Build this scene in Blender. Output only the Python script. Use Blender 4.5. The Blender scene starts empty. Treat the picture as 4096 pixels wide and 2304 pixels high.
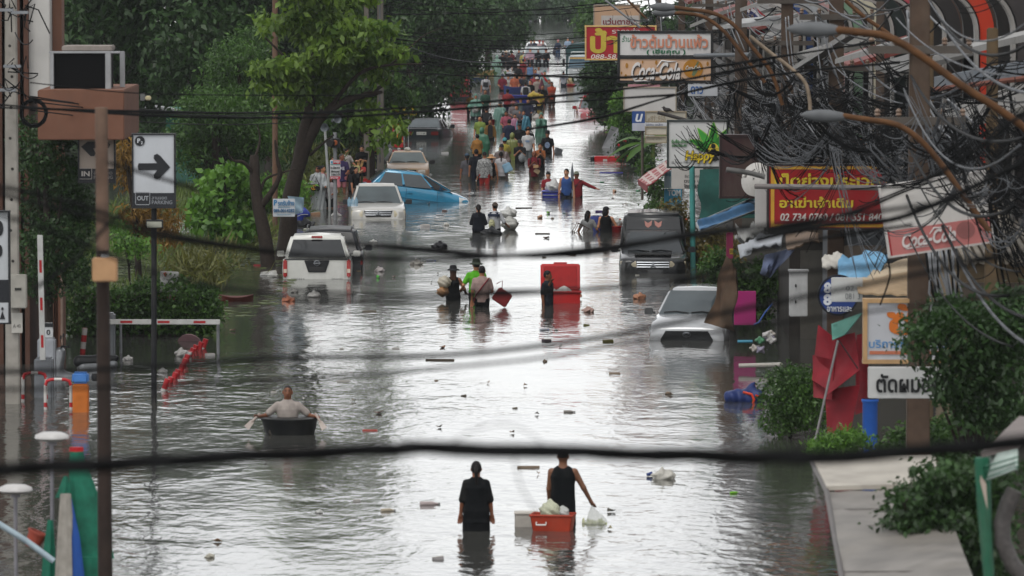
import bpy,bmesh,math,random
import numpy as np
from mathutils import Vector,Matrix,Euler
sc = bpy.context.scene
COL = sc.collection
R = math.radians
rnd = random.Random(7)
nrg = np.random.default_rng(11)
# ---------------------------------------------------------------- camera, sky, sun, exposure
CAMH = 9.2
FPX = 200.0 / 36.0*4096
PITCH = math.atan((1152 + 269) / FPX)
camd = bpy.data.cameras.new('camera'); camd.lens = 200; camd.sensor_width = 36
camd.clip_start = 0.5; camd.clip_end = 6000
camd.dof.use_dof = True; camd.dof.focus_distance = 178; camd.dof.aperture_fstop = 4.8
cam = bpy.data.objects.new('camera',camd); COL.objects.link(cam)
cam.location = (0,0,CAMH); cam.rotation_euler = (R(90) - PITCH,0,0)
sc.camera = cam
SUN_EL,SUN_AZ = R(62),R(200)
world = bpy.data.worlds.new('World'); sc.world = world; world.use_nodes = True
wn = world.node_tree.nodes; wl = world.node_tree.links
sky = wn.new('ShaderNodeTexSky'); sky.sky_type = 'NISHITA'; sky.sun_disc = False
sky.sun_elevation = SUN_EL; sky.sun_rotation = SUN_AZ; sky.air_density = 1.0; sky.dust_density = 0.6
hs = wn.new('ShaderNodeHueSaturation'); hs.inputs['Saturation'].default_value = 0.07
wl.new(sky.outputs[0],hs.inputs['Color']); wl.new(hs.outputs[0],wn['Background'].inputs['Color'])
wn['Background'].inputs['Strength'].default_value = 0.13
sund = bpy.data.lights.new('sun','SUN'); sund.energy = 0.7; sund.angle = R(25); sund.color = (1,.97,.92)
sun = bpy.data.objects.new('sun',sund); COL.objects.link(sun)
sun.rotation_euler = (R(90) - SUN_EL,0,math.pi - SUN_AZ)
sc.view_settings.view_transform = 'Standard'; sc.view_settings.look = 'None'
sc.view_settings.exposure = 0.95; sc.view_settings.gamma = 1
sc.render.engine = 'CYCLES'
sc.cycles.use_denoising = True
sc.cycles.max_bounces = 6; sc.cycles.volume_bounces = 1; sc.cycles.transparent_max_bounces = 6
sc.cycles.caustics_reflective = False; sc.cycles.caustics_refractive = False
sc.cycles.sample_clamp_indirect = 4
# ---------------------------------------------------------------- pixel (of the 4096 px photo) to place
def ray(px,py):
 x = (px - 2048) / FPX; u = (1152 - py) / FPX
 return Vector((x,math.cos(PITCH) + u*math.sin(PITCH),-math.sin(PITCH) + u*math.cos(PITCH)))
def W(px,py,z=0.0):
 d = ray(px,py); t = (z - CAMH) / d.z
 return Vector((0,0,CAMH)) + d*t
def at(px,py,Y):
 d = ray(px,py)
 return Vector((0,0,CAMH)) + d*(Y / d.y)
def S(Y): return FPX / Y
# ---------------------------------------------------------------- materials
def lin(h):
 if not isinstance(h,str): return tuple(h)
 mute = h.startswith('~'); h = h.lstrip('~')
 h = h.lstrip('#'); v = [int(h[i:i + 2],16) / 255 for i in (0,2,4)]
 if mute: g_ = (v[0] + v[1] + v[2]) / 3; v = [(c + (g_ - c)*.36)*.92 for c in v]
 return tuple(c / 12.92 if c <= .04045 else ((c + .055) / 1.055) ** 2.4 for c in v)
MATS = {}
def mat(col,rough=.6,metal=0,var=.14,scale=5,bump=0,spec=.3,coat=0,trans=0,dirt=0,key=None):
 k = key or (col,rough,metal,var,scale,bump,spec,coat,trans,dirt)
 if k in MATS: return MATS[k]
 m = bpy.data.materials.new('surface'); m.use_nodes = True; MATS[k] = m
 n = m.node_tree.nodes; l = m.node_tree.links; p = n['Principled BSDF']
 c = lin(col)
 tc = n.new('ShaderNodeTexCoord'); no = n.new('ShaderNodeTexNoise')
 no.inputs['Scale'].default_value = scale; no.inputs['Detail'].default_value = 5
 l.new(tc.outputs['Object'],no.inputs['Vector'])
 mp = n.new('ShaderNodeMapRange'); mp.inputs[1].default_value = .3; mp.inputs[2].default_value = .7
 mp.inputs[3].default_value = 1 - var; mp.inputs[4].default_value = 1 + var
 l.new(no.outputs['Fac'],mp.inputs[0])
 mx = n.new('ShaderNodeVectorMath'); mx.operation = 'SCALE'; mx.inputs[0].default_value = c
 l.new(mp.outputs[0],mx.inputs['Scale'])
 out = mx.outputs[0]
 if dirt:
  n2 = n.new('ShaderNodeTexNoise'); n2.inputs['Scale'].default_value = scale*.45; n2.inputs['Detail'].default_value = 8
  n2.inputs['Roughness'].default_value = .7
  mpg = n.new('ShaderNodeMapping'); mpg.inputs['Scale'].default_value = (1,1,.3)
  l.new(tc.outputs['Object'],mpg.inputs[0]); l.new(mpg.outputs[0],n2.inputs['Vector'])
  r2 = n.new('ShaderNodeMapRange'); r2.inputs[1].default_value = .48; r2.inputs[2].default_value = .75
  r2.inputs[3].default_value = 0; r2.inputs[4].default_value = dirt
  l.new(n2.outputs['Fac'],r2.inputs[0])
  md = n.new('ShaderNodeMix'); md.data_type = 'RGBA'
  l.new(r2.outputs[0],md.inputs[0]); l.new(out,md.inputs[6]); md.inputs[7].default_value = (.10,.085,.065,1)
  out = md.outputs[2]
 l.new(out,p.inputs['Base Color'])
 p.inputs['Roughness'].default_value = rough; p.inputs['Metallic'].default_value = metal
 p.inputs['Specular IOR Level'].default_value = spec; p.inputs['Coat Weight'].default_value = coat
 p.inputs['Coat Roughness'].default_value = .05
 if bump:
  b = n.new('ShaderNodeBump'); b.inputs['Strength'].default_value = bump; b.inputs['Distance'].default_value = .02
  l.new(no.outputs['Fac'],b.inputs['Height']); l.new(b.outputs[0],p.inputs['Normal'])
 if trans:
  t = n.new('ShaderNodeBsdfTranslucent'); ms = n.new('ShaderNodeMixShader'); ms.inputs[0].default_value = trans
  l.new(out,t.inputs['Color']); l.new(p.outputs[0],ms.inputs[1]); l.new(t.outputs[0],ms.inputs[2])
  l.new(ms.outputs[0],n['Material Output'].inputs['Surface'])
 return m
def clear(col,alpha=.5,rough=.25):
 k = ('clear',col,alpha,rough)
 if k in MATS: return MATS[k]
 m = mat(col,rough,trans=.35,var=.1,key=k)
 n = m.node_tree.nodes; l = m.node_tree.links
 o = n['Material Output']; src = o.inputs['Surface'].links[0].from_socket
 t = n.new('ShaderNodeBsdfTransparent'); ms = n.new('ShaderNodeMixShader'); ms.inputs[0].default_value = alpha
 l.new(t.outputs[0],ms.inputs[1]); l.new(src,ms.inputs[2]); l.new(ms.outputs[0],o.inputs['Surface'])
 return m
def leafmat(c1,c2,trans=.35,rough=.45):
 k = ('leaf',c1,c2,trans)
 if k in MATS: return MATS[k]
 m = bpy.data.materials.new('leaf'); m.use_nodes = True; MATS[k] = m
 n = m.node_tree.nodes; l = m.node_tree.links; p = n['Principled BSDF']
 g = n.new('ShaderNodeNewGeometry'); tc = n.new('ShaderNodeTexCoord'); no = n.new('ShaderNodeTexNoise')
 no.inputs['Scale'].default_value = .9; no.inputs['Detail'].default_value = 3
 l.new(tc.outputs['Object'],no.inputs['Vector'])
 a = n.new('ShaderNodeMath'); a.operation = 'MULTIPLY_ADD'; a.inputs[1].default_value = .55
 l.new(g.outputs['Random Per Island'],a.inputs[0])
 b = n.new('ShaderNodeMapRange'); b.inputs[1].default_value = .35; b.inputs[2].default_value = .65
 b.inputs[3].default_value = 0; b.inputs[4].default_value = .45
 l.new(no.outputs['Fac'],b.inputs[0]); l.new(b.outputs[0],a.inputs[2])
 mx = n.new('ShaderNodeMix'); mx.data_type = 'RGBA'
 mx.inputs[6].default_value = (*lin(c1),1); mx.inputs[7].default_value = (*lin(c2),1)
 l.new(a.outputs[0],mx.inputs[0]); l.new(mx.outputs[2],p.inputs['Base Color'])
 p.inputs['Roughness'].default_value = rough; p.inputs['Specular IOR Level'].default_value = .4
 t = n.new('ShaderNodeBsdfTranslucent'); ms = n.new('ShaderNodeMixShader'); ms.inputs[0].default_value = trans
 l.new(mx.outputs[2],t.inputs['Color']); l.new(p.outputs[0],ms.inputs[1]); l.new(t.outputs[0],ms.inputs[2])
 l.new(ms.outputs[0],n['Material Output'].inputs['Surface'])
 return m
# ---------------------------------------------------------------- objects
def tag(o,label=None,cat=None,group=None,kind=None):
 if label: o['label'] = label
 if cat: o['category'] = cat
 if group: o['group'] = group
 if kind: o['kind'] = kind
 return o
def thing(name,label,cat,loc=(0,0,0),rz=0,group=None,rot=None):
 o = bpy.data.objects.new(name,None); COL.objects.link(o)
 o.location = loc; o.rotation_euler = rot if rot else (0,0,rz)
 o.empty_display_size = .2
 return tag(o,label,cat,group)
def link(name,me,m=None,parent=None,smooth=None):
 me.name = name
 o = bpy.data.objects.new(name,me); COL.objects.link(o)
 if m is not None and not me.materials: me.materials.append(m)
 if parent is not None: o.parent = parent
 if smooth:
  me.shade_smooth()
  if smooth < 179: me.set_sharp_from_angle(angle=R(smooth))
 return o
class MB:
 def __init__(s): s.v = []; s.f = []
 def add(s,vs,fs):
  b = len(s.v); s.v += [tuple(v) for v in vs]; s.f += [tuple(i + b for i in f) for f in fs]; return s
 def box(s,c,d,rot=None,taper=1.0):
  x,y,z = (q / 2 for q in d)
  vs = [Vector((i*x*(taper if k > 0 else 1),j*y*(taper if k > 0 else 1),k*z)) for k in (-1,1) for j in (-1,1) for i in (-1,1)]
  if rot is not None:
   M = Euler(rot).to_matrix(); vs = [M @ v for v in vs]
  c = Vector(c)
  return s.add([v + c for v in vs],[(0,2,3,1),(4,5,7,6),(0,1,5,4),(2,6,7,3),(0,4,6,2),(1,3,7,5)])
 def tube(s,pts,r,n=8,cap=True):
  pts = [Vector(p) for p in pts]; N = len(pts)
  rs = r if isinstance(r,(list,tuple)) else [r]*N
  vs = []; up = None
  for i,p in enumerate(pts):
   t = (pts[min(i + 1,N - 1)] - pts[max(i - 1,0)])
   t = t.normalized() if t.length > 1e-9 else Vector((0,0,1))
   if up is None:
    a = Vector((0,0,1)) if abs(t.z) < .9 else Vector((0,1,0)); up = a
   x = t.cross(up)
   if x.length < 1e-6: x = t.orthogonal()
   x.normalize(); y = x.cross(t).normalized(); up = y
   vs += [p + x*(rs[i]*math.cos(2*math.pi*k / n)) + y*(rs[i]*math.sin(2*math.pi*k / n)) for k in range(n)]
  fs = [(i*n + k,i*n + (k + 1) % n,(i + 1)*n + (k + 1) % n,(i + 1)*n + k) for i in range(N - 1) for k in range(n)]
  if cap: fs += [tuple(range(n))[::-1],tuple((N - 1)*n + k for k in range(n))]
  return s.add(vs,fs)
 def lathe(s,prof,n=16,c=(0,0,0),sx=1,sy=1):
  c = Vector(c); vs = [c + Vector((r*sx*math.cos(2*math.pi*k / n),r*sy*math.sin(2*math.pi*k / n),z)) for r,z in prof for k in range(n)]
  N = len(prof)
  fs = [(i*n + k,i*n + (k + 1) % n,(i + 1)*n + (k + 1) % n,(i + 1)*n + k) for i in range(N - 1) for k in range(n)]
  fs += [tuple(range(n))[::-1],tuple((N - 1)*n + k for k in range(n))]
  return s.add(vs,fs)
 def prism(s,poly,y0,y1):
  n = len(poly)
  vs = [(x,y0,z) for x,z in poly] + [(x,y1,z) for x,z in poly]
  fs = [tuple(range(n)),tuple(range(n,2*n))[::-1]] + [((i + 1) % n,i,n + i,n + (i + 1) % n) for i in range(n)]
  return s.add(vs,fs)
 def quadpatch(s,a,b,c,d,n=6,bulge=0,th=0):
  a,b,c,d = map(Vector,(a,b,c,d)); nn = (d - a).cross(b - a).normalized()
  for side in ((0,1) if th else (0,)):
   vs = []
   for j in range(n + 1):
    for i in range(n + 1):
     u,v = i / n,j / n
     p = a*(1 - u)*(1 - v) + b*u*(1 - v) + c*u*v + d*(1 - u)*v
     vs.append(p + nn*(bulge*16*u*(1 - u)*v*(1 - v) - (th if side else 0)))
   w = n + 1
   fs = [(j*w + i,j*w + i + 1,(j + 1)*w + i + 1,(j + 1)*w + i) for j in range(n) for i in range(n)]
   if side: fs = [f[::-1] for f in fs]
   s.add(vs,fs)
  if th:
   b0 = len(s.v) - 2*(n + 1) ** 2; w = n + 1; o = w*w
   ring = [i for i in range(w)] + [j*w + n for j in range(1,w)] + [n*w + i for i in range(n - 1,-1,-1)] + [j*w for j in range(n - 1,0,-1)]
   for q in range(len(ring)):
    i,j = ring[q],ring[(q + 1) % len(ring)]
    s.f.append((b0 + i,b0 + o + i,b0 + o + j,b0 + j))
  return s
 def mesh(s,bevel=0,seg=2):
  me = bpy.data.meshes.new('mesh'); me.from_pydata(s.v,[],s.f)
  bm = bmesh.new(); bm.from_mesh(me); bmesh.ops.recalc_face_normals(bm,faces=bm.faces)
  if bevel:
   bmesh.ops.remove_doubles(bm,verts=bm.verts,dist=1e-5)
   es = [e for e in bm.edges if len(e.link_faces) == 2 and e.calc_face_angle(0) > .35]
   bmesh.ops.bevel(bm,geom=es,offset=bevel,segments=seg,affect='EDGES',clamp_overlap=True)
  bm.to_mesh(me); bm.free(); me.update()
  return me
 def build(s,name,m,parent=None,bevel=0,smooth=40,seg=2):
  return link(name,s.mesh(bevel,seg),m,parent,smooth)
def npmesh(V,Fq):
 me = bpy.data.meshes.new('mesh'); V = np.asarray(V,np.float32); Fq = np.asarray(Fq,np.int32)
 me.vertices.add(len(V)); me.vertices.foreach_set('co',V.ravel())
 k = Fq.shape[1]
 me.loops.add(Fq.size); me.loops.foreach_set('vertex_index',Fq.ravel())
 me.polygons.add(len(Fq)); me.polygons.foreach_set('loop_start',np.arange(0,Fq.size,k,dtype=np.int32))
 me.update(calc_edges=True); me.validate(); return me
def text(body,m,parent,loc,w=None,h=None,name='lettering',bold=0,shear=0,rot=(R(90),0,0),ext=.006,fitboth=True,align='C',lab=None):
 """letters standing in the sign's x-z plane, scaled to width w and height h, centred on loc"""
 c = bpy.data.curves.new('text','FONT'); c.body = body; c.size = 1; c.offset = min(bold,.012); c.shear = shear; c.extrude = 0; c.resolution_u = 3
 t = bpy.data.objects.new('text',c); COL.objects.link(t)
 dg = bpy.context.evaluated_depsgraph_get(); me = bpy.data.meshes.new_from_object(t.evaluated_get(dg))
 bpy.data.objects.remove(t); bpy.data.curves.remove(c)
 if bold > .012:
  bm = bmesh.new(); bm.from_mesh(me); g0 = list(bm.verts) + list(bm.edges) + list(bm.faces)
  for dx,dy in ((1,0),(-1,0),(0,.7),(0,-.7)):
   d_ = bmesh.ops.duplicate(bm,geom=g0); bmesh.ops.translate(bm,verts=[v for v in d_['geom'] if isinstance(v,bmesh.types.BMVert)],vec=((bold - .008)*dx,(bold - .008)*dy,0))
  bm.to_mesh(me); bm.free()
 n = len(me.vertices); co = np.empty(n*3,np.float32); me.vertices.foreach_get('co',co); co = co.reshape(-1,3)
 lo,hi = co.min(0),co.max(0); sz = np.maximum(hi - lo,1e-6)
 sx = (w / sz[0]) if w else None; sy = (h / sz[1]) if h else None
 sx = sx or sy; sy = sy or sx
 co = (co - (lo + hi) / 2)*np.array([sx,sy,1],np.float32)
 lab_ = np.arange(n); E_ = np.empty(len(me.edges)*2,np.int32); me.edges.foreach_get('vertices',E_); E_ = E_.reshape(-1,2)
 for _ in range(400):
  mn = np.minimum(lab_[E_[:,0]],lab_[E_[:,1]]); l2 = lab_.copy(); np.minimum.at(l2,E_[:,0],mn); np.minimum.at(l2,E_[:,1],mn)
  if (l2 == lab_).all(): break
  lab_ = l2
 co[:,2] += np.unique(lab_,return_inverse=True)[1]*.0006
 me.vertices.foreach_set('co',co.ravel()); me.update()
 o = link(name,me,m,parent); o.location = loc; o.rotation_euler = rot
 me.materials.clear(); me.materials.append(m)
 if lab: o['label'] = lab
 return o
# ---------------------------------------------------------------- implicit surfaces (bodies, clothes, bags)
def nets(f,lo,hi,h):
 lo = np.array(lo,np.float32) - 2*h; hi = np.array(hi,np.float32) + 2*h
 n = np.maximum(((hi - lo) / h).astype(int) + 2,4)
 X = (lo[0] + h*np.arange(n[0],dtype=np.float32))[:,None,None]
 Y = (lo[1] + h*np.arange(n[1],dtype=np.float32))[None,:,None]
 Z = (lo[2] + h*np.arange(n[2],dtype=np.float32))[None,None,:]
 D = np.broadcast_to(f(X,Y,Z),tuple(n)).astype(np.float32)
 I = D < 0
 offs = [(i,j,k) for i in (0,1) for j in (0,1) for k in (0,1)]
 m = n - 1
 cnt = sum(I[i:i + m[0],j:j + m[1],k:k + m[2]].astype(np.int8) for i,j,k in offs)
 act = np.argwhere((cnt > 0) & (cnt < 8))
 if len(act) == 0: return None
 vals = np.stack([D[act[:,0] + i,act[:,1] + j,act[:,2] + k] for i,j,k in offs],1)
 P = np.zeros((len(act),3),np.float32); c = np.zeros(len(act),np.float32)
 for a in range(8):
  for b in range(a + 1,8):
   if sum(abs(offs[a][q] - offs[b][q]) for q in range(3)) != 1: continue
   va,vb = vals[:,a],vals[:,b]; cr = (va < 0) != (vb < 0)
   t = np.where(cr,va / np.where(cr,va - vb,1),0)[:,None]
   p = np.array(offs[a],np.float32)*(1 - t) + np.array(offs[b],np.float32)*t
   P += p*cr[:,None]; c += cr
 P = lo + h*(act + P / c[:,None])
 idx = np.full(tuple(m),-1,np.int32); idx[act[:,0],act[:,1],act[:,2]] = np.arange(len(act))
 Fs = []
 for ax in range(3):
  b,cc = [(1,2),(2,0),(0,1)][ax]
  s0 = [slice(None)]*3; s1 = [slice(None)]*3; s0[ax] = slice(0,-1); s1[ax] = slice(1,None)
  for q in (b,cc): s0[q] = slice(1,-1); s1[q] = slice(1,-1)
  A,B = I[tuple(s0)],I[tuple(s1)]
  e = np.argwhere(A != B)
  if len(e) == 0: continue
  flip = A[e[:,0],e[:,1],e[:,2]]
  base = e.copy(); base[:,b] += 1; base[:,cc] += 1
  def cell(db,dc):
   q = base.copy(); q[:,b] += db; q[:,cc] += dc; return idx[q[:,0],q[:,1],q[:,2]]
  F = np.stack([cell(-1,-1),cell(0,-1),cell(0,0),cell(-1,0)],1)
  F[~flip] = F[~flip][:,::-1]
  Fs.append(F)
 return npmesh(P,np.concatenate(Fs))
def smin(a,b,k):
 h = np.maximum(k - np.abs(a - b),0) / k
 return np.minimum(a,b) - h*h*k*.25
def cap(X,Y,Z,a,b,ra,rb):
 a = np.array(a,np.float32); b = np.array(b,np.float32); d = b - a; L = float(d @ d) + 1e-9
 t = np.clip(((X - a[0])*d[0] + (Y - a[1])*d[1] + (Z - a[2])*d[2]) / L,0,1)
 return np.sqrt((X - a[0] - t*d[0]) ** 2 + (Y - a[1] - t*d[1]) ** 2 + (Z - a[2] - t*d[2]) ** 2) - (ra + (rb - ra)*t)
def ell(X,Y,Z,c,r):
 q = np.sqrt(((X - c[0]) / r[0]) ** 2 + ((Y - c[1]) / r[1]) ** 2 + ((Z - c[2]) / r[2]) ** 2)
 return (q - 1)*min(r)
def bxd(X,Y,Z,c,hlf,r=.02):
 qx,qy,qz = abs(X - c[0]) - hlf[0] + r,abs(Y - c[1]) - hlf[1] + r,abs(Z - c[2]) - hlf[2] + r
 return np.sqrt(np.maximum(qx,0) ** 2 + np.maximum(qy,0) ** 2 + np.maximum(qz,0) ** 2) + np.minimum(np.maximum(np.maximum(qx,qy),qz),0) - r
def prof(X,Y,Z,rows,y0=0.0):
 zz = [r[0] for r in rows]
 a = np.interp(Z,zz,[r[1] for r in rows]); b = np.interp(Z,zz,[r[2] for r in rows])
 d = (np.sqrt((X / a) ** 2 + ((Y - y0) / b) ** 2) - 1)*np.minimum(a,b)
 return np.maximum(d,np.maximum(Z - zz[-1],zz[0] - Z))
# ---------------------------------------------------------------- people
TORSO_M = [(.78,.155,.10),(.90,.168,.112),(1.02,.150,.104),(1.15,.160,.112),(1.28,.180,.118),(1.35,.166,.098),(1.40,.125,.078),(1.44,.068,.058),(1.47,.05,.05)]
TORSO_F = [(.78,.160,.105),(.90,.178,.118),(1.02,.132,.095),(1.15,.140,.105),(1.28,.158,.118),(1.35,.146,.092),(1.40,.108,.072),(1.44,.06,.054),(1.47,.045,.045)]
HANDS = {'d': (.26,.04,.80),'s': (.36,.08,.86),'f': (.17,.30,1.02),'p': (.07,.30,1.22),'u': (.09,.17,1.42),'o': (.66,.05,1.14),
  'e': (.13,.10,1.50),'h': (.33,.24,.98),'c': (-.06,.24,1.08),'x': (.2,.1,1.8),'w': (.40,.22,.92),'k': (.23,.22,.78),'r': (.50,.30,.98),'b': (.2,-.1,1.45)}
SKIN = ['#8a5a40','#a06c4e','#7a4c36','#b07c5c','#94654a']
NP = [0]
def ik(sh,hd,side,l1=.29,l2=.255):
 sh = np.array(sh); hd = np.array(hd); d = hd - sh; L = np.linalg.norm(d)
 if L > l1 + l2 - .005: hd = sh + d / L*(l1 + l2 - .005); d = hd - sh; L = np.linalg.norm(d)
 a = (l1*l1 - l2*l2 + L*L) / (2*L); hgt = math.sqrt(max(l1*l1 - a*a,0)); u = d / L
 hint = np.array([.45*side,-.6,-.65]); hint = hint - u*(hint @ u); hint /= np.linalg.norm(hint)
 return sh + u*a + hint*hgt,hd
def body(o,name,f,lo,hi,h,m,k):
 me = nets(f,lo,hi,h)
 if me is None: return None
 if k != 1: me.transform(Matrix.Scale(k,4))
 return link(name,me,m,o,180)
def person(px,w,top,label,face=0,sex='m',ht=None,shirt=('#303438','short'),bottom=('#24262b','long'),hair='short',hairc='#141111',
  hat=None,poncho=None,arms='dd',look=0,tilt=0,group=None,skin=None,fat=1.0,lean=0,seat=None,hold=None,cross=False):
 NP[0] += 1
 base = W(px,w); s = S(base.y)
 vis = (w - top) / s
 ht = ht or (1.70 if sex == 'm' else 1.59)
 if seat is not None:
  base = at(px,w,seat[0]); zf = base.z - seat[1]
 else: zf = vis - ht
 k = ht / 1.70
 rz = R(-face) if face else 0.0
 o = thing('person',label,'person',(base.x,base.y,zf),rz,group)
 if lean: o.rotation_euler = (R(-lean),0,rz)
 r = random.Random(NP[0]*13)
 fine = top > 1000
 h = .0125 if top > 1500 else (.015 if top > 620 else (.019 if top > 400 else .026))
 h = h / k
 sk = mat(skin or r.choice(SKIN),.55,var=.08,scale=9)
 T = [(z,a*fat,b*(fat ** 1.5)) for z,a,b in (TORSO_F if sex == 'f' else TORSO_M)]
 sw = .180 if sex == 'm' else .160
 fc = 90 < (face % 360) < 270
 aL,aR = (arms[0],arms[1]) if isinstance(arms,str) else arms
 if fc: aL,aR = aR,aL
 J = {}
 for sd,a in ((-1,aL),(1,aR)):
  hd = HANDS[a] if isinstance(a,str) else a
  shp = (sd*sw,0,1.35); hd = (sd*hd[0] if isinstance(a,str) else hd[0],hd[1],hd[2])
  e,hnd = ik(shp,hd,sd); J[sd] = (np.array(shp),e,hnd)
 sitting = seat is not None and len(seat) > 2
 legs = {}
 for sd in (-1,1):
  if cross: legs[sd] = [(sd*.09,0,.86),(sd*.26,.30,.90),(sd*.02,.26,.84)]
  elif sitting: legs[sd] = [(sd*.09,0,.86),(sd*.12,.40,.90),(sd*.12,.46,.48)]
  else: legs[sd] = [(sd*.088,0,.86),(sd*.10,.02 + .05*sd*(NP[0] % 3 - 1),.47),(sd*.105,-.01,.08)]
 zb = .35 if sitting else 0.0
 cy,sy_ = math.cos(R(look if not fc else -look)),math.sin(R(look if not fc else -look))
 ct,st = math.cos(R(tilt)),math.sin(R(tilt))
 def hx(X,Y,Z):
  x,y,z = X,Y,Z - 1.47
  x,y = x*cy - y*sy_,x*sy_ + y*cy
  y,z = y*ct + z*st,-y*st + z*ct
  return x,y,z + 1.47
 far = top < 330
 def fbody(X,Y,Z):
  d = prof(X,Y,Z,T)
  for sd in (-1,1):
   a,e,b = J[sd]
   d = smin(d,cap(X,Y,Z,a,e,.053*fat ** .5,.041),.05)
   u = (b - e) / np.linalg.norm(b - e)
   arm = cap(X,Y,Z,e,b,.041,.028)
   pal = b + u*.075
   if fine:
    v = np.cross(u,[0,0,1.0]) if abs(u[2]) < .9 else np.array([1.0,0,0])*-sd
    v /= np.linalg.norm(v); wv = np.cross(v,u)
    arm = smin(arm,smin(cap(X,Y,Z,b + u*.02 + v*.018,pal + v*.026,.018,.016),cap(X,Y,Z,b + u*.02 - v*.018,pal - v*.026,.018,.016),.03),.03)
    for q,(off,ln) in enumerate(((-.033,.062),(-.011,.075),(.011,.070),(.033,.055))):
     f0 = pal + v*off; f1 = f0 + u*ln*.55 + wv*.008*sd; f2 = f1 + u*ln*.4 - v*.0 + wv*.022*sd
     arm = smin(arm,np.minimum(cap(X,Y,Z,f0,f1,.0115,.0105),cap(X,Y,Z,f1,f2,.0105,.0095)),.008)
    t0 = b + u*.03 + v*.03; t1 = t0 + u*.035 + v*.028
    arm = smin(arm,np.minimum(cap(X,Y,Z,t0,t1,.014,.012),cap(X,Y,Z,t1,t1 + u*.035,.012,.010)),.012)
   else:
    arm = smin(arm,cap(X,Y,Z,b + u*.03,b + u*.14,.032,.024),.03)
    if not far: arm = smin(arm,cap(X,Y,Z,b + u*.03,b + u*.085 + np.array([-.035*sd,.02,0]),.018,.013),.02)
   d = smin(d,arm,.02)
   L = legs[sd]
   d = smin(d,np.minimum(cap(X,Y,Z,L[0],L[1],.085*fat,.056),cap(X,Y,Z,L[1],L[2],.056,.038)),.03)
   if not sitting: d = smin(d,cap(X,Y,Z,(L[2][0],-.03,.045),(L[2][0],.13,.03),.042,.034),.03)
  d = smin(d,cap(X,Y,Z,(0,-.005,1.40),(0,.005,1.52),.056,.050),.04)
  x,y,z = hx(X,Y,Z)
  hd = smin(ell(x,y,z,(0,.0,1.595),(.077,.096,.108)),ell(x,y,z,(0,.032,1.525),(.056,.066,.075)),.04)
  if not far:
   hd = smin(hd,cap(x,y,z,(0,.088,1.60),(0,.112,1.555),.010,.017),.02)
   hd = np.maximum(hd,-np.minimum(ell(x,y,z,(.032,.104,1.602),(.022,.022,.012)),ell(x,y,z,(-.032,.104,1.602),(.022,.022,.012))))
   hd = smin(hd,np.minimum(ell(x,y,z,(.083,.0,1.575),(.014,.022,.034)),ell(x,y,z,(-.083,.0,1.575),(.014,.022,.034))),.01)
   hd = smin(hd,cap(x,y,z,(-.02,.094,1.522),(.02,.094,1.522),.009,.009),.012)
  return smin(d,hd,.03)
 xs = [abs(J[sd][q][0]) for sd in J for q in (1,2)]; ys = [J[sd][q][1] for sd in J for q in (1,2)]; zs = [J[sd][q][2] for sd in J for q in (1,2)]
 bx = max(max(xs) + .24,.3); by0,by1 = min(-.22,min(ys) - .12),max(.24,max(ys) + .22); bz = max(1.74,max(zs) + .24)
 if sitting: by1 = max(by1,.56)
 body(o,'body',fbody,(-bx,by0,zb),(bx,by1,bz),h,sk,k)
 if shirt and not poncho:
  col,slv = shirt[0],shirt[1]; hem = shirt[2] if len(shirt) > 2 else .80
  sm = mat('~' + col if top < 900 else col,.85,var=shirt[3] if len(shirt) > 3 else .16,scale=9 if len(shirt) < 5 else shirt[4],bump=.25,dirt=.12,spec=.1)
  Ts = [(z,a + .022,b + .024) for z,a,b in T]; Ts[2] = (1.02,max(Ts[2][1],(Ts[1][1] + Ts[4][1]) / 2 - .012),Ts[2][2] + .008)
  if hem < .78: Ts = [(hem,Ts[0][1] + (.78 - hem)*.22,Ts[0][2] + (.78 - hem)*.2)] + Ts
  lift = {'tank': .0,'short': .72,'long': 1.0,'elbow': .95}[slv if slv in ('tank','short','long','elbow') else 'short']
  def fsh(X,Y,Z):
   d = prof(X,Y,Z,Ts)
   d = np.maximum(d,hem - Z)
   for sd in (-1,1):
    a,e,b = J[sd]
    if slv == 'tank':
     d = np.maximum(d,-cap(X,Y,Z,a + np.array([sd*.03,0,-.03]),a + np.array([sd*.08,0,.1]),.055,.08)); continue
    d = smin(d,cap(X,Y,Z,a,a + (e - a)*lift,.065,.064),.04)
    if slv == 'long': d = smin(d,cap(X,Y,Z,e,e + (b - e)*.92,.060,.046),.03)
   d = np.maximum(d,Z - 1.455)
   if slv == 'tank': d = np.maximum(d,-ell(X,Y,Z,(0,.05,1.45),(.085,.16,.10)))
   return d
  so = body(o,'shirt',fsh,(-bx,by0,hem - .02),(bx,by1,1.48),h,sm,k)
 if bottom:
  col,kind = bottom
  bm_ = mat(col,.85,var=.15,scale=8,bump=.2,spec=.1)
  zl = {'long': .06,'shorts': .50,'knee': .40,'brief': .66,'skirt': .30,'loose': .10}[kind]
  Tb = [(z,a + .012,b + .014) for z,a,b in T if z < 1.1]
  def fbt(X,Y,Z):
   if kind == 'loose': return smin(prof(X,Y,Z,[(.10,.205*fat,.15),(.60,.20*fat,.15),(.90,.192*fat,.132),(1.02,.15,.11)]),9 + X*0,.01)
   if kind == 'skirt' and not sitting:
    d = prof(X,Y,Z,[(.30,.24,.20),(.60,.205,.16),(.90,.192,.132),(1.02,.15,.11)])
    return d
   d = prof(X,Y,Z,Tb)
   for sd in (-1,1):
    L = legs[sd]
    d = smin(d,np.minimum(cap(X,Y,Z,L[0],L[1],.105*fat,.080 if kind != 'long' else .072),cap(X,Y,Z,L[1],L[2],.074,.055)),.03)
   if sitting and kind != 'long': return np.maximum(d,np.maximum(Z - 1.0,Y - .36))
   return np.maximum(d,np.maximum(zl - Z,Z - 1.0))
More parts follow.
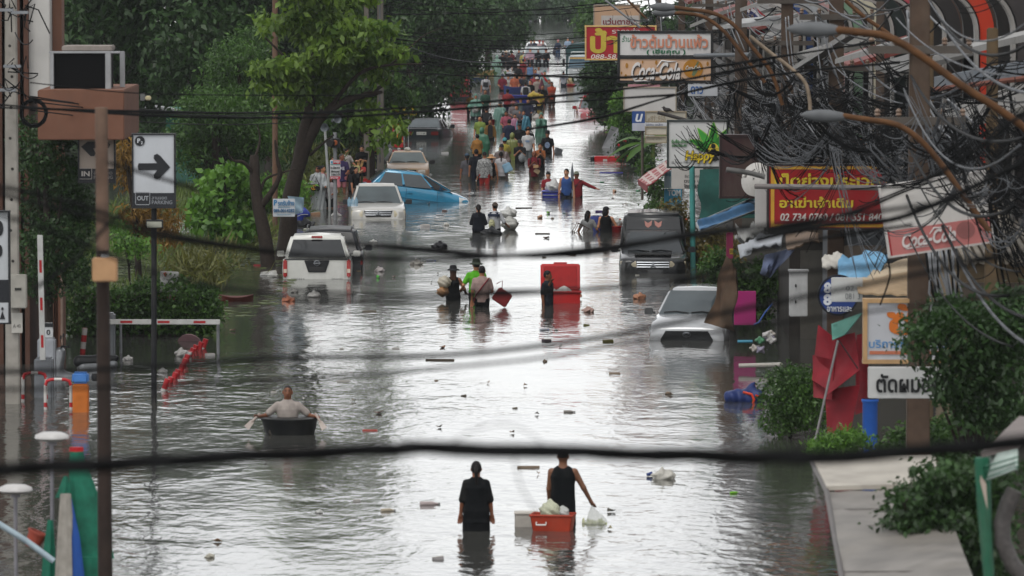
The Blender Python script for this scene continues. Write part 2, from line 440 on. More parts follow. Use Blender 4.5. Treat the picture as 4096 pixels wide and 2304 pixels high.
  body(o,'skirt' if kind == 'skirt' else ('trousers' if kind in ('long','loose') else 'shorts'),fbt,(-.3,-.26,max(zl - .03,zb)),(.3,.6 if sitting else .26,1.05),h,bm_,k)
 if poncho:
  col,hm = poncho[0],poncho[1] if len(poncho) > 1 else .45
  pm = mat('~' + col,.35,trans=.25,var=.2,scale=7,bump=.6,spec=.6)
  hooded = len(poncho) < 3 or poncho[2]
  def fpo(X,Y,Z):
   wr = .012*np.sin(X*41 + Z*9) + .008*np.sin(X*23 - Y*31)
   d = prof(X,Y,Z,[(hm,.27*fat,.21),(.85,.25*fat,.19),(1.15,.235*fat,.175),(1.35,.215,.14),(1.43,.13,.10),(1.48,.09,.085)]) + wr
   for sd in (-1,1):
    a,e,b = J[sd]
    d = smin(d,cap(X,Y,Z,a,e,.085,.10),.06)
    d = smin(d,cap(X,Y,Z,e,e + (b - e)*.85,.10,.085),.05)
   if hooded:
    x,y,z = hx(X,Y,Z)
    hd = smin(ell(x,y,z,(0,-.012,1.60),(.105,.125,.135)),cap(x,y,z,(0,-.03,1.66),(0,-.06,1.735),.05,.02),.06)
    hd = np.maximum(hd,-cap(x,y,z,(0,.07,1.575),(0,.3,1.56),.075,.09))
    d = smin(d,hd,.03)
   return d
  body(o,'raincoat',fpo,(-bx - .06,by0 - .08,hm),(bx + .06,by1 + .06,max(1.84,bz)),h,pm,k)
 hm_ = mat(hairc,.6,var=.3,scale=30,bump=.3,spec=.15)
 if hair != 'bald' and not (poncho and (len(poncho) < 3 or poncho[2])):
  def fha(X,Y,Z):
   x,y,z = hx(X,Y,Z)
   d = ell(x,y,z,(0,-.004,1.605),(.087,.106,.112))
   cut = np.maximum(y - .045 - np.maximum(z - 1.62,0)*1.2,0)
   front = (y - (.035 + (z - 1.60)*.75))*.8
   low = (1.56 - z) if hair in ('short','crop') else (1.50 - z)
   d = np.maximum(d,np.maximum(front,np.where(y < -.02,low - .03,low + .03)))
   if hair == 'crop': d = d + .008
   if hair == 'long': d = smin(d,np.maximum(bxd(x,y,z,(0,-.075,1.42),(.085,.042,.18),.04),y + .02),.03)
   if hair == 'bob': d = smin(d,np.maximum(ell(x,y,z,(0,-.045,1.52),(.105,.085,.12)),y - .02),.03)
   if hair == 'tail': d = smin(d,np.minimum(cap(x,y,z,(0,-.11,1.62),(0,-.15,1.55),.03,.035),cap(x,y,z,(0,-.15,1.55),(.01,-.125,1.30),.035,.02)),.02)
   if hair == 'bun': d = smin(d,ell(x,y,z,(0,-.12,1.645),(.045,.045,.045)),.02)
   return d
  body(o,'hair',fha,(-.16,-.24,1.2),(.16,.16,1.76),h*.85,hm_,k)
 if hat:
  kind,col = hat
  htm = mat(col,.8,var=.15,scale=12,bump=.2)
  def fht(X,Y,Z):
   x,y,z = hx(X,Y,Z)
   if kind == 'cap' or kind == 'capback':
    d = np.maximum(ell(x,y,z,(0,-.002,1.615),(.095,.115,.115)),1.622 - z)
    yy = y if kind == 'cap' else -y
    return smin(d,np.maximum(ell(x,yy,z,(0,.10,1.632),(.082,.095,.016)),.0 - yy),.02)
   if kind == 'beanie':
    return np.maximum(ell(x,y,z,(0,-.01,1.62),(.10,.12,.12)),1.59 - z)
   rad = {'bucket': .135,'sun': .20,'wide': .185}[kind]
   d = prof(x,y,z,[(1.60,rad,rad),(1.625,rad*.86,rad*.88),(1.655,.098,.112),(1.70,.095,.108),(1.735,.085,.10),(1.75,.05,.06)])
   return d
  body(o,'hat',fht,(-.24,-.24,1.56),(.24,.24,1.80),h*.85,htm,k)
 if fc and top > 560:
  Mh = Matrix.Scale(k,4) @ Matrix.Translation((0,0,1.47)) @ Matrix.Rotation(R(look if fc else -look),4,'Z') @ Matrix.Rotation(R(tilt),4,'X') @ Matrix.Translation((0,0,-1.47))
  for sd in (-1,1):
   b = MB(); b.lathe([(.0005,-.007),(.011,-.004),(.014,0),(.011,.004),(.0005,.007)],10,(0,0,0),1,.6)
   eo = b.build('eye',mat('#1c1310',.3),o); eo.matrix_local = Mh @ Matrix.Translation((sd*.032,.088,1.604))
   b = MB(); b.tube([(sd*.016,.098,1.625),(sd*.035,.095,1.629),(sd*.05,.084,1.622)],.005,5)
   eb = b.build('eyebrow',hm_,o); eb.matrix_local = Mh
  b = MB(); b.tube([(-.024,.098,1.521),(0,.106,1.523),(.024,.098,1.521)],[.004,.008,.004],6)
  mo = b.build('mouth',mat('#6b3b34',.5),o); mo.matrix_local = Mh
 M = Matrix.Translation(o.location) @ Euler(o.rotation_euler).to_matrix().to_4x4()
 pts = {sd: M @ (Vector(J[sd][2])*k) for sd in (-1,1)}
 return o,M,k,(pts if not fc else {-1: pts[1],1: pts[-1]})
# ---------------------------------------------------------------- flood water, the ground under it
def sheet(name,m,x0,x1,y0,y1,z):
 me = bpy.data.meshes.new('mesh'); me.from_pydata([(x0,y0,z),(x1,y0,z),(x1,y1,z),(x0,y1,z)],[],[(0,1,2,3)])
 return tag(link(name,me,m),kind='structure')
def water_mat():
 m = bpy.data.materials.new('water'); m.use_nodes = True; n = m.node_tree.nodes; l = m.node_tree.links; p = n['Principled BSDF']
 p.inputs['Base Color'].default_value = (.045,.045,.04,1); p.inputs['Roughness'].default_value = .08; p.inputs['IOR'].default_value = 1.42
 tc = n.new('ShaderNodeTexCoord')
 def noise(sx,sy,det,dist=0,rot=0):
  mp = n.new('ShaderNodeMapping'); mp.inputs['Scale'].default_value = (sx,sy,1); mp.inputs['Rotation'].default_value = (0,0,rot)
  t = n.new('ShaderNodeTexNoise'); t.inputs['Scale'].default_value = 1; t.inputs['Detail'].default_value = det; t.inputs['Distortion'].default_value = dist
  l.new(tc.outputs['Object'],mp.inputs[0]); l.new(mp.outputs[0],t.inputs['Vector']); return t.outputs['Fac']
 def math_(op,a,b):
  q = n.new('ShaderNodeMath'); q.operation = op
  for i,v in enumerate((a,b)):
   if isinstance(v,(int,float)): q.inputs[i].default_value = v
   else: l.new(v,q.inputs[i])
  return q.outputs[0]
 w1 = noise(1.1,.55,3,.5); w2 = noise(3.2,2.0,3,.3,.3); w3 = noise(.25,.06,2,.6)
 amp = n.new('ShaderNodeMapRange'); amp.inputs[1].default_value = .40; amp.inputs[2].default_value = .62; amp.inputs[3].default_value = .3; amp.inputs[4].default_value = 1.3
 l.new(noise(.10,.035,3,.4),amp.inputs[0])
 hgt = math_('MULTIPLY',math_('ADD',math_('ADD',math_('MULTIPLY',w1,.034),math_('MULTIPLY',w2,.014)),math_('MULTIPLY',w3,.03)),amp.outputs[0])
 b = n.new('ShaderNodeBump'); b.inputs['Strength'].default_value = 1; b.inputs['Distance'].default_value = 1.0
 l.new(hgt,b.inputs['Height']); l.new(b.outputs[0],p.inputs['Normal'])
 return m
sheet('water',water_mat(),-300,300,20,1400,0)
sheet('ground',mat('#4a4436',.9,scale=.3),-400,400,-50,1490,-1.0)
# ---------------------------------------------------------------- foliage
def leaves(cent,size,droop=.25,asp=.5,up=.5,sizevar=.45):
 N = len(cent)
 d = nrg.normal(size=(N,3)); d[:,2] -= droop*2; d /= np.linalg.norm(d,axis=1)[:,None]
 nn = nrg.normal(size=(N,3)); nn[:,2] += up*2.2
 nn -= d*(nn*d).sum(1)[:,None]; nn /= np.linalg.norm(nn,axis=1)[:,None]
 sd = np.cross(d,nn)
 L = (size*(1 + sizevar*(nrg.random(N)*2 - 1)))[:,None]
 a = cent; t = cent + d*L - nn*L*.12; q = cent + d*L*.42 + nn*L*.06
 V = np.stack([a,q + sd*L*asp*.5,t,q - sd*L*asp*.5],1).reshape(-1,3)
 return V,np.arange(4*N).reshape(-1,4)
def inblob(n,shell=.35):
 v = nrg.normal(size=(n,3)); v /= np.linalg.norm(v,axis=1)[:,None]
 r = nrg.random(n) ** (1 / 3); r = np.where(nrg.random(n) < .55,.72 + .3*nrg.random(n),r)
 return v*r[:,None]
def crown(blobs,twigs,per,spread,size,**kw):
 """blobs: (centre, radii); twigs spread over the blobs by volume, 'per' leaves round each"""
 vol = np.array([r[0]*r[1]*r[2] for c,r in blobs]); cnt = np.maximum((twigs*vol / vol.sum()).astype(int),3)
 pts = []
 for (c,r),k in zip(blobs,cnt): pts.append(np.array(c) + inblob(k)*np.array(r))
 pts = np.concatenate(pts)
 cent = np.repeat(pts,per,0) + nrg.normal(size=(len(pts)*per,3))*spread*np.array([1,1,.6])
 cent = cent[cent[:,2] > .05]
 return leaves(cent,size,**kw)
def blobs_px(lst,Y,dy=1.0):
 out = []
 for px,py,rx,ry in lst:
  s = S(Y); c = at(px,py,Y + rnd.uniform(-dy,dy)*.6)
  out.append(((c.x,c.y,c.z),(rx / s,max(min(rx / s,2.6),.5)*1.0,ry / s)))
 return out
def limbs(paths,m,parent,name='trunk'):
 b = MB()
 for pts,r0,r1 in paths:
  n = len(pts); P = []
  for i in range((n - 1)*4 + 1):
   t = i / 4; k = min(int(t),n - 2); f = t - k
   p0,p1,p2,p3 = (Vector(pts[max(k - 1,0)]),Vector(pts[k]),Vector(pts[k + 1]),Vector(pts[min(k + 2,n - 1)]))
   P.append(.5*((2*p1) + (p2 - p0)*f + (2*p0 - 5*p1 + 4*p2 - p3)*f*f + (3*p1 - p0 - 3*p2 + p3)*f ** 3))
  rs = [r0 + (r1 - r0)*(i / (len(P) - 1))*(1 + .12*math.sin(i*2.1)) for i in range(len(P))]
  b.tube(P,rs,9)
 return b.build(name,m,parent,smooth=60)
BARK = lambda: mat('#2a221c',.9,var=.3,scale=14,bump=.8)
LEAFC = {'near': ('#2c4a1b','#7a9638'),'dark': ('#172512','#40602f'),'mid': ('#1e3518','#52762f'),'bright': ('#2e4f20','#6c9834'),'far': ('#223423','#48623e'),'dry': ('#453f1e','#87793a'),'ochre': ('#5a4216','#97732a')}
def tree(label,px,py,Y,blobs,twigs,per,spread,size,col,trunk=None,name='tree',cat='tree',group=None,dy=1.0,extra=None,trans=.35,tr=None,**kw):
 """px, py: where it stands; blobs in photo pixels at depth Y"""
 tr = tr or ((.05,.02) if name in ('bush','shrub') else (.22,.12))
 b = at(px,py,Y); o = thing(name,label,cat,(b.x,b.y,0),0,group)
 B = blobs_px(blobs,Y,dy) + (extra or [])
 V,F = crown(B,twigs,per,spread,size,**kw)
 link('foliage' if name in ('bush','shrub') else 'crown',npmesh(V - np.array([b.x,b.y,0]),F),leafmat(*LEAFC[col],trans=trans),o)
 if trunk is None:
  top = B[0][0]; trunk = [([(0,0,-.9),((top[0] - b.x)*.3,0,top[2]*.4),(top[0] - b.x,top[1] - b.y,top[2])],tr[0],tr[1])]
  for c,r in B[1:]:
   c = Vector(c) - Vector((b.x,b.y,0)); trunk.append(([Vector(trunk[0][0][1]),(Vector(trunk[0][0][1]) + c) / 2 + Vector((0,0,.15)),c],tr[0]*.5,tr[1]*.25))
 limbs(trunk,BARK(),o,'stem' if name in ('bush','shrub') else 'trunk')
 return o
def wl_px(pts,Y,base,dy=None):
 return [at(x,y,Y + (dy[i] if dy else 0)) - base for i,(x,y) in enumerate(pts)]
def street_tree():
 Y = 160; b = at(1135,1045,Y); base = Vector((b.x,b.y,0))
 P = lambda pts,r0,r1,dy=None: (wl_px(pts,Y,base,dy),r0,r1)
 tr = [P([(1135,1075),(1150,950),(1165,780),(1215,600),(1275,480),(1330,430),(1420,390),(1530,368)],.30,.06),
  P([(1195,660),(1215,540),(1240,430),(1245,320),(1262,180),(1275,60),(1280,-60)],.20,.05),
  P([(1290,465),(1380,400),(1470,380),(1540,330),(1575,290)],.11,.03,[0,.5,.9,1.1,1.2]),
  P([(1245,420),(1190,300),(1130,220),(1060,150)],.08,.02,[0,-.6,-1,-1.3]),
  P([(1245,350),(1330,250),(1430,180),(1510,110)],.08,.02,[0,.4,.8,1]),
  P([(1320,430),(1430,300),(1540,262),(1690,256)],.07,.015,[0,-.6,-1,-1.2]),
  P([(1560,262),(1640,190),(1700,140),(1770,110)],.03,.008,[-1,-1.2,-1.3,-1.4]),
  P([(1330,440),(1400,480),(1460,530),(1530,555)],.05,.015,[0,.5,.8,.8]),
  P([(1240,620),(1290,575),(1335,540)],.05,.02,[0,-.3,-.5])]
 bl = [(1120,95,75,45),(1235,40,110,60),(1340,55,90,55),(1440,110,130,35),(1530,105,55,30),(1270,130,110,40),(1330,195,120,40),(1440,210,130,40),(1560,200,70,35),(1500,230,110,25),
  (1100,275,100,40),(1190,255,80,40),(1260,290,90,45),(1380,255,90,40),(1090,320,75,40),(1180,340,90,50),(1310,330,70,50),(1160,400,70,40),(1270,395,50,45),(1500,300,80,25),(1050,60,40,30),
  (1240,-50,160,50),(1400,-30,130,50),(1480,470,90,30),(1560,520,50,40),(1520,560,40,25),(1060,260,40,30),(1450,420,60,30)]
 o = thing('tree','leafy street tree with big drooping leaves behind the small white ad board','tree',base)
 V,F = crown(blobs_px(bl,Y,2.2),660,13,.14,.23,droop=.55,asp=.52,up=.35)
 link('crown',npmesh(V - np.array(base),F),leafmat(*LEAFC['near'],trans=.45),o); limbs(tr,BARK(),o)
street_tree()
def bare_tree():
 Y = 157; b = at(1075,1080,Y); base = Vector((b.x,b.y,0))
 P = lambda pts,r0,r1,dy=None: (wl_px(pts,Y,base,dy),r0,r1)
 tr = [P([(1078,1110),(1062,960),(1035,830),(1020,720),(1018,620)],.22,.13),P([(1040,830),(1085,770),(1120,700),(1110,640),(1100,560)],.10,.03,[0,-.2,-.3,-.4,-.5]),
  P([(1018,700),(975,650),(930,640),(905,590)],.07,.015,[0,-.3,-.5,-.7]),P([(1035,800),(1060,720),(1130,690),(1210,670)],.05,.012,[0,.3,.5,.7]),P([(1018,640),(1040,560),(1030,500)],.05,.01)]
 o = thing('tree','dark bare trunk with a few leafless branches in front of the street tree','tree',base); limbs(tr,BARK(),o)
 bl = [(900,690,55,45),(850,740,60,45),(930,720,60,40),(880,800,90,50),(880,870,120,50),(970,900,80,50),(820,900,70,40),(960,700,40,30),(800,810,45,35),(960,760,40,40)]
 tree('young heart leaved bush with glossy green leaves between the parking sign and the bare trunk',900,990,158,bl,260,9,.12,.20,'bright',name='bush',cat='bush',droop=.6,asp=.75,tr=(.06,.03))
bare_tree()
G = 'tall trees walling the left side'
tree('very dark broad tree behind the billboard box at the upper left',520,420,205,[(420,120,240,160),(560,260,230,150),(330,330,160,110),(640,100,220,150),(500,-60,330,150),(450,400,220,90)],2300,9,.28,.30,'dark',group=G,dy=3,extra=[((-14,205,10),(5,4,2))],droop=.35)
tree('dark glossy tree with pale tipped leaves in the upper left middle',840,420,200,[(780,130,190,150),(880,60,160,130),(850,270,130,110),(740,300,170,110),(800,-80,250,120),(930,170,90,110)],2000,9,.26,.28,'dark',group=G,dy=3,extra=[((-10,202,9),(4.5,4,2))],droop=.35)
tree('feathery light green tree left of the tall brown pole',960,560,190,[(1010,170,90,60),(950,230,110,60),(900,290,90,50),(990,330,140,80),(900,400,150,70),(1010,450,150,90)],1200,11,.2,.15,'mid',group=G,dy=2,asp=.35)
tree('round bushy green tree above the grass lot behind the parking sign',870,720,182,[(860,450,140,80),(800,540,120,80),(940,560,150,90),(1030,540,90,90),(880,640,140,80),(760,610,70,70)],1500,11,.2,.14,'mid',group=G,dy=2,asp=.4)
tree('dark shaded tree behind the feathery one',1080,500,230,[(1050,100,160,150),(1080,260,150,130),(1120,420,140,120),(1000,-60,220,120),(950,360,160,130),(620,420,180,60),(700,500,130,70)],2000,9,.3,.30,'dark',group=G,dy=3,droop=.3)
tree('tall dark overhanging tree beside the street, left of the crowd',1660,480,285,[(1600,40,170,100),(1750,60,170,120),(1650,180,170,100),(1800,200,130,90),(1700,300,150,90),(1620,370,130,80),(1760,330,110,70),(1860,250,70,60),(1680,430,110,60),(1850,120,110,70),(1640,-90,300,100),(1920,265,60,25)],3300,9,.26,.26,'dark',group=G,dy=3,droop=.4)
tree('dark tree with small pale flecked leaves overhanging the far crowd',1950,200,390,[(1950,40,110,60),(2010,90,90,60),(1930,130,110,60),(2050,30,70,50),(2060,130,55,40),(1900,30,110,60),(1990,160,80,25)],1900,9,.3,.32,'dark',group=G,dy=3,extra=None,droop=.4)
tree('green tree between the street tree and the dark overhanging one',1480,520,215,[(1480,330,110,90),(1560,400,90,80),(1420,420,90,70),(1400,480,80,60),(1500,200,130,100),(1350,520,90,70)],1300,9,.25,.2,'mid',group=G,dy=2)
tree('far pale green tree at the end of the street on the right',2330,60,520,[(2300,25,60,35),(2350,60,50,35),(2260,50,40,25),(2380,20,60,40)],600,9,.4,.45,'far',group=G,dy=3)
tree('far dark green tree right of the street lamp at the end of the street',2400,120,400,[(2390,60,60,60),(2430,120,70,60),(2370,110,40,50)],700,9,.35,.38,'mid',group=G,dy=2)
G2 = 'bushes along the right edge'
tree('glossy dark plumeria bush below the red and yellow sign',2440,490,268,[(2420,280,70,45),(2390,330,65,50),(2470,330,60,70),(2410,400,70,50),(2470,430,55,50),(2360,300,40,30),(2440,470,50,35),(2490,490,50,35)],560,12,.16,.26,'dark',name='bush',cat='bush',group=G2,asp=.32,droop=.0,up=.2)
tree('lighter green leafy shrub under the blank white sign',2500,540,250,[(2490,420,45,50),(2510,480,50,50),(2470,500,35,40),(2520,540,50,35)],380,10,.13,.14,'bright',name='bush',cat='bush',group=G2)
tree('round red flowering bush at the water edge by the banana leaves',2540,640,226,[(2520,590,60,50),(2570,610,55,45),(2500,560,40,35),(2540,640,70,30)],420,11,.12,.11,'dark',name='bush',cat='bush',group=G2)
tree('straggly vine tangle beside the teal post',2690,960,158,[(2690,870,60,70),(2740,930,50,60),(2850,980,90,60),(2870,1060,90,60),(2800,1010,60,50),(2720,990,50,50),(2780,1070,60,40)],560,10,.13,.13,'dry',name='bush',cat='bush',group=G2)
tree('dark green shrubs behind the pink board',2960,1180,135,[(2900,1100,90,60),(2960,1170,90,70),(3010,1250,70,70),(2870,1040,60,40),(3080,1120,80,80)],520,11,.13,.12,'mid',name='bush',cat='bush',group=G2)
tree('rounded bush growing out of the water by the crumpled red umbrella',3160,1750,104,[(3170,1520,90,60),(3150,1600,110,70),(3230,1640,90,80),(3130,1680,80,60),(3230,1540,60,60)],560,12,.10,.075,'mid',name='bush',cat='bush',group=G2)
tree('leafy tree hanging over the hair cut sign',3900,1700,78,[(3900,1290,150,70),(3800,1240,100,60),(3980,1380,130,90),(3860,1420,110,60),(3950,1500,140,90),(4060,1250,90,100),(3740,1330,90,45),(3850,1560,110,60),(4020,1620,110,90),(3700,1300,60,40),(3650,1390,40,40),(3780,1480,60,40),(3950,1640,120,80)],900,12,.12,.10,'dark',name='tree',cat='tree',group=G2,dy=.8,tr=(.06,.03))
tree('low yellow green fern clump below the red umbrella',3330,1830,92,[(3340,1770,70,35),(3400,1760,60,35),(3290,1800,40,30)],150,12,.09,.10,'bright',name='bush',cat='bush',group=G2,asp=.3)
tree('leafy plant climbing over the tilted white board at the lower right',3760,2250,60,[(3700,2130,110,80),(3640,2080,70,60),(3800,2100,120,90),(3900,2000,110,90),(3750,1960,90,60),(3620,2000,45,45),(3850,2220,130,80),(3680,2250,120,60),(3960,1900,120,70),(3980,2290,110,70),(3640,2200,90,90),(3700,2020,110,70),(3900,2130,140,110),(3800,1900,120,60)],1050,12,.10,.085,'dark',name='tree',cat='tree',group=G2,dy=.6)
tree('bush with shaded leaves in the far lower right corner behind the hair cut sign',3700,1900,90,[(3700,1760,130,60),(3820,1720,110,70),(3600,1800,110,45),(3900,1820,150,70)],480,12,.10,.09,'mid',name='bush',cat='bush',group=G2)
tree('dark leafy tree filling the gap behind the black framed signs',2650,480,345,[(2560,120,120,90),(2700,200,120,110),(2640,330,130,90),(2760,350,100,90),(2800,120,120,120),(2560,420,80,60)],1100,9,.4,.45,'dark',group=G2)
tree('narrow climbing shrub at the water edge under the striped awning',2630,850,186,[(2610,720,40,50),(2640,790,40,55),(2625,840,45,35),(2590,660,30,40)],240,11,.12,.12,'mid',name='bush',cat='bush',group=G2)
tree('huge dark tree far behind the billboard box',330,640,246,[(250,120,230,170),(350,330,260,150),(520,480,260,140),(300,560,240,110),(600,600,200,80),(180,400,150,200),(450,180,220,160)],1500,9,.4,.5,'dark',group=G,dy=2)
tree('huge dark tree far behind the feathery tree and the tall pole',900,640,250,[(780,300,220,150),(950,450,230,130),(1100,300,220,160),(800,560,200,80),(1050,580,220,80),(1000,80,250,150),(1200,480,160,130)],1600,9,.4,.5,'dark',group=G,dy=2)
tree('huge dark tree far behind the street tree',1400,560,300,[(1320,150,200,160),(1400,330,220,140),(1500,430,180,80),(1300,480,170,90),(1520,120,170,170),(1420,-60,260,120)],1500,9,.4,.5,'dark',group=G,dy=2)
tree('weedy overgrown bank of shrubs behind the waiting people',1300,690,218,[(1200,640,90,70),(1290,600,90,90),(1380,580,80,80),(1440,560,60,70),(1240,700,90,50),(1340,680,90,40),(1430,640,60,40),(1180,560,80,80)],900,10,.18,.16,'mid',name='bush',cat='bush',group='shrubs on the flooded verge')
tree('low bright weeds filling the verge behind the bare trunk',1100,830,188,[(1080,760,90,60),(1000,780,90,50),(1180,770,70,50),(1120,830,90,30),(950,830,100,35)],520,10,.15,.13,'bright',name='bush',cat='bush',group='shrubs on the flooded verge')
tree('dark climbing bush growing against the brown building',200,1150,118,[(180,620,110,110),(260,720,90,90),(200,820,120,100),(290,900,90,100),(200,980,120,100),(280,1060,100,100),(150,1120,90,80),(120,520,60,60),(320,820,60,80)],1000,11,.12,.10,'dark',name='bush',cat='bush',tr=(.10,.06))
tree('mango tree with ochre young leaves behind the parking signs',560,900,150,[(500,600,60,60),(520,690,50,60),(590,900,80,60),(650,860,60,60),(540,860,60,50),(660,930,50,50)],260,10,.14,.17,'ochre',name='tree',cat='tree',asp=.25,droop=.7,tr=(.1,.05))
tree('small lime green sapling at the grass edge under the parking sign',520,1000,148,[(500,960,60,40),(560,990,50,40),(470,920,40,30)],70,12,.12,.12,'bright',name='bush',cat='bush',tr=(.04,.02))
def hedge():
 Y = 131; a = W(255,1345); c = W(850,1345); o = thing('hedge','ivy covered hedge wall behind the lowered boom gate','hedge',((a.x + c.x) / 2,a.y,0))
 w = c.x - a.x
 B = [((x,rnd.uniform(-.1,.2),.62 + .1*math.sin(x*2.2)),(.42,.42,.66 + .1*math.sin(x*3))) for x in np.arange(-w / 2 + .3,w / 2 - .1,.33)] + [((w / 2 - .35 + .1*i,.1,.35 + .2*i),(.35,.4,.5)) for i in range(3)]
 V,F = crown(B,1500,9,.07,.085,droop=.3,asp=.8); link('foliage',npmesh(V,F),leafmat(*LEAFC['mid']),o)
 MB().box((-.1,.35,.3),(w - .6,.3,1.3)).build('wall',mat('#5c564c',.9,dirt=.5),o)
hedge()
def grass_lot():
 n = 5200; X = nrg.uniform(-13.5,-5.6,n); Y = nrg.uniform(134,205,n)
 keep = (X < -8.0 + np.clip((Y - 148)*.035,0,2.4)) & (np.sin(X*1.7 + Y*.23) + np.sin(X*.9 - Y*.31) + nrg.normal(size=n)*.6 > -.2) & (X > -.118*Y*.62 - 2.6)
 X,Y = X[keep],Y[keep]; c = np.repeat(np.stack([X,Y,np.full(len(X),.01)],1),5,0); c[:,:2] += nrg.normal(size=(len(c),2))*.12
 V,F = leaves(c,.30,droop=-1.1,asp=.09,up=0); o = link('grass',npmesh(V,F),leafmat('#34481b','#6a7c36')); tag(o,kind='stuff')
 n = 5000; X = nrg.uniform(-13,-5.8,n); Y = nrg.uniform(136,215,n); keep = np.sin(X*1.1 + Y*.17) + np.sin(X*2.3 - Y*.2) + nrg.normal(size=n)*.4 > .1
 c = np.stack([X[keep],Y[keep],np.full(keep.sum(),.012)],1); d = nrg.uniform(0,6.28,len(c)); L = nrg.uniform(.08,.25,len(c))
 u = np.stack([np.cos(d),np.sin(d),np.zeros(len(c))],1)*L[:,None]; v = np.stack([-np.sin(d),np.cos(d),np.zeros(len(c))],1)*L[:,None]*.6
 V = np.stack([c - u,c + v,c + u,c - v],1).reshape(-1,3); tag(link('floating_weed',npmesh(V,np.arange(len(V)).reshape(-1,4)),leafmat('#3f4f22','#6a783c')),kind='stuff')
grass_lot()
GB = 'reed clumps along the flooded verge'
for px,py,Y,sc_,lab in ((830,1080,150,1.0,'dry brown reed clump just left of the white pickup'),(760,1130,146,.9,'green and brown reed clump behind the ivy hedge end'),(1010,960,165,.8,'low yellow green weeds at the foot of the street tree'),(1160,800,190,1.1,'tall weeds behind the traffic light post'),(1260,700,208,1.2,'tall yellowish weeds behind the waiting group'),(1340,640,216,1.3,'overgrown weeds left of the man in black by the utility post')):
 b = at(px,py,Y); o = thing('reed_clump',lab,'reeds',(b.x,b.y,0),group=GB)
 n = 420; c = np.stack([nrg.normal(0,.42*sc_,n),nrg.normal(0,.5,n),nrg.uniform(0,.9*sc_,n) ** 1],1)
 V,F = leaves(c,.42,droop=-.55,asp=.12,up=0); link('foliage',npmesh(V,F),leafmat('#40441c','#6f7036' if 'brown' in lab else '#6f7a34'),o)
def banana():
 b = W(2610,690); o = thing('banana_plant','banana plant with long torn leaves leaning over the water by the happy sign','plant',(b.x,b.y,0))
 for k,(a0,l,up) in enumerate(((200,1.9,.5),(170,1.5,.9),(150,1.7,.3),(20,1.5,.8),(60,1.3,1.1),(230,1.6,.4))):
  m = MB(); N = 12; vs = []
  for i in range(N + 1):
   t = i / N; x = l*t*math.cos(R(a0)); y = l*t*math.sin(R(a0))*.6; z = 1.1 + up*1.3*t - 1.2*t*t
   wd = .26*math.sin(math.pi*min(1,t*.9 + .1)) ** .7*(1 - .12*(i % 2)); n_ = Vector((-math.sin(R(a0)),math.cos(R(a0)),0))
   c = Vector((x,y,z)); vs += [c + n_*wd - Vector((0,0,wd*.35)),c,c - n_*wd - Vector((0,0,wd*.35))]
  m.add(vs,[(i*3 + j,i*3 + j + 1,i*3 + j + 4,i*3 + j + 3) for i in range(N) for j in (0,1)])
  m.build('leaf',leafmat('#2c4a1c','#5f8436'),o)
 MB().tube([(0,0,-.9),(0,0,.4),(.03,0,1.2)],[.13,.11,.07],10).build('stem',mat('#5c6a34',.7),o)
banana()
def flowers():
 for px,py in ((2500,560),(2530,600),(2560,590),(2515,625),(2475,575),(2338,385),(2350,372),(2330,392)):
  c = at(px,py,224 if py > 500 else 264); V,F = leaves(np.array([[c.x,c.y,c.z]]).repeat(5,0),.09,asp=.8)
  tag(link('flower',npmesh(V,F),mat('#a3202a',.6)),'small red flower on the bush at the right water edge','flower','red flowers on the right bushes')
flowers()
def street_end():
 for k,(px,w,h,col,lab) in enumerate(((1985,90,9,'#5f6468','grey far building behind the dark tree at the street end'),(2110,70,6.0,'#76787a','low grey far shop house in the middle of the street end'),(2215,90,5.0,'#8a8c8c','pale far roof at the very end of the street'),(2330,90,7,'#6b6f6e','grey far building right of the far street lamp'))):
  Y = 640 + k*14; c = at(px,100,Y); s = S(Y); ww = w / s*1.1
  o = thing('shop_house',lab,'building',(c.x,Y,0),group='buildings closing the far end of the street')
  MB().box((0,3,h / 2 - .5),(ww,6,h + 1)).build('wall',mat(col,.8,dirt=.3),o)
  MB().prism([(-ww / 2 - .2,h),(ww / 2 + .2,h),(ww / 2,h + .5),(-ww / 2,h + .5)],-.3,6.2).build('roof',mat('#9a9c9c',.6,dirt=.3),o)
  for i in range(3):
   f = MB().box((-ww / 2 + ww*(i + .5) / 3,-.02,h*.62),(ww / 5,.06,h*.22)).build('window',mat('#23272a',.3),o)
  MB().box((0,-.6,h*.36),(ww,1.2,.12)).build('awning',mat(('#4c6f8e','#76787a','#4f7a6b','#5b6b8a')[k],.6),o)
 for k,(px,py,r,hh) in enumerate(((1900,60,110,14),(2080,70,45,6.5),(2140,60,40,5.5),(2200,90,40,4.5),(2280,70,60,8),(2420,60,110,14))):
  Y = 575 + k*8; c = at(px,py,Y)
  V,F = crown([((0,0,hh*.55),(r / S(Y)*1.1,3,hh*.5))],260,9,.5,.6)
  o = thing('tree',('broad hazy tree left of the street end','hazy round tree left of the middle of the street end','hazy round tree right at the vanishing end of the street','low hazy tree under the far pale roof','hazy tree right of the far pole','broad hazy tree at the right of the street end')[k],'tree',(c.x,Y,0),group='hazy far trees')
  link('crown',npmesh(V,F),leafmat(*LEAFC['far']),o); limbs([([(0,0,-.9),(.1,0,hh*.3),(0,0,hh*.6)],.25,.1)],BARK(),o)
street_end()
def haze(den=.00011):
 m = bpy.data.materials.new('haze'); m.use_nodes = True; n = m.node_tree.nodes; l = m.node_tree.links; n.remove(n['Principled BSDF'])
 v = n.new('ShaderNodeVolumePrincipled'); v.inputs['Color'].default_value = (.86,.89,.93,1); v.inputs['Density'].default_value = den; v.inputs['Anisotropy'].default_value = .2
 l.new(v.outputs[0],n['Material Output'].inputs['Volume'])
 o = MB().box((0,720,12),(840,1580,28)).build('haze',m,None,smooth=None); tag(o,kind='stuff')
haze()
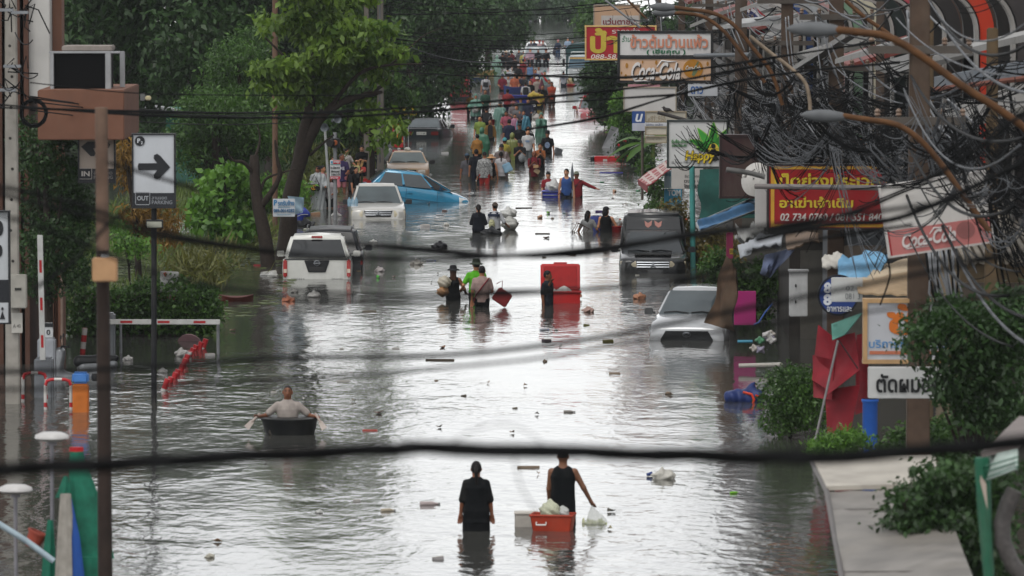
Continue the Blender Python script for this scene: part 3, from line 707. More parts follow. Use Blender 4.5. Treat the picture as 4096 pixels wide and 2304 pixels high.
# ---------------------------------------------------------------- vehicles: local +Y is the front, z = 0 the road
GLASS = lambda: mat('#0c0f11',.15,var=.1,spec=.2)
def loft(secs,n_cr=4):
 """secs: (y, z_low, z_belt, w_low, w_mid, w_belt, z_crown, w_crown) front to back"""
 b = MB(); rings = []
 for (y,zl,zb,wl,wm,wb,zc,wc) in secs:
  half = [(wl,zl),(wm*.985,zl + (zb - zl)*.3),(wm,zl + (zb - zl)*.62),(wb + (wm - wb)*.5,zl + (zb - zl)*.9),(wb,zb),(wc,zb + (zc - zb)*.7),(wc*.5,zc - (zc - zb)*.05),(0,zc)]
  rings.append([(x,y,z) for x,z in half] + [(-x,y,z) for x,z in half[-2::-1]])
 n = len(rings[0]); vs = [p for r in rings for p in r]
 fs = [(i*n + k,i*n + k + 1,(i + 1)*n + k + 1,(i + 1)*n + k) for i in range(len(rings) - 1) for k in range(n - 1)]
 fs += [(i*n + n - 1,i*n,(i + 1)*n,(i + 1)*n + n - 1) for i in range(len(rings) - 1)]
 fs += [tuple(range(n)),tuple((len(rings) - 1)*n + k for k in range(n))[::-1]]
 return b.add(vs,fs)
class Cabin:
 """tapered upper body: y values of windscreen base, roof front, roof rear, rear base"""
 def __init__(s,yf,yrf,yrr,yr,zb,zr,wb,wr,crown=.04):
  s.p = dict(yf=yf,yrf=yrf,yrr=yrr,yr=yr,zb=zb,zr=zr,wb=wb,wr=wr)
  s.A = {(0,sd): Vector((sd*wb,yf,zb)) for sd in (-1,1)}; s.B = {sd: Vector((sd*wr,yrf,zr)) for sd in (-1,1)}
  s.C_ = {sd: Vector((sd*wr,yrr,zr)) for sd in (-1,1)}; s.D = {sd: Vector((sd*wb,yr,zb)) for sd in (-1,1)}
  s.crown = crown
 def shell(s,name,m,o,bev=.06):
  A,B,C_,D = s.A,s.B,s.C_,s.D; p = s.p
  m1 = Vector((0,(p['yrf'] + p['yrr']) / 2,p['zr'] + s.crown)); q = s.crown*.6; mf = Vector((0,p['yrf'] + q*(p['yrf'] - p['yf']) / (p['zr'] - p['zb']),p['zr'] + q)); mr = Vector((0,p['yrr'] + q*(p['yrr'] - p['yr']) / (p['zr'] - p['zb']),p['zr'] + q))
  v = [A[0,-1],A[0,1],B[-1],B[1],C_[-1],C_[1],D[-1],D[1],mf,mr]
  f = [(0,1,3,8,2),(2,8,9,4),(8,3,5,9),(4,9,5,7,6),(0,2,4,6),(1,7,5,3),(0,6,7,1)]
  return MB().add(v,f).build(name,m,o,bevel=bev,seg=3,smooth=50)
 def front(s,i=.06,t=.07,b=.03):
  A,B = s.A,s.B; L = lambda a,c,q: a + (c - a)*q
  q = [L(A[0,-1],B[-1],b),L(A[0,1],B[1],b),L(A[0,1],B[1],1 - t),L(A[0,-1],B[-1],1 - t)]
  return s._in(q,i)
 def rear(s,i=.06,t=.08,b=.06):
  D,C_ = s.D,s.C_; L = lambda a,c,q: a + (c - a)*q
  q = [L(D[1],C_[1],b),L(D[-1],C_[-1],b),L(D[-1],C_[-1],1 - t),L(D[1],C_[1],1 - t)]
  return s._in(q,i)
 def _in(s,q,i):
  a,b,c,d = q
  w1 = (b - a).normalized()*i; w2 = (c - d).normalized()*i
  return [a + w1,b - w1,c - w2,d + w2]
 def side(s,sd,u0,u1,t0=None,t1=None,b=.06,t=.12):
  """window between shares u of the belt length (0 front) and t of the roof length"""
  t0 = u0 if t0 is None else t0; t1 = u1 if t1 is None else t1
  A,B,C_,D = s.A[0,sd],s.B[sd],s.C_[sd],s.D[sd]; L = lambda a,c,q: a + (c - a)*q
  lo = lambda u: L(A,D,u); hi = lambda u: L(B,C_,u)
  q = [L(lo(u0),hi(t0),b),L(lo(u1),hi(t1),b),L(lo(u1),hi(t1),1 - t),L(lo(u0),hi(t0),1 - t)]
  return q if sd > 0 else [q[1],q[0],q[3],q[2]]
def pane(name,q,m,o,off=.008,bulge=.02,n=6):
 a,b,c,d = map(Vector,q); nn = (d - a).cross(b - a).normalized()
 return MB().quadpatch(*[p + nn*off for p in (a,b,c,d)],n=n,bulge=bulge).build(name,m,o,smooth=180)
def lamp_patch(name,q,m,o,off=.01): return pane(name,q,m,o,off,.025,4)
def mirror(o,m,sd,y,z,x):
 b = MB(); b.box((sd*x,y,z),(.20,.10,.16)); b.box((sd*(x - .12),y,z - .04),(.1,.04,.05))
 return b.build('mirror',m,o,bevel=.03)
def wipers(o,cab,n=2):
 q = cab.front(); a,b = Vector(q[0]),Vector(q[1]); up = (Vector(q[3]) - a).normalized()
 nn = (Vector(q[3]) - a).cross(b - a).normalized()*.035
 for t0,t1 in ((.18,.52),(.56,.92)):
  MB().tube([a + (b - a)*t0 + nn + up*.03,a + (b - a)*(t0 + t1) / 2 + nn + up*.09,a + (b - a)*t1 + nn + up*.05],.013,5).build('wiper',mat('#0c0d0e',.5),o)
def place(px,py,yaw,depth,pitch=0,roll=0):
 p = W(px,py); return (p.x,p.y,-depth),(R(pitch),R(roll),R(yaw))
def car(name,label,px,py,yaw,depth,**kw):
 loc,rot = place(px,py,yaw,depth,kw.pop('pitch',0),kw.pop('roll',0))
 return thing(name,label,kw.pop('cat','car'),loc,rot=rot,group=kw.pop('group',None))
def bars(o,name,m,x0,x1,y,zs,t=.02,dy=.03):
 for z in zs:
  MB().tube([(x0,y - abs(x0)*.06,z),((x0 + x1) / 2,y + .0,z),(x1,y - abs(x1)*.06,z)],t,6).build(name,m,o)
def ellring(name,m,o,c,rx,rz,r=.012,n=20,parent=None):
 pts = [(c[0] + rx*math.cos(2*math.pi*k / n),c[1],c[2] + rz*math.sin(2*math.pi*k / n)) for k in range(n + 1)]
 return MB().tube(pts,r,5).build(name,m,o)
CHROME = lambda: mat('#85888c',.3,.9,var=.05)
BLK = lambda: mat('#0d0e10',.45,var=.2)
def white_pickup():
 paint = mat('#c8c8c2',.32,var=.05,coat=.4,dirt=.25)
 o = car('pickup_truck','white pickup truck with a canopy seen from behind, red tail lights above the water',1268,1116,0.9,.62,cat='pickup truck')
 loft([(4.4,.45,.95,.80,.86,.80,1.00,.7),(4.2,.4,.98,.86,.91,.85,1.04,.75),(3.0,.4,1.05,.88,.92,.88,1.10,.8),(1.0,.4,1.10,.88,.92,.90,1.12,.85),(.15,.4,1.14,.88,.925,.905,1.16,.86),(0.0,.42,1.14,.84,.905,.89,1.155,.84)]).build('body',paint,o,smooth=35)
 c2 = Cabin(3.05,2.35,1.6,1.5,1.06,1.68,.84,.64); c2.shell('cab',paint,o)
 pane('windshield',c2.front(),GLASS(),o)
 for sd in (-1,1): pane('side_window',c2.side(sd,.22,.95,.1,.95),GLASS(),o)
 cn = Cabin(1.52,1.45,.18,-.02,1.14,1.76,.885,.70,.05); sh = cn.shell('canopy',paint,o,.08)
 pane('rear_window',cn.rear(.10,.16,.10),mat('#101416',.08,coat=.6),o,.012,.03)
 for sd in (-1,1): pane('canopy_window',cn.side(sd,.12,.9,.14,.86,.2,.25),mat('#101416',.08,coat=.6),o)
 MB().box((0,.06,1.735),(.30,.05,.06)).build('brake_light',mat('#8e1a16',.25,coat=.5),o,bevel=.012)
 MB().box((0,-.012,.80),(1.50,.05,.62)).build('tailgate',paint,o,bevel=.02)
 MB().box((0,.0,1.148),(1.74,.06,.03)).build('tailgate_cap',mat('#4a4c4c',.5),o,bevel=.01)
 for sd in (-1,1):
  t = MB().box((sd*.845,.02,.90),(.11,.14,.48)).build('tail_light',mat('#a01713',.22,coat=.6),o,bevel=.03)
  MB().box((sd*.845,-.056,.84),(.085,.012,.10)).build('reverse_lens',mat('#c9b9a8',.2),t)
 pl = MB().prism([(-.34,1.12),(.34,1.12),(.23,.80),(-.23,.80)],-.062,-.035).build('plate_recess',mat('#1b1c1e',.45),o,bevel=.012)
 MB().box((0,-.066,.89),(.40,.012,.11)).build('license_plate',mat('#2c2c2c',.5),o)
 e = ellring('emblem',CHROME(),o,(0,-.072,1.045),.075,.065,.012)
 MB().box((0,-.075,1.045),(.19,.014,.025)).build('badge_bar',CHROME(),e)
 text('NAVARA',mat('#5b5d5f',.3,.6),o,(-.50,-.042,.625),.36,.045,'badge_letters',ext=.004)
 text('Sportversion',mat('#5b5d5f',.3,.6),o,(.54,-.042,.63),.30,.04,'badge_letters',shear=.3,ext=.003)
 MB().box((0,-.10,.46),(1.7,.16,.14)).build('bumper',mat('#6a6c6c',.35,.6),o,bevel=.03)
 for sd in (-1,1): mirror(o,paint,sd,2.6,1.15,1.03)
white_pickup()
def dark_suv():
 paint = mat('#12151b',.4,var=.1,coat=.12,dirt=.1,spec=.3)
 o = car('suv','dark navy car parked just beyond the white pickup, mostly hidden by it',1318,1084,0.5,.60)
 loft([(4.5,.4,.80,.70,.80,.7,.86,.6),(4.2,.35,.90,.82,.88,.8,.95,.7),(3.0,.35,.98,.86,.91,.86,1.0,.8),(1.0,.35,1.02,.87,.92,.88,1.03,.8),(.1,.4,1.04,.84,.90,.86,1.06,.8),(0,.45,1.0,.8,.87,.82,1.04,.75)]).build('body',paint,o,smooth=35)
 c = Cabin(3.3,2.55,.55,.08,1.0,1.70,.86,.66,.05); c.shell('roof',paint,o,.09)
 pane('rear_window',c.rear(.08,.12,.1),GLASS(),o); pane('windshield',c.front(),GLASS(),o)
 for sd in (-1,1):
  for u in ((.2,.45,.08,.4),(.48,.74,.43,.72),(.77,.95,.75,.95)): pane('side_window',c.side(sd,*u),GLASS(),o)
  mirror(o,paint,sd,2.95,1.08,1.02)
  MB().box((sd*.86,.06,.82),(.09,.12,.16)).build('tail_light',mat('#6e1512',.25),o,bevel=.03)
  MB().box((sd*.80,-.02,.56),(.16,.05,.09)).build('reflector',mat('#8a6a22',.4),o,bevel=.02)
  MB().tube([(sd*.62,.6,1.74),(sd*.63,1.5,1.78),(sd*.62,2.4,1.74)],.018,6).build('roof_rail',mat('#26292c',.4),o)
dark_suv()
def silver_pickup():
 paint = mat('#b5b3ad',.28,.25,var=.05,coat=.5,dirt=.22)
 o = car('pickup_truck','silver pickup truck facing the camera beside the blue hatchback',1513,877,182.5,.72,cat='pickup truck')
 loft([(.06,.5,.98,.60,.70,.62,1.02,.5),(0,.45,1.0,.80,.86,.80,1.05,.65),(-.25,.45,1.05,.86,.90,.86,1.10,.74),(-1.2,.45,1.13,.87,.91,.86,1.20,.76),(-2.6,.45,1.16,.87,.91,.88,1.2,.8),(-3.6,.45,1.14,.87,.9,.87,1.15,.8),(-5,.45,1.14,.84,.88,.86,1.15,.8)]).build('body',paint,o,smooth=35)
 c = Cabin(-1.12,-1.95,-3.15,-3.45,1.14,1.74,.84,.64,.045); c.shell('cab',paint,o,.07)
 pane('windshield',c.front(.07,.08,.02),mat('#3b4446',.05,coat=.6,var=.25,scale=2),o)
 wipers(o,c); pane('rear_window',c.rear(),GLASS(),o)
 for sd in (-1,1):
  pane('side_window',c.side(sd,.16,.55,.05,.5),GLASS(),o); pane('side_window',c.side(sd,.6,.95,.56,.95),GLASS(),o)
  mirror(o,mat('#24272a',.4),sd,-1.35,1.22,1.02)
  lamp_patch('headlight',[(sd*.86,-.05,.80),(sd*.50,.075,.80),(sd*.50,.06,1.0),(sd*.86,-.07,.99)][::sd*-1 if False else 1] if sd < 0 else [(.50,.075,.80),(.86,-.05,.80),(.86,-.07,.99),(.50,.06,1.0)],mat('#c9bfa6',.12,coat=.7),o,-.012 if sd < 0 and False else .012)
  MB().box((sd*.885,-2.2,.98),(.03,.2,.04)).build('door_handle',CHROME(),o,bevel=.01)
 MB().prism([(-.46,1.0),(.46,1.0),(.40,.80),(-.40,.80)],.07,.09).build('grille',BLK(),o)
 bars(o,'grille_bar',CHROME(),-.42,.42,.115,(.99,.925,.86),.017)
 e = thing('emblem',None,None); COL.objects.unlink(e); bpy.data.objects.remove(e)
 b = MB()
 for a in (90,210,330):
  u = Vector((math.cos(R(a)),0,math.sin(R(a)))); v = Vector((-u.z,0,u.x)); c0 = Vector((0,.14,.915))
  q = [c0,c0 + u*.05 + v*.03,c0 + u*.10,c0 + u*.05 - v*.03]
  b.add(q + [p + Vector((0,.015,0)) for p in q],[(0,1,2,3),(7,6,5,4),(0,4,5,1),(1,5,6,2),(2,6,7,3),(3,7,4,0)])
 b.build('emblem',CHROME(),o)
 MB().box((0,.02,.60),(1.74,.24,.28)).build('bumper',paint,o,bevel=.07,seg=3)
silver_pickup()
def black_pickup():
 paint = mat('#0e1012',.25,var=.08,coat=.35,dirt=.12)
 o = car('pickup_truck','black pickup truck with a tall canopy facing the camera by the teal post',2612,1094,178.5,.66,cat='pickup truck')
 loft([(.06,.5,.98,.60,.72,.62,1.02,.5),(0,.45,1.0,.80,.88,.82,1.05,.65),(-.25,.45,1.05,.88,.92,.88,1.10,.74),(-1.15,.45,1.13,.89,.93,.88,1.20,.76),(-2.6,.45,1.16,.89,.93,.90,1.2,.8),(-3.4,.45,1.14,.89,.92,.89,1.15,.8),(-5,.45,1.14,.86,.9,.88,1.15,.8)]).build('body',paint,o,smooth=35)
 c = Cabin(-1.05,-1.85,-2.95,-3.1,1.14,1.70,.88,.68,.03); c.shell('cab',paint,o,.06)
 pane('windshield',c.front(.06,.05,.02),mat('#1d2326',.04,coat=.8,var=.2,scale=2),o,.01,.035); wipers(o,c)
 cn = Cabin(-2.35,-2.62,-4.7,-4.9,1.16,2.16,.93,.80,.05); cn.shell('canopy',paint,o,.10)
 MB().quadpatch((-.74,-2.475,1.72),(.74,-2.475,1.72),(.72,-2.575,2.02),(-.72,-2.575,2.02),6,.02).build('canopy_front_glass',mat('#060708',.12,coat=.5),o,smooth=180)
 pane('rear_window',cn.rear(),GLASS(),o)
 for sd in (-1,1):
  q = [(sd*.14 + x*sd,0,z) for x,z in ((-.11,.10),(0,.03),(.10,.09),(.075,-.05),(0,-.10),(-.09,-.03))]
  b = MB(); pts = [Vector((x,-2.50 - (z + .02)*.3,1.87 + z)) for x,_,z in q]
  b.add(pts + [p + Vector((0,.02,0)) for p in pts],[tuple(range(6)),tuple(range(6,12))[::-1]] + [(i,(i + 1) % 6,6 + (i + 1) % 6,6 + i) for i in range(6)])
  b.build('canopy_emblem',mat('#a8766c',.5),o)
  pane('side_window',c.side(sd,.16,.55,.05,.5),GLASS(),o); pane('side_window',c.side(sd,.6,.95,.56,.95),GLASS(),o)
  pane('canopy_window',cn.side(sd,.12,.48,.12,.48,.3,.2),GLASS(),o); pane('canopy_window',cn.side(sd,.54,.92,.54,.92,.3,.2),GLASS(),o)
  mirror(o,paint,sd,-1.3,1.24,1.05)
  lamp_patch('headlight',([(-.86,-.05,.84),(-.44,.075,.84),(-.46,.06,1.0),(-.88,-.07,.99)] if sd < 0 else [(.44,.075,.84),(.86,-.05,.84),(.88,-.07,.99),(.46,.06,1.0)]),mat('#a9a08c',.12,coat=.7),o,.012)
  MB().box((sd*.91,-2.58,2.0),(.06,.05,.05)).build('marker_light',mat('#a04a2c',.3),o,bevel=.012)
 MB().prism([(-.44,1.0),(.44,1.0),(.42,.78),(-.42,.78)],.07,.09).build('grille',BLK(),o)
 bars(o,'grille_bar',CHROME(),-.44,.44,.115,(.965,.90,.835),.02)
 b = MB()
 for a in (90,210,330):
  u = Vector((math.cos(R(a)),0,math.sin(R(a)))); v = Vector((-u.z,0,u.x)); c0 = Vector((0,.145,.905))
  q = [c0,c0 + u*.045 + v*.026,c0 + u*.09,c0 + u*.045 - v*.026]
  b.add(q + [p + Vector((0,.015,0)) for p in q],[(0,1,2,3),(7,6,5,4),(0,4,5,1),(1,5,6,2),(2,6,7,3),(3,7,4,0)])
 b.build('emblem',CHROME(),o)
 MB().box((0,-.55,1.165),(1.0,.5,.05)).build('hood_scoop',paint,o,bevel=.02)
black_pickup()
def blue_hatch():
 paint = mat('#2b7c9e',.25,.05,var=.05,coat=.8,dirt=.08)
 p = W(1655,808)
 o = thing('hatchback','bright blue hatchback seen from its side with the nose sunk in the water','car',(p.x,p.y + .6,-.50),rot=(R(-5.5),0,R(-84)))
 loft([(1.86,.35,.60,.50,.62,.5,.66,.4),(1.72,.3,.70,.68,.76,.68,.78,.55),(1.35,.28,.80,.76,.82,.74,.90,.6),(.75,.28,.93,.80,.83,.79,1.0,.68),(-.3,.28,.97,.80,.83,.81,1.0,.7),(-1.4,.28,1.0,.79,.83,.80,1.02,.7),(-1.78,.35,.98,.72,.80,.74,1.0,.65),(-1.84,.4,.9,.66,.74,.68,.95,.6)]).build('body',paint,o,smooth=38)
 c = Cabin(1.25,.05,-1.2,-1.74,.95,1.50,.79,.58,.06); c.shell('roof',paint,o,.12)
 pane('windshield',c.front(),GLASS(),o); pane('rear_window',c.rear(),GLASS(),o)
 g = mat('#31383b',.06,coat=.7,var=.2,scale=1.5)
 for sd in (-1,1):
  pane('side_window',c.side(sd,.25,.57,.06,.52,.10,.14),g,o,.006,.012); pane('side_window',c.side(sd,.60,.89,.555,.95,.10,.14),g,o,.006,.012)
  q = c.side(sd,.055,.22,.035,.035,.06,.2); pane('quarter_panel',q,BLK(),o,.005,0)
  b = MB()
  for yy in (-.42,.66,-1.30): b.tube([(sd*.838,yy,.42),(sd*.838,yy,.70),(sd*.815,yy,.95)],.006,4)
  b.build('door_seam',mat('#123a52',.6),o)
  for yy in (-.28,-1.18): MB().box((sd*.838,yy,.80),(.03,.17,.035)).build('door_handle',paint,o,bevel=.012)
  mirror(o,mat('#173a52',.25,coat=.6),sd,.74,1.03,.94)
  pane('headlight',([(.62,1.80,.58),(.80,1.42,.64),(.745,1.40,.80),(.60,1.74,.72)] if sd > 0 else [(-.80,1.42,.64),(-.62,1.80,.58),(-.60,1.74,.72),(-.745,1.40,.80)]),mat('#d6d8d6',.1,coat=.8),o,.018,.02,4)
  MB().tube([(sd*.83,1.25,.57),(sd*.842,.2,.60),(sd*.835,-1.2,.66)],.012,5).build('side_crease',paint,o)
  MB().box((sd*.765,-1.72,.95),(.08,.16,.30)).build('tail_light',mat('#8a1a14',.25),o,bevel=.03)
 MB().prism([(-.4,.62),(.4,.62),(.36,.42),(-.36,.42)],1.84,1.87).build('grille',BLK(),o)
blue_hatch()
def tan_sedan():
 paint = mat('#a98c6e',.38,.2,var=.08,coat=.3,dirt=.4)
 o = car('sedan','tan sedan facing the camera with a white bag on its dirty roof',1632,696,181.5,.58)
 loft([(.03,.4,.70,.55,.70,.62,.76,.5),(0,.35,.73,.72,.79,.74,.80,.6),(-.25,.3,.80,.78,.82,.78,.86,.68),(-1.15,.3,.91,.80,.83,.79,.97,.7),(-2.3,.3,.94,.80,.83,.81,.96,.7),(-3.4,.3,.94,.79,.82,.79,.98,.68),(-4.2,.35,.90,.72,.78,.72,.95,.62),(-4.25,.4,.8,.66,.72,.66,.9,.55)]).build('body',paint,o,smooth=38)
 c = Cabin(-1.12,-1.85,-2.85,-3.45,.93,1.36,.77,.57,.035); c.shell('roof',paint,o,.06)
 pane('windshield',c.front(.05,.06,.02),mat('#55605f',.06,coat=.6,var=.3,scale=1.5),o); wipers(o,c); pane('rear_window',c.rear(),GLASS(),o)
 for sd in (-1,1):
  pane('side_window',c.side(sd,.14,.5,.03,.47),GLASS(),o); pane('side_window',c.side(sd,.54,.86,.53,.95),GLASS(),o)
  mirror(o,mat('#1d1b1a',.5),sd,-1.35,.99,.95)
  pane('headlight',([(-.66,.03,.60),(-.36,.06,.60),(-.40,.05,.74),(-.66,.01,.74)] if sd < 0 else [(.36,.06,.60),(.66,.03,.60),(.66,.01,.74),(.40,.05,.74)]),mat('#c9c4b8',.12,coat=.7),o,.012,.015,4)
  pane('turn_signal',([(-.79,-.10,.60),(-.67,.03,.60),(-.67,.01,.74),(-.78,-.12,.74)] if sd < 0 else [(.67,.03,.60),(.79,-.10,.60),(.78,-.12,.74),(.67,.01,.74)]),mat('#b04a22',.2,coat=.5),o,.012,.01,4)
 MB().prism([(-.33,.74),(.33,.74),(.25,.60),(-.25,.60)],.05,.075).build('grille',BLK(),o)
 MB().tube([(-.34,.075,.755),(0,.095,.765),(.34,.075,.755)],.013,6).build('grille_trim',mat('#b09a78',.3,.5),o)
 e = ellring('emblem',CHROME(),o,(0,.10,.68),.085,.055,.010); ellring('emblem_loop',CHROME(),e,(0,.10,.695),.05,.03,.008)
 MB().box((0,.0,.42),(1.62,.22,.26)).build('bumper',paint,o,bevel=.06,seg=3)
 f = lambda X,Y,Z: ell(X,Y,Z,(0,0,.05),(.12,.10,.085)) + .015*np.sin(X*40)*np.cos(Y*37 + Z*30)
 b = link('plastic_bag',nets(f,(-.15,-.15,-.05),(.15,.15,.15),.02),mat('#cfcfca',.4,trans=.3),None,180)
 M = o.matrix_basis.copy(); b.location = Matrix.Translation(o.location) @ Euler(o.rotation_euler).to_matrix().to_4x4() @ Vector((0,-2.3,1.385))
 tag(b,'small white plastic bag lying on the tan sedan roof','bag')
tan_sedan()
def teal_sedan():
 paint = mat('#0b161b',.3,var=.08,coat=.2,dirt=.08)
 o = car('sedan','dark teal sedan seen from behind under the tree by the red banner',1686,556,-8,.55)
 loft([(4.25,.35,.7,.6,.7,.6,.76,.5),(4.1,.3,.78,.74,.80,.74,.83,.62),(3.1,.3,.90,.80,.84,.8,.97,.7),(1.9,.3,.95,.81,.845,.82,.98,.7),(.9,.3,.98,.80,.84,.80,1.03,.7),(.1,.35,.98,.76,.82,.76,1.04,.68),(0,.4,.95,.72,.79,.72,1.0,.62)]).build('body',paint,o,smooth=38)
 c = Cabin(3.2,2.45,1.35,.62,.97,1.40,.79,.58,.035); c.shell('roof',paint,o,.06)
 pane('rear_window',c.rear(.05,.07,.05),mat('#4a5154',.15,coat=.3,var=.2,scale=2),o); pane('windshield',c.front(),GLASS(),o)
 MB().box((0,.02,1.06),(1.45,.14,.03)).build('spoiler',paint,o,bevel=.012)
 for sd in (-1,1):
  pane('side_window',c.side(sd,.14,.5,.03,.47),GLASS(),o); pane('side_window',c.side(sd,.54,.84,.53,.9),GLASS(),o)
  mirror(o,paint,sd,2.95,1.03,.96)
  MB().box((sd*.60,-.01,.80),(.34,.07,.17)).build('tail_light',mat('#5b120f',.22,coat=.4),o,bevel=.025)
 MB().box((0,-.02,.80),(.44,.03,.14)).build('license_plate',mat('#a9aaa4',.4),o,bevel=.008)
 text('1112 66',BLK(),o,(0,-.04,.80),.34,.07,'plate_letters',ext=.003)
teal_sedan()
def grey_suv():
 paint = mat('#a6a8aa',.25,.1,var=.05,coat=.9,dirt=.1)
 o = car('suv','silver grey suv facing the camera half covered by a rusty hanging cloth',2748,1362,172,.56)
 loft([(.05,.4,.74,.55,.72,.66,.80,.5),(0,.35,.80,.76,.84,.78,.88,.62),(-.25,.32,.90,.84,.90,.84,.98,.7),(-1.2,.32,1.02,.87,.915,.85,1.08,.74),(-2.4,.32,1.05,.88,.92,.87,1.08,.76),(-3.6,.32,1.06,.87,.91,.86,1.08,.76),(-4.3,.36,1.0,.80,.86,.80,1.05,.7),(-4.4,.4,.9,.74,.80,.74,1.0,.64)]).build('body',paint,o,smooth=38)
 c = Cabin(-1.2,-2.05,-3.7,-4.2,1.04,1.60,.85,.64,.05); c.shell('roof',paint,o,.08)
 pane('windshield',c.front(.06,.07,.02),mat('#41494c',.05,coat=.7,var=.15,scale=2),o,.01,.03); wipers(o,c); pane('rear_window',c.rear(),GLASS(),o)
 for sd in (-1,1):
  pane('side_window',c.side(sd,.14,.45,.03,.43),GLASS(),o); pane('side_window',c.side(sd,.49,.82,.48,.85),GLASS(),o)
  mirror(o,mat('#26282a',.3,coat=.5),sd,-1.5,1.12,1.04)
  pane('headlight',([(-.86,-.16,.68),(-.46,.05,.66),(-.50,.03,.78),(-.87,-.20,.86)] if sd < 0 else [(.46,.05,.66),(.86,-.16,.68),(.87,-.20,.86),(.50,.03,.78)]),mat('#aab0b2',.1,coat=.8),o,.02,.02,4)
  MB().tube([(sd*.60,-2.0,1.66),(sd*.62,-2.9,1.70),(sd*.60,-3.8,1.66)],.02,6).build('roof_rail',mat('#1c1e20',.4),o)
  MB().box((sd*.62,.03,.46),(.13,.04,.07)).build('fog_lamp',mat('#c8c8c4',.15),o,bevel=.02)
 MB().prism([(-.48,.78),(.48,.78),(.60,.58),(.52,.42),(-.52,.42),(-.60,.58)],.055,.085).build('grille',mat('#121416',.5),o)
 e = ellring('emblem',CHROME(),o,(0,.10,.70),.085,.055,.010); ellring('emblem_loop',CHROME(),e,(0,.10,.71),.05,.03,.008)
 MB().lathe([(.02,0),(.04,.02),(.012,.10),(.008,.18)],8,(.05,-3.9,1.64)).build('antenna',BLK(),o)
grey_suv()
def red_sedan():
 paint = mat('#8e1c26',.25,var=.06,coat=.7)
 o = car('sedan','red sedan facing the camera half hidden by the bush at the water edge',2386,466,184,.62)
 loft([(.05,.4,.68,.5,.70,.62,.74,.5),(0,.35,.74,.74,.82,.74,.82,.6),(-.3,.3,.84,.80,.85,.80,.92,.7),(-1.15,.3,.95,.82,.86,.81,1.02,.7),(-2.4,.3,.98,.82,.86,.83,1.0,.7),(-3.6,.3,.98,.80,.84,.8,1.02,.7),(-4.3,.4,.92,.7,.78,.7,.98,.6)]).build('body',paint,o,smooth=38)
 c = Cabin(-1.15,-1.95,-2.95,-3.6,.97,1.46,.80,.59,.04); c.shell('roof',paint,o,.07)
 pane('windshield',c.front(),mat('#4a5254',.06,coat=.6),o); pane('rear_window',c.rear(),GLASS(),o)
 for sd in (-1,1):
  pane('side_window',c.side(sd,.14,.5,.03,.47),GLASS(),o); pane('side_window',c.side(sd,.54,.86,.53,.95),GLASS(),o)
  mirror(o,paint,sd,-1.35,1.04,1.0)
  pane('headlight',([(-.84,-.14,.64),(-.42,.06,.66),(-.46,.04,.76),(-.82,-.2,.84)] if sd < 0 else [(.42,.06,.66),(.84,-.14,.64),(.82,-.2,.84),(.46,.04,.76)]),mat('#b9bcbb',.12,coat=.7),o,.02,.02,4)
 MB().box((0,.055,.72),(.80,.03,.045)).build('grille_bar',CHROME(),o,bevel=.012)
 MB().prism([(-.45,.60),(.45,.60),(.5,.45),(-.5,.45)],.05,.07).build('grille',BLK(),o)
 ellring('emblem',CHROME(),o,(0,.085,.72),.08,.05,.012)
red_sedan()
def tarp_truck():
 o = car('truck','pale grey truck with a dark green tarpaulin cover facing the camera beyond the red sign',2330,330,178,.62,cat='truck')
 pt = mat('#a9adae',.4,var=.08,dirt=.2)
 MB().box((0,-.85,1.05),(1.86,1.6,.95)).build('cab_lower',pt,o,bevel=.09,seg=3)
 c = Cabin(-.06,-.28,-1.5,-1.62,1.5,2.28,.92,.84,.06); c.shell('cab_roof',pt,o,.08)
 pane('windshield',c.front(.05,.10,.03),mat('#33505f',.06,coat=.6),o,.01,.03)
 MB().box((.2,.012,2.12),(1.15,.02,.10)).build('sun_strip',mat('#b08a45',.6),o)
 for sd in (-1,1):
  pane('side_window',c.side(sd,.1,.8,.1,.8),GLASS(),o)
  mb = MB(); mb.box((sd*1.16,-.1,1.85),(.16,.08,.42)); mb.tube([(sd*.93,-.1,2.0),(sd*1.16,-.1,2.05)],.02); mb.build('mirror',BLK(),o,bevel=.02)
  MB().box((sd*.70,-.04,.86),(.30,.06,.20)).build('headlight',mat('#c3c4c0',.15,coat=.5),o,bevel=.03)
 MB().box((0,-.05,1.35),(1.2,.05,.05)).build('front_trim',mat('#d0d2d2',.4),o)
 MB().box((0,.0,.62),(1.9,.2,.24)).build('bumper',mat('#55585a',.5),o,bevel=.03)
 b = MB()
 for x in (-.7,.7): b.tube([(x,-.3,2.36),(x,-.32,2.48),(x,-1.4,2.48),(x,-1.42,2.36)],.025,6)
 for y in (-.35,-.7,-1.05,-1.38): b.tube([(-.72,y,2.48),(.72,y,2.48)],.02,6)
 b.build('roof_rack',mat('#8b8f90',.4,.5),o)
 tp = mat('#1f3a3a',.55,var=.2,bump=.5,scale=3)
 MB().prism([(-1.08,.9),(-1.06,2.72),(-.72,2.95),(0,3.02),(.72,2.95),(1.06,2.72),(1.08,.9)],-1.8,-5.2).build('tarpaulin',tp,o,bevel=.05)
 MB().box((0,-3.5,.75),(2.1,3.4,.3)).build('flatbed',mat('#3a3d3f',.6),o)
tarp_truck()
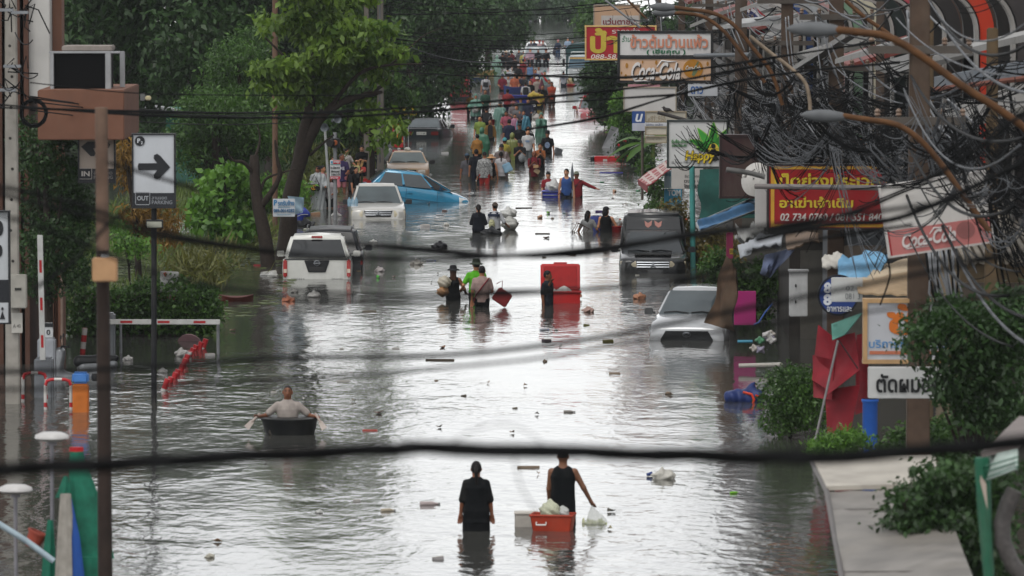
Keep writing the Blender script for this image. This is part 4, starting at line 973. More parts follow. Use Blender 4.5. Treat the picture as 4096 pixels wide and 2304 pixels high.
def far_pickup(px,py,yaw,depth,label,col,bed=True):
 paint = mat(col,.3,.3,var=.06,coat=.5)
 o = car('pickup_truck',label,px,py,yaw,depth,cat='pickup truck')
 loft([(4.9,.45,.95,.75,.82,.76,1.0,.65),(4.6,.42,1.02,.84,.88,.84,1.08,.7),(3.4,.42,1.10,.86,.90,.86,1.16,.76),(1.7,.42,1.10,.86,.90,.87,1.12,.8)]).build('body',paint,o,smooth=38)
 for sd in (-1,1): MB().box((sd*.84,.85,.80),(.08,1.75,.70)).build('bed_side',paint,o,bevel=.025)
 MB().box((0,.02,.80),(1.6,.07,.68)).build('tailgate',paint,o,bevel=.025); MB().box((0,.88,.52),(1.62,1.7,.06)).build('bed_floor',mat('#303234',.7),o)
 c = Cabin(3.5,2.75,1.95,1.68,1.10,1.72,.85,.66,.04); c.shell('cab',paint,o,.07)
 pane('rear_window',c.rear(.08,.16,.12),mat('#7f888b',.1,coat=.5),o); pane('windshield',c.front(),GLASS(),o)
 for sd in (-1,1):
  pane('side_window',c.side(sd,.18,.9,.06,.9),GLASS(),o); mirror(o,paint,sd,3.0,1.2,1.02)
  MB().box((sd*.81,-.02,.86),(.12,.1,.36)).build('tail_light',mat('#9c1c17',.25,coat=.5),o,bevel=.03)
 MB().box((0,-.05,.45),(1.66,.14,.14)).build('bumper',mat('#3c3f41',.5),o,bevel=.03)
 return o
far_pickup(2146,262,1,.42,'silver pickup truck driving away with passengers sitting in its open bed','#8f9496')
far_pickup(2146,236,0,.52,'white pickup truck with a crowd in its bed, just beyond the silver one','#c9cccc')
def box_van():
 o = car('box_truck','small truck with a faded red cover seen from behind under the trees',1836,402,-1,.6,cat='truck')
 rd = mat('#9a2f36',.7,var=.18,scale=3,bump=.2,dirt=.2)
 b = MB(); b.prism([(-.55,.75),(.52,.82),(.54,2.1),(-.30,2.1)],0,2.6); b.build('cover',rd,o,bevel=.03)
 MB().box((0,1.3,.62),(1.1,2.5,.25)).build('chassis',BLK(),o,bevel=.03)
 MB().box((0,-.02,.70),(1.06,.06,.22)).build('tailboard',mat('#17191b',.6),o,bevel=.02)
 for sd in (-1,1): MB().box((sd*.45,-.06,.66),(.10,.04,.10)).build('tail_light',mat('#7c1512',.3),o,bevel=.01)
 c = Cabin(4.2,3.9,2.8,2.7,1.1,1.8,.62,.56); c.shell('cab',mat('#2a3c52',.4),o,.05); pane('windshield',c.front(),GLASS(),o)
 MB().box((0,3.4,.85),(1.2,1.5,.55)).build('cab_lower',mat('#2a3c52',.4),o,bevel=.06)
box_van()
def scooter():
 p = W(300,1505)
 o = thing('motor_scooter','grey and black motor scooter half under water beside the boom gate','scooter',(p.x,p.y,-.45),rot=(R(4),R(8),R(100)))
 g = mat('#6c6e70',.3,.4,coat=.5); k = BLK()
 b = MB(); b.lathe([(.17,-.05),(.24,-.045),(.255,0),(.24,.045),(.17,.05)],20)
 for nm,yy in (('wheel',.62),('wheel',-.58)):
  w_ = b.build(nm,mat('#101112',.8),o) if yy > 0 else link(nm,w_.data,None,o); w_.rotation_euler = (0,R(90),0); w_.location = (0,yy,.26)
 f = lambda X,Y,Z: smin(cap(X,Y,Z,(0,.45,.45),(0,.36,.92),.16,.12),cap(X,Y,Z,(0,.36,.42),(0,-.05,.34),.15,.14),.1)
 link('front_fairing',nets(f,(-.25,-.3,.15),(.25,.7,1.1),.02),g,o,180)
 f = lambda X,Y,Z: smin(cap(X,Y,Z,(0,-.15,.62),(0,-.75,.74),.15,.10),cap(X,Y,Z,(0,-.1,.4),(0,-.55,.5),.12,.12),.08)
 link('tail_fairing',nets(f,(-.25,-1.0,.2),(.25,.1,.95),.02),g,o,180)
 f = lambda X,Y,Z: smin(cap(X,Y,Z,(0,-.05,.76),(0,-.45,.80),.13,.12),cap(X,Y,Z,(0,-.45,.80),(0,-.8,.87),.12,.07),.05)
 link('seat',nets(f,(-.2,-1.0,.6),(.2,.15,1.0),.02),k,o,180)
 MB().tube([(-.34,.22,1.02),(-.18,.33,1.05),(0,.36,1.0),(.18,.33,1.05),(.34,.22,1.02)],.02,8).build('handlebar',k,o)
 for sd in (-1,1):
  bb = MB(); bb.tube([(sd*.2,.32,1.05),(sd*.28,.34,1.22)],.008,5); bb.box((sd*.29,.34,1.26),(.12,.03,.08)); bb.build('mirror',k,o,bevel=.008)
 MB().box((0,.52,.86),(.2,.08,.14)).build('headlight',mat('#c9cbca',.15,coat=.5),o,bevel=.04)
scooter()
# ---------------------------------------------------------------- signs
class Sign:
 def __init__(s,label,x0,y0,x1,y1,Y,face,frame=None,fw=5,th=.14,roll=0,yaw=0,name='shop_sign',cat='sign',rough=.45,dirt=.25,group=None,pole=None):
  s.xc,s.yc,s.s,s.th = (x0 + x1) / 2,(y0 + y1) / 2,S(Y),th
  c = at(s.xc,s.yc,Y); s.w,s.h = (x1 - x0) / s.s,(y1 - y0) / s.s
  s.o = thing(name,label,cat,c,rot=(0,R(roll),R(yaw)),group=group)
  MB().box((0,0,0),(s.w,th,s.h)).build('panel',mat(face,rough,dirt=dirt,var=.06,scale=2),s.o,bevel=.01)
  if frame:
   f = fw / s.s; b = MB(); fm = mat(frame,.5,dirt=.2)
   for z in (-1,1): b.box((0,-.015,z*(s.h / 2 - f / 2)),(s.w + .02,th + .03,f + .01))
   for x in (-1,1): b.box((x*(s.w / 2 - f / 2),-.018,0),(f + .01,th + .036,s.h - 2*f + .012))
   b.build('frame',fm,s.o)
  if pole:
   for x,ya,yb,r,c_ in pole:
    MB().tube([s.loc(x,ya,.06),s.loc(x,yb,.06)],r,8).build('post',mat(c_,.6,dirt=.3),s.o)
 def loc(s,px,py,y=None): return Vector(((px - s.xc) / s.s,-s.th / 2 - .008 if y is None else y,(s.yc - py) / s.s))
 def t(s,body,x0,y0,x1,y1,col,bold=.0,shear=0,lift=0,name='lettering',rough=.5):
  l = s.loc((x0 + x1) / 2,(y0 + y1) / 2); l.y -= lift
  return text(body,mat(col,rough,var=.08),s.o,l,(x1 - x0) / s.s,(y1 - y0) / s.s,name,bold,shear)
 def poly(s,pts,col,name,lift=0,th=.008,rough=.5,var=.1):
  q = [s.loc(x,y) for x,y in pts]; y0 = q[0].y - lift
  return MB().prism([(p.x,p.z) for p in q],y0 - th,y0 + .002).build(name,mat(col,rough,var=var),s.o)
 def rect(s,x0,y0,x1,y1,col,name,lift=0,**k): return s.poly([(x0,y0),(x1,y0),(x1,y1),(x0,y1)],col,name,lift,**k)
 def disc(s,x,y,rx,ry,col,name,lift=0): return s.poly([(x + rx*math.cos(R(a)),y + ry*math.sin(R(a))) for a in range(0,360,15)],col,name,lift)
 def ribbon(s,pts,w,col,name,lift=.004):
  return MB().tube([s.loc(x,y) - Vector((0,lift,0)) for x,y in pts],[q / s.s for q in w],6).build(name,mat(col,.5),s.o)
def cola(s,x0,y0,x1,y1,col,edge=None):
 W_,H_ = x1 - x0,y1 - y0
 if edge: s.t('Coca-Cola',x0 + 3,y0 + 4,x1 + 4,y1 + 4,edge,.035,.4)
 s.t('Coca-Cola',x0,y0,x1,y1,col,.03,.4,.006)
 s.ribbon([(x0 + W_*.02,y1 - H_*.15),(x0 + W_*.08,y1 + H_*.08),(x0 + W_*.25,y1 + H_*.06),(x0 + W_*.5,y1 + H_*.12)],[3,4,3,1],col,'script_swash',.008)
 s.ribbon([(x0 + W_*.52,y0 + H_*.3),(x0 + W_*.62,y0 - H_*.08),(x0 + W_*.75,y0 - H_*.02),(x0 + W_*.92,y0 - H_*.05)],[2,4,4,1],col,'script_swash',.008)
a = Sign('red sign with huge yellow letters, pale yellow edge and phone number 088-585',2340,102,2625,240,214,'#9c1420','#c9a566',5,pole=[(2600,150,420,.06,'#5b534a')])
a.t('ป้า',2360,112,2475,213,'#b9a33a',.035); a.t('ง',2490,150,2540,213,'#b9a33a',.03); a.t('ราคาส่ง',2448,112,2560,134,'#c8c3bd'); a.t('088-5855',2364,217,2500,235,'#cfcac4',.01,.2)
a = Sign('faded beige sign with dark red letters high above the red and yellow one',2374,18,2560,104,236,'#b08f72','#8d8378',3,pole=[(2540,60,400,.06,'#5b534a')])
a.rect(2405,62,2555,102,'#a9a39e','lower_panel'); a.t('แว่นตาชัย',2412,72,2540,98,'#6e1f27',.02)
a = Sign('white sign with faded orange letters and green words in a black frame',2470,124,2852,230,178,'#c4c2c0','#17181a',9,pole=[(2835,120,900,.07,'#3c342d')])
a.t('ข้าวต้มบ้านแพ้ว',2520,138,2832,192,'#bf7f66',.028); a.t('ร้าน',2487,142,2524,167,'#1f6a45',.01,.3); a.t('( เฮียคุณ )',2586,196,2742,220,'#1d6440',.02)
a = Sign('orange tinted cola sign with big white script and bottle disc in a black frame',2470,226,2852,331,177.6,'#c2a084','#17181a',9)
cola(a,2524,248,2722,318,'#cdc9c6','#3a302b')
d = a.disc(2772,275,40,38,'#a5701c','bottle_disc',.01); a.t('Coca-Cola',2742,262,2802,280,'#d0ccc4',.02,.4,.02)
a.poly([(2790,245),(2796,247),(2786,268),(2790,285),(2776,305),(2766,300),(2776,270)],'#5d6b4a','bottle',.014)
for x,y,r in ((2507,262,7),(2503,305,6),(2625,250,6),(2830,255,6),(2818,312,5),(2486,292,4),(2570,248,4)): a.disc(x,y,r*.8,r*1.5,'#9a6a1c','syrup_drop')
a = Sign('blank white weathered sign below the cola sign',2494,348,2705,446,172,'#b9b6b3','#8f8575',3,pole=[(2690,350,800,.05,'#4a423a')])
a = Sign('pink and white strip sign just under the cola sign frame',2512,338,2640,350,175,'#b07d84',None,2)
a = Sign('white sign with blue letters behind the cables',2752,338,2870,384,168,'#aeb0b4',None)
a.t('ดาว',2762,345,2812,376,'#2b558f',.02)
a = Sign('small blue sign with one large white letter',2528,445,2580,524,168,'#27477f',None,pole=[(2570,450,800,.04,'#4a423a')])
a.t('น',2541,455,2572,487,'#d0d2d6',.03,.25); a.rect(2529,492,2579,523,'#a9abb6','lower_panel')
a = Sign('cream sign with faint phone number 031-720',2581,445,2745,488,167,'#aaa496','#8b7f6a',3)
a.t('02-374',2602,463,2660,472,'#77684e',.0,.2); a.t('031-720',2591,473,2662,484,'#77684e',.0,.2)
a = Sign('narrow white sign strip with blue writing under the cream one',2578,491,2668,505,166.5,'#b9babd',None); a.t('ไม้ดัด เหล็ก',2582,494,2650,502,'#27365f',.01)
a = Sign('cream box sign without writing, right of the small blue sign',2580,506,2668,540,166.2,'#b3ada0','#8c826c',3)
a = Sign('lowest cream box sign with faint grey letters, right of the small blue sign',2580,545,2668,572,166,'#a8a191','#8c826c',3); a.t('เอฟเฟค',2590,550,2645,560,'#6d6756')
a = Sign('white light box sign with a big green leaf and yellow happy lettering',2668,480,2912,672,157,'#c2c2c0','#2e3432',6,.2)
gm = ['#2e7f2a','#3c9434','#256b25']
for k,(dx,dy,wd) in enumerate(((2,-112,26),(-62,-88,24),(62,-88,24),(-92,-42,22),(92,-42,22),(-70,-8,15),(70,-8,15))):
 cx,cy = 2852,600; n = math.hypot(dx,dy); ux,uy = dx / n,dy / n
 L_ = [(cx + dx*t + sgn*-uy*wd*.62*math.sin(math.pi*t ** .8),cy + dy*t + sgn*ux*wd*.62*math.sin(math.pi*t ** .8)) for sgn,ts in ((1,(0,.2,.4,.6,.8,.97)),(-1,(.97,.8,.6,.4,.2))) for t in ts]
 G_ = [(cx + dx*1.05*t + sgn*-uy*wd*.8*math.sin(math.pi*t ** .8),cy + dy*1.05*t + sgn*ux*wd*.8*math.sin(math.pi*t ** .8)) for sgn,ts in ((1,(0,.2,.4,.6,.8,.97)),(-1,(.97,.8,.6,.4,.2))) for t in ts]
 a.poly(G_,'#7fa84a','leaf_edge',.002*k); a.poly(L_,gm[k % 3],'leaf',.01 + .002*k)
a.disc(2853,598,22,26,'#c9b43c','halo',.026)
a.disc(2853,584,9,10,'#121312','silhouette_head',.036)
a.poly([(2845,596),(2861,596),(2868,612),(2884,622),(2866,624),(2880,640),(2826,640),(2842,624),(2826,612),(2838,606)],'#121312','silhouette',.036)
a.t('Happy',2738,600,2864,655,'#4a3a10',.06,.18,.04); a.t('Happy',2740,602,2860,652,'#c8ae24',.03,.18,.05)
a.t('รับซื้อ-จำหน่าย',2685,556,2768,572,'#2f7a34',.02); a.t('ราคาปลีก-ส่ง',2686,574,2746,586,'#2f7a34',.02); a.t('@ Happy Weed',2686,644,2760,656,'#5b5b5b',.0)
def post(label,px0,pyt,pyb,Y,r,col,name='post',cat='post',px1=None,group=None):
 p = at(px1 or px0,pyb,Y); q = at(px0,pyt,Y); o = thing(name,label,cat,(p.x,p.y,p.z),group=group)
 MB().tube([(0,0,min(-p.z - .9,0) if p.z < 1 else 0),(0,0,.01),(q.x - p.x,0,q.z - p.z)],r,12).build('shaft',mat(col,.7,var=.2,scale=3,dirt=.5),o)
 return o
post('flaking teal painted steel post holding up the happy sign',2768,665,1060,156.6,.075,'#3b7f7a',px1=2772)
a = Sign('turquoise vertical florist sign with TOM in white capitals',2657,755,2727,925,163,'#3a8aa8',None,.1)
a.t('TOM',2670,758,2722,783,'#c9cdce',.04); a.t('FLORIST',2674,790,2718,801,'#1f5468',.01)
a.t('ร้านดอกไม้',2678,812,2715,824,'#bcd0d6',.01); a.t('จัดส่ง',2680,830,2708,842,'#bcd0d6',.01); a.t('086',2704,898,2724,908,'#cfd4d4',.02)
a = Sign('pale blue narrow sign above the turquoise florist sign',2657,682,2690,752,162.8,'#a4bac4',None,.08); a.t('ออ',2662,690,2684,704,'#4f8aa0',.02)
a = Sign('white notice board with dark handwriting behind the teal post',2686,672,2812,756,160,'#b5b1ac',None)
a.t('รับวางบุกเบิก',2738,698,2808,713,'#26262a',.01); a.t('ตงศา ปะ',2736,716,2808,730,'#26262a',.01); a.t('โทร. 065-4',2736,735,2808,750,'#26262a',.015)
a = Sign('dark maroon rusty box sign without writing',2878,538,3062,792,134,'#3a2322','#2b1a19',8,.35,dirt=.6)
a = Sign('red restaurant sign with yellow letters, golden border and phone numbers',3068,655,3566,918,111,'#8f0d14','#1d1414',6,.2)
for z in (670,902): a.rect(3082,z - 6,3556,z + 6,'#b98a2c','gold_border')
a.rect(3082,664,3096,908,'#b98a2c','gold_border',.004); a.rect(3542,664,3556,908,'#b98a2c','gold_border',.004)
a.t('เป็ดย่างประเวท',3096,692,3520,744,'#c3ab2e',.03); a.t('อาเฆ่าเจ้าเดิม',3116,785,3412,830,'#c3ab2e',.03); a.t('02 734 0760 / 081 551 8407',3120,852,3552,882,'#c4b9b4',.015,.15)
a = Sign('narrow white ribbed box standing against the edge of the red restaurant sign',3020,750,3066,910,111.6,'#a9a8a6',None,.25)
a = Sign('crooked faded cola sign, blank white above and pink red strip below',3532,712,3960,1000,84.5,'#c3bfba','#b3aeaa',5,.22,roll=-8.5)
a.rect(3534,895,3958,998,'#b06a66','pink_strip'); cola(a,3590,912,3810,970,'#cfc6c3'); a.disc(3850,935,38,36,'#8a5552','bottle_disc',.004); a.rect(3534,890,3546,998,'#8e1c22','red_edge',.006)
def round_sign():
 c = at(3352,1180,101); o = thing('shop_sign','round blue sign with white numerals and words','sign',c); s = S(101)
 b = MB().prism([(78 / s*math.cos(R(t)),78 / s*math.sin(R(t))) for t in range(0,360,10)],-.06,.06); b.build('panel',mat('#1f3a78',.45,dirt=.15),o)
 b = MB().tube([(79 / s*math.cos(R(t)),-.06,79 / s*math.sin(R(t))) for t in range(0,370,10)],.02,6,False).build('rim',mat('#12161f',.5),o)
 text('8',mat('#c4c7cc',.5),o,(-.19,-.07,.13),.13,.2,bold=.05); text('8',mat('#c4c7cc',.5),o,(-.19,-.07,-.08),.15,.2,bold=.05); text('อาหารและ',mat('#c4c7cc',.5),o,(.02,-.07,-.245),.44,.09,bold=.02)
round_sign()
a = Sign('white board with grey phone numbers overlapping the round blue sign',3325,1110,3450,1207,99.5,'#b3b4b2',None,.06)
a.t('02-1',3382,1142,3440,1162,'#6b6e70',.0); a.t('081 3',3380,1172,3440,1196,'#6b6e70',.0)
a = Sign('wood framed sign with big orange letter and blue words half hidden by leaves',3452,1194,3800,1452,88,'#a9aaae','#a8875f',14,.2)
a.t('ซั',3545,1212,3690,1338,'#b8631f',.03); a.t('ก',3700,1280,3770,1335,'#b8631f',.03); a.t('บริการซัก อบ รีด',3474,1354,3785,1390,'#3c76a8',.012); a.rect(3476,1402,3790,1416,'#a86248','orange_stripe')
a = Sign('white hair cut sign with bold black letters',3472,1468,3800,1592,86,'#b4b4b2',None,.18,.22)
a.t('ตัดผมชาย',3502,1492,3790,1568,'#0f1011',.026)
a = Sign('bright pink board behind the rusty cloth',2936,1164,3024,1300,128,'#a52a70',None,.06,.08)
a = Sign('tall magenta sign with a small yellow number plate',2905,930,2932,1034,131,'#8a1f4c',None); a.rect(2918,994,2932,1016,'#b99a2a','number_plate'); a.t('01',2920,998,2931,1012,'#20200f',.02,0,.01)
# ---------------------------------------------------------------- awnings, cloths and stalls
def cloth(name,label,cat,quad,m,th=.03,n=10,wave=.03,seed=1,part='sheet',frame=None,stripes=None):
 """quad: four (px, py, Y) corners, left bottom, right bottom, right top, left top"""
 q = [at(*p) for p in quad]; c = sum(q,Vector()) / 4; o = thing(name,label,cat,c); q = [p - c for p in q]
 nn = (q[1] - q[0]).cross(q[3] - q[0]).normalized(); vs = []; r = random.Random(seed); ph = [r.uniform(0,6) for _ in range(4)]
 for side in (0,1):
  for j in range(n + 1):
   for i in range(n + 1):
    u,v = i / n,j / n; p = q[0]*(1 - u)*(1 - v) + q[1]*u*(1 - v) + q[2]*u*v + q[3]*(1 - u)*v
    wv = wave*(math.sin(u*9 + ph[0])*.6 + math.sin(v*7 + u*4 + ph[1]) + .5*math.sin(u*23 + v*11 + ph[2]))
    vs.append(p + nn*(wv - side*th))
 w = n + 1; K = w*w
 f = [(j*w + i,j*w + i + 1,(j + 1)*w + i + 1,(j + 1)*w + i) for j in range(n) for i in range(n)]
 fs = f + [tuple(K + k for k in t[::-1]) for t in f]
 ring = list(range(w)) + [j*w + n for j in range(1,w)] + [n*w + i for i in range(n - 1,-1,-1)] + [j*w for j in range(n - 1,0,-1)]
 fs += [(ring[k],K + ring[k],K + ring[(k + 1) % len(ring)],ring[(k + 1) % len(ring)]) for k in range(len(ring))]
 ob = MB().add(vs,fs).build(part,m,o,smooth=70)
 if stripes:
  ob.data.materials.append(stripes[1])
  for k,pl in enumerate(ob.data.polygons):
   kk = k % (n*n) if k < 2*n*n else 0
   if (kk % n) % 2: pl.material_index = 1
 if frame: MB().tube([q[0],q[1],q[2],q[3],q[0]],.025,6).build('frame',mat(frame,.5),o)
 return o
pl = lambda col,**k: mat(col,k.pop('rough',.6),var=k.pop('var',.15),scale=k.pop('scale',3),trans=k.pop('trans',.15),dirt=k.pop('dirt',.35),bump=.15)
o = cloth('awning','red and white striped awning over the water below the happy sign','awning',[(2553,716,164),(2590,742,161),(2690,668,161),(2668,640,164)],pl('#8f3f42'),stripes=None,n=12,wave=.012,part='canopy')
st = pl('#b3a49e'); ob = o.children[0]; ob.data.materials.append(st)
for k,p_ in enumerate(ob.data.polygons):
 if k < 288 and ((k % 144) // 12) % 3 == 1 or (k < 288 and (k % 12) % 3 == 1): p_.material_index = 1
b = [at(2553,716,164),at(2590,742,161),at(2590,770,161),at(2556,738,164)]; c0 = Vector(o.location)
MB().quadpatch(*[p - c0 for p in (b[3],b[2],b[1],b[0])],n=4,th=.02).build('valance',pl('#8f3f42'),o)
cloth('tarpaulin','dark green fabric screen behind the teal post','tarpaulin',[(2800,872,151),(3075,872,149),(3075,668,149),(2800,678,151)],mat('#14433c',.8,var=.2,bump=.3),wave=.05,seed=3)
cloth('awning','sloping blue awning sheet beside the green screen','awning',[(2800,926,128),(3040,836,134),(3026,786,135),(2786,892,129)],pl('#4e78a0'),wave=.04,seed=4,part='canopy',frame='#7e8486')
cloth('awning','torn white and blue plastic sheet hanging under the red restaurant sign','awning',[(2950,1005,122),(3110,985,120),(3140,940,122),(2960,962,124)],pl('#b4b8be',trans=.3),wave=.08,seed=5,part='sheet')
cloth('tarpaulin','drooping faded blue tarp roll below the torn plastic sheet','tarpaulin',[(3040,1100,118),(3080,1110,118),(3190,985,117),(3060,1020,118)],pl('#5b6580'),wave=.08,seed=6)
cloth('tarpaulin','crumpled grey plastic roll beside the blue awning','tarpaulin',[(2945,975,126),(3055,935,126),(3060,900,127),(2955,930,127)],pl('#8a8a88'),wave=.12,seed=7)
cloth('awning','brown rusty roof sheet under the red restaurant sign','awning',[(3150,1000,117),(3270,960,116),(3270,925,118),(3140,940,119)],pl('#6e5a48'),wave=.03,seed=8,part='sheet')
cloth('tarpaulin','brown and rust streaked cloth hanging as a pointed triangle over the suv','tarpaulin',[(2824,1292,126.5),(2930,1325,126),(2944,1085,126),(2906,1025,126.4)],mat('#4c3a2c',.85,var=.45,scale=2.2,bump=.4,dirt=.5),wave=.06,seed=9)
cloth('awning','curved cream awning above the wood framed sign','awning',[(3436,1168,98),(3690,1172,98),(3690,1075,101),(3420,1120,101)],pl('#a58c6c',trans=.1),wave=.03,seed=10,part='canopy')
cloth('awning','upper slope of the cream shop roof','awning',[(3420,1120,101),(3700,1078,101),(3720,1020,104),(3500,1055,104)],pl('#bdaa8e',trans=.1),wave=.02,seed=11,part='canopy')
cloth('awning','light blue cloth thrown over the cream awning','awning',[(3345,1095,102.5),(3470,1140,101),(3560,1020,103),(3370,1010,104)],pl('#6fa2c4'),wave=.06,seed=12,part='sheet')
cloth('awning','white curved awning end left of the light blue cloth','awning',[(3285,1062,104),(3345,1075,103),(3370,1015,104),(3300,1015,105)],pl('#b9b5ac'),wave=.03,seed=13,part='canopy')
def canopy_right():
 o = cloth('awning','big tilted white board roof at the water edge in the lower right','awning',[(3372,2330,57),(3900,2330,55),(3760,1955,63),(3308,1965,63)],pl('#716d68',trans=0,dirt=.6,scale=1.4,var=.3),wave=.015,seed=14,th=.06,part='lower_sheet')
 c = Vector(o.location); q = [at(3306,1962,63),at(3760,1950,63),at(3740,1838,65),at(3250,1850,65)]
 MB().quadpatch(*[p - c for p in q],n=4,th=.05).build('upper_sheet',pl('#a09a90',trans=0,dirt=.5,scale=2),o)
 for t in (.2,.38,.55,.72,.88): MB().tube([at(3308 + 64*t,1965 + 365*t,62.9 - 6*t) - c,at(3760 + 140*t,1955 + 375*t,62.9 - 8*t) - c],.006,6).build('sheet_rib',mat('#5e5a56',.7,dirt=.4),o)
 MB().tube([at(3248,1850,65) - c,at(3306,1962,63) - c,at(3372,2332,57) - c],.03,8).build('edge_pipe',mat('#4b4644',.5,dirt=.4),o)
canopy_right()
def green_canopy():
 c = at(4010,1900,51); o = thing('awning','green framed awning with white striped valance in the lower right corner','awning',c); g = mat('#1c5a42',.6,var=.2,dirt=.4)
 P = lambda x,y,Y=51: at(x,y,Y) - c
 MB().quadpatch(P(3948,1925),P(4070,1880,49),P(4072,1800,50),P(3928,1832,52),6,th=.02).build('valance',pl('#a9b8b0'),o)
 for k in range(3): MB().tube([P(3942 - k*4,1912 - k*22,50.98),P(4070,1868 - k*20,48.98)],.008,5).build('valance_stripe',g,o)
 MB().tube([P(3928,1830),P(3938,2040),P(3958,2340)],[.07,.065,.05],8).build('post',g,o)
 MB().quadpatch(P(3920,1925,50.8),P(3950,2040,50.8),P(3945,1935,50.8),P(3922,1900,50.8),2).build('torn_sticker',mat('#a8988c',.6),o)
 MB().quadpatch(P(3926,1830),P(4072,1800),P(4200,1680,56),P(4080,1680,58),4,th=.04).build('roof',mat('#6f6663',.7,dirt=.5),o)
 pts = [P(4060,1960),P(4030,2020),P(4008,2090),P(4012,2170),P(4050,2260),P(4120,2330)]
 MB().tube(pts,.075,12).build('duct_hose',mat('#4c4846',.6,var=.3,scale=20),o)
green_canopy()
def satellite_dish():
 c = at(3015,715,119); o = thing('satellite_dish','white satellite dish beside the red restaurant sign','satellite dish',c,rot=(R(78),0,R(-35)))
 pr = [(r,-.35*r*r*1.8) for r in (.02,.12,.22,.3,.36)]
 MB().lathe(pr[::-1] + [(r,z - .015) for r,z in pr],24).build('dish',mat('#b5b2ad',.5,dirt=.4),o)
 MB().tube([(0,.2,0),(0,0,.35)],.012).build('feed_arm',mat('#6d6a66',.5),o); MB().box((0,0,.36),(.07,.07,.1)).build('receiver',mat('#b9b6b0',.5),o,bevel=.015)
satellite_dish()
def cabinet():
 c = at(3193,1265,114); o = thing('cabinet','white metal cabinet standing by the blue sign','cabinet',c); s = S(114)
 MB().box((0,0,90 / s),(72 / s,.3,178 / s)).build('body',mat('#a9aaaa',.45,dirt=.3),o,bevel=.015)
 MB().box((0,0,184 / s),(82 / s,.36,8 / s)).build('top_plate',mat('#b4b5b5',.45),o,bevel=.01)
 for z in (60,125): MB().box((-.06,-.165,z / s),(.03,.04,.06)).build('latch',BLK(),o,bevel=.006)
cabinet()
def red_umbrella():
 c = at(3370,1740,100); o = thing('market_umbrella','collapsed dark red market umbrella draped in folds','umbrella',c); s = S(100); P = lambda x,y,d=0: at(x,y,100 + d) - c
 m = mat('#7c1320',.6,var=.25,scale=3,trans=.12,bump=.4)
 def fold(pts,m_,nm,n=8):
  q = [P(*p) for p in pts]; MB().quadpatch(q[0],q[1],q[2],q[3],n,.12,.015).build(nm,m_,o,smooth=80)
 fold([(3250,1520,.3),(3330,1570,-.2),(3350,1360,0),(3275,1300,.4)],m,'cloth_panel'); fold([(3300,1590,-.2),(3440,1480,-.4),(3420,1330,0),(3345,1350,0)],m,'cloth_panel')
 fold([(3310,1760,-.1),(3400,1740,-.1),(3440,1540,-.3),(3300,1560,.2)],m,'cloth_panel'); fold([(3420,1660,0),(3475,1640,.1),(3470,1330,.4),(3425,1340,.2)],m,'cloth_panel')
 fold([(3255,1590,.2),(3330,1600,0),(3330,1440,0),(3252,1420,.4)],m,'cloth_panel')
 fold([(3330,1362,-.3),(3380,1340,-.3),(3452,1252,0),(3326,1298,0)],mat('#5d9184',.5,trans=.2),'teal_flap',4)
 MB().tube([P(3352,1362,-.35),P(3300,1590,-.5),P(3252,1800,-.7)],.022,8).build('pole',mat('#6b6868',.4,.5),o); MB().tube([P(3355,1360,-.3),P(3432,1475,-.4)],.012,6).build('rib',BLK(),o)
red_umbrella()
def stalls():
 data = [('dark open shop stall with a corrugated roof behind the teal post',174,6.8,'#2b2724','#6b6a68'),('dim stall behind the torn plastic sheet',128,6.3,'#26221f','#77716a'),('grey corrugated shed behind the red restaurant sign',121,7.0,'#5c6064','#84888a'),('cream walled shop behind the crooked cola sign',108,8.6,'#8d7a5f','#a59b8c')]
 for lab,Y,x,c1,c2 in data:
  o = thing('market_stall',lab,'stall',(x,Y,0),group='low shops behind the signs'); w = 5.5
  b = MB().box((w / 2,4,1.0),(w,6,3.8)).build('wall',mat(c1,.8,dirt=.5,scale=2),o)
  b = MB(); n = 40
  for i in range(n): b.tube([(-.4 + (w + .6)*i / n,.2,2.95),(-.4 + (w + .6)*i / n,7.2,3.6)],.07,5)
  b.build('roof',mat(c2,.6,dirt=.5),o)
  for i in range(3): MB().box((.9 + i*1.7,.96,.9),(1.3,.12,2.2)).build('shutter',mat('#3a3a3c' if i % 2 else '#4d4a44',.6,dirt=.4),o,bevel=.01)
  MB().box((w / 2,.94,2.35),(w,.1,.3)).build('sign_band',mat('#6b5f54',.6,dirt=.4),o)
stalls()
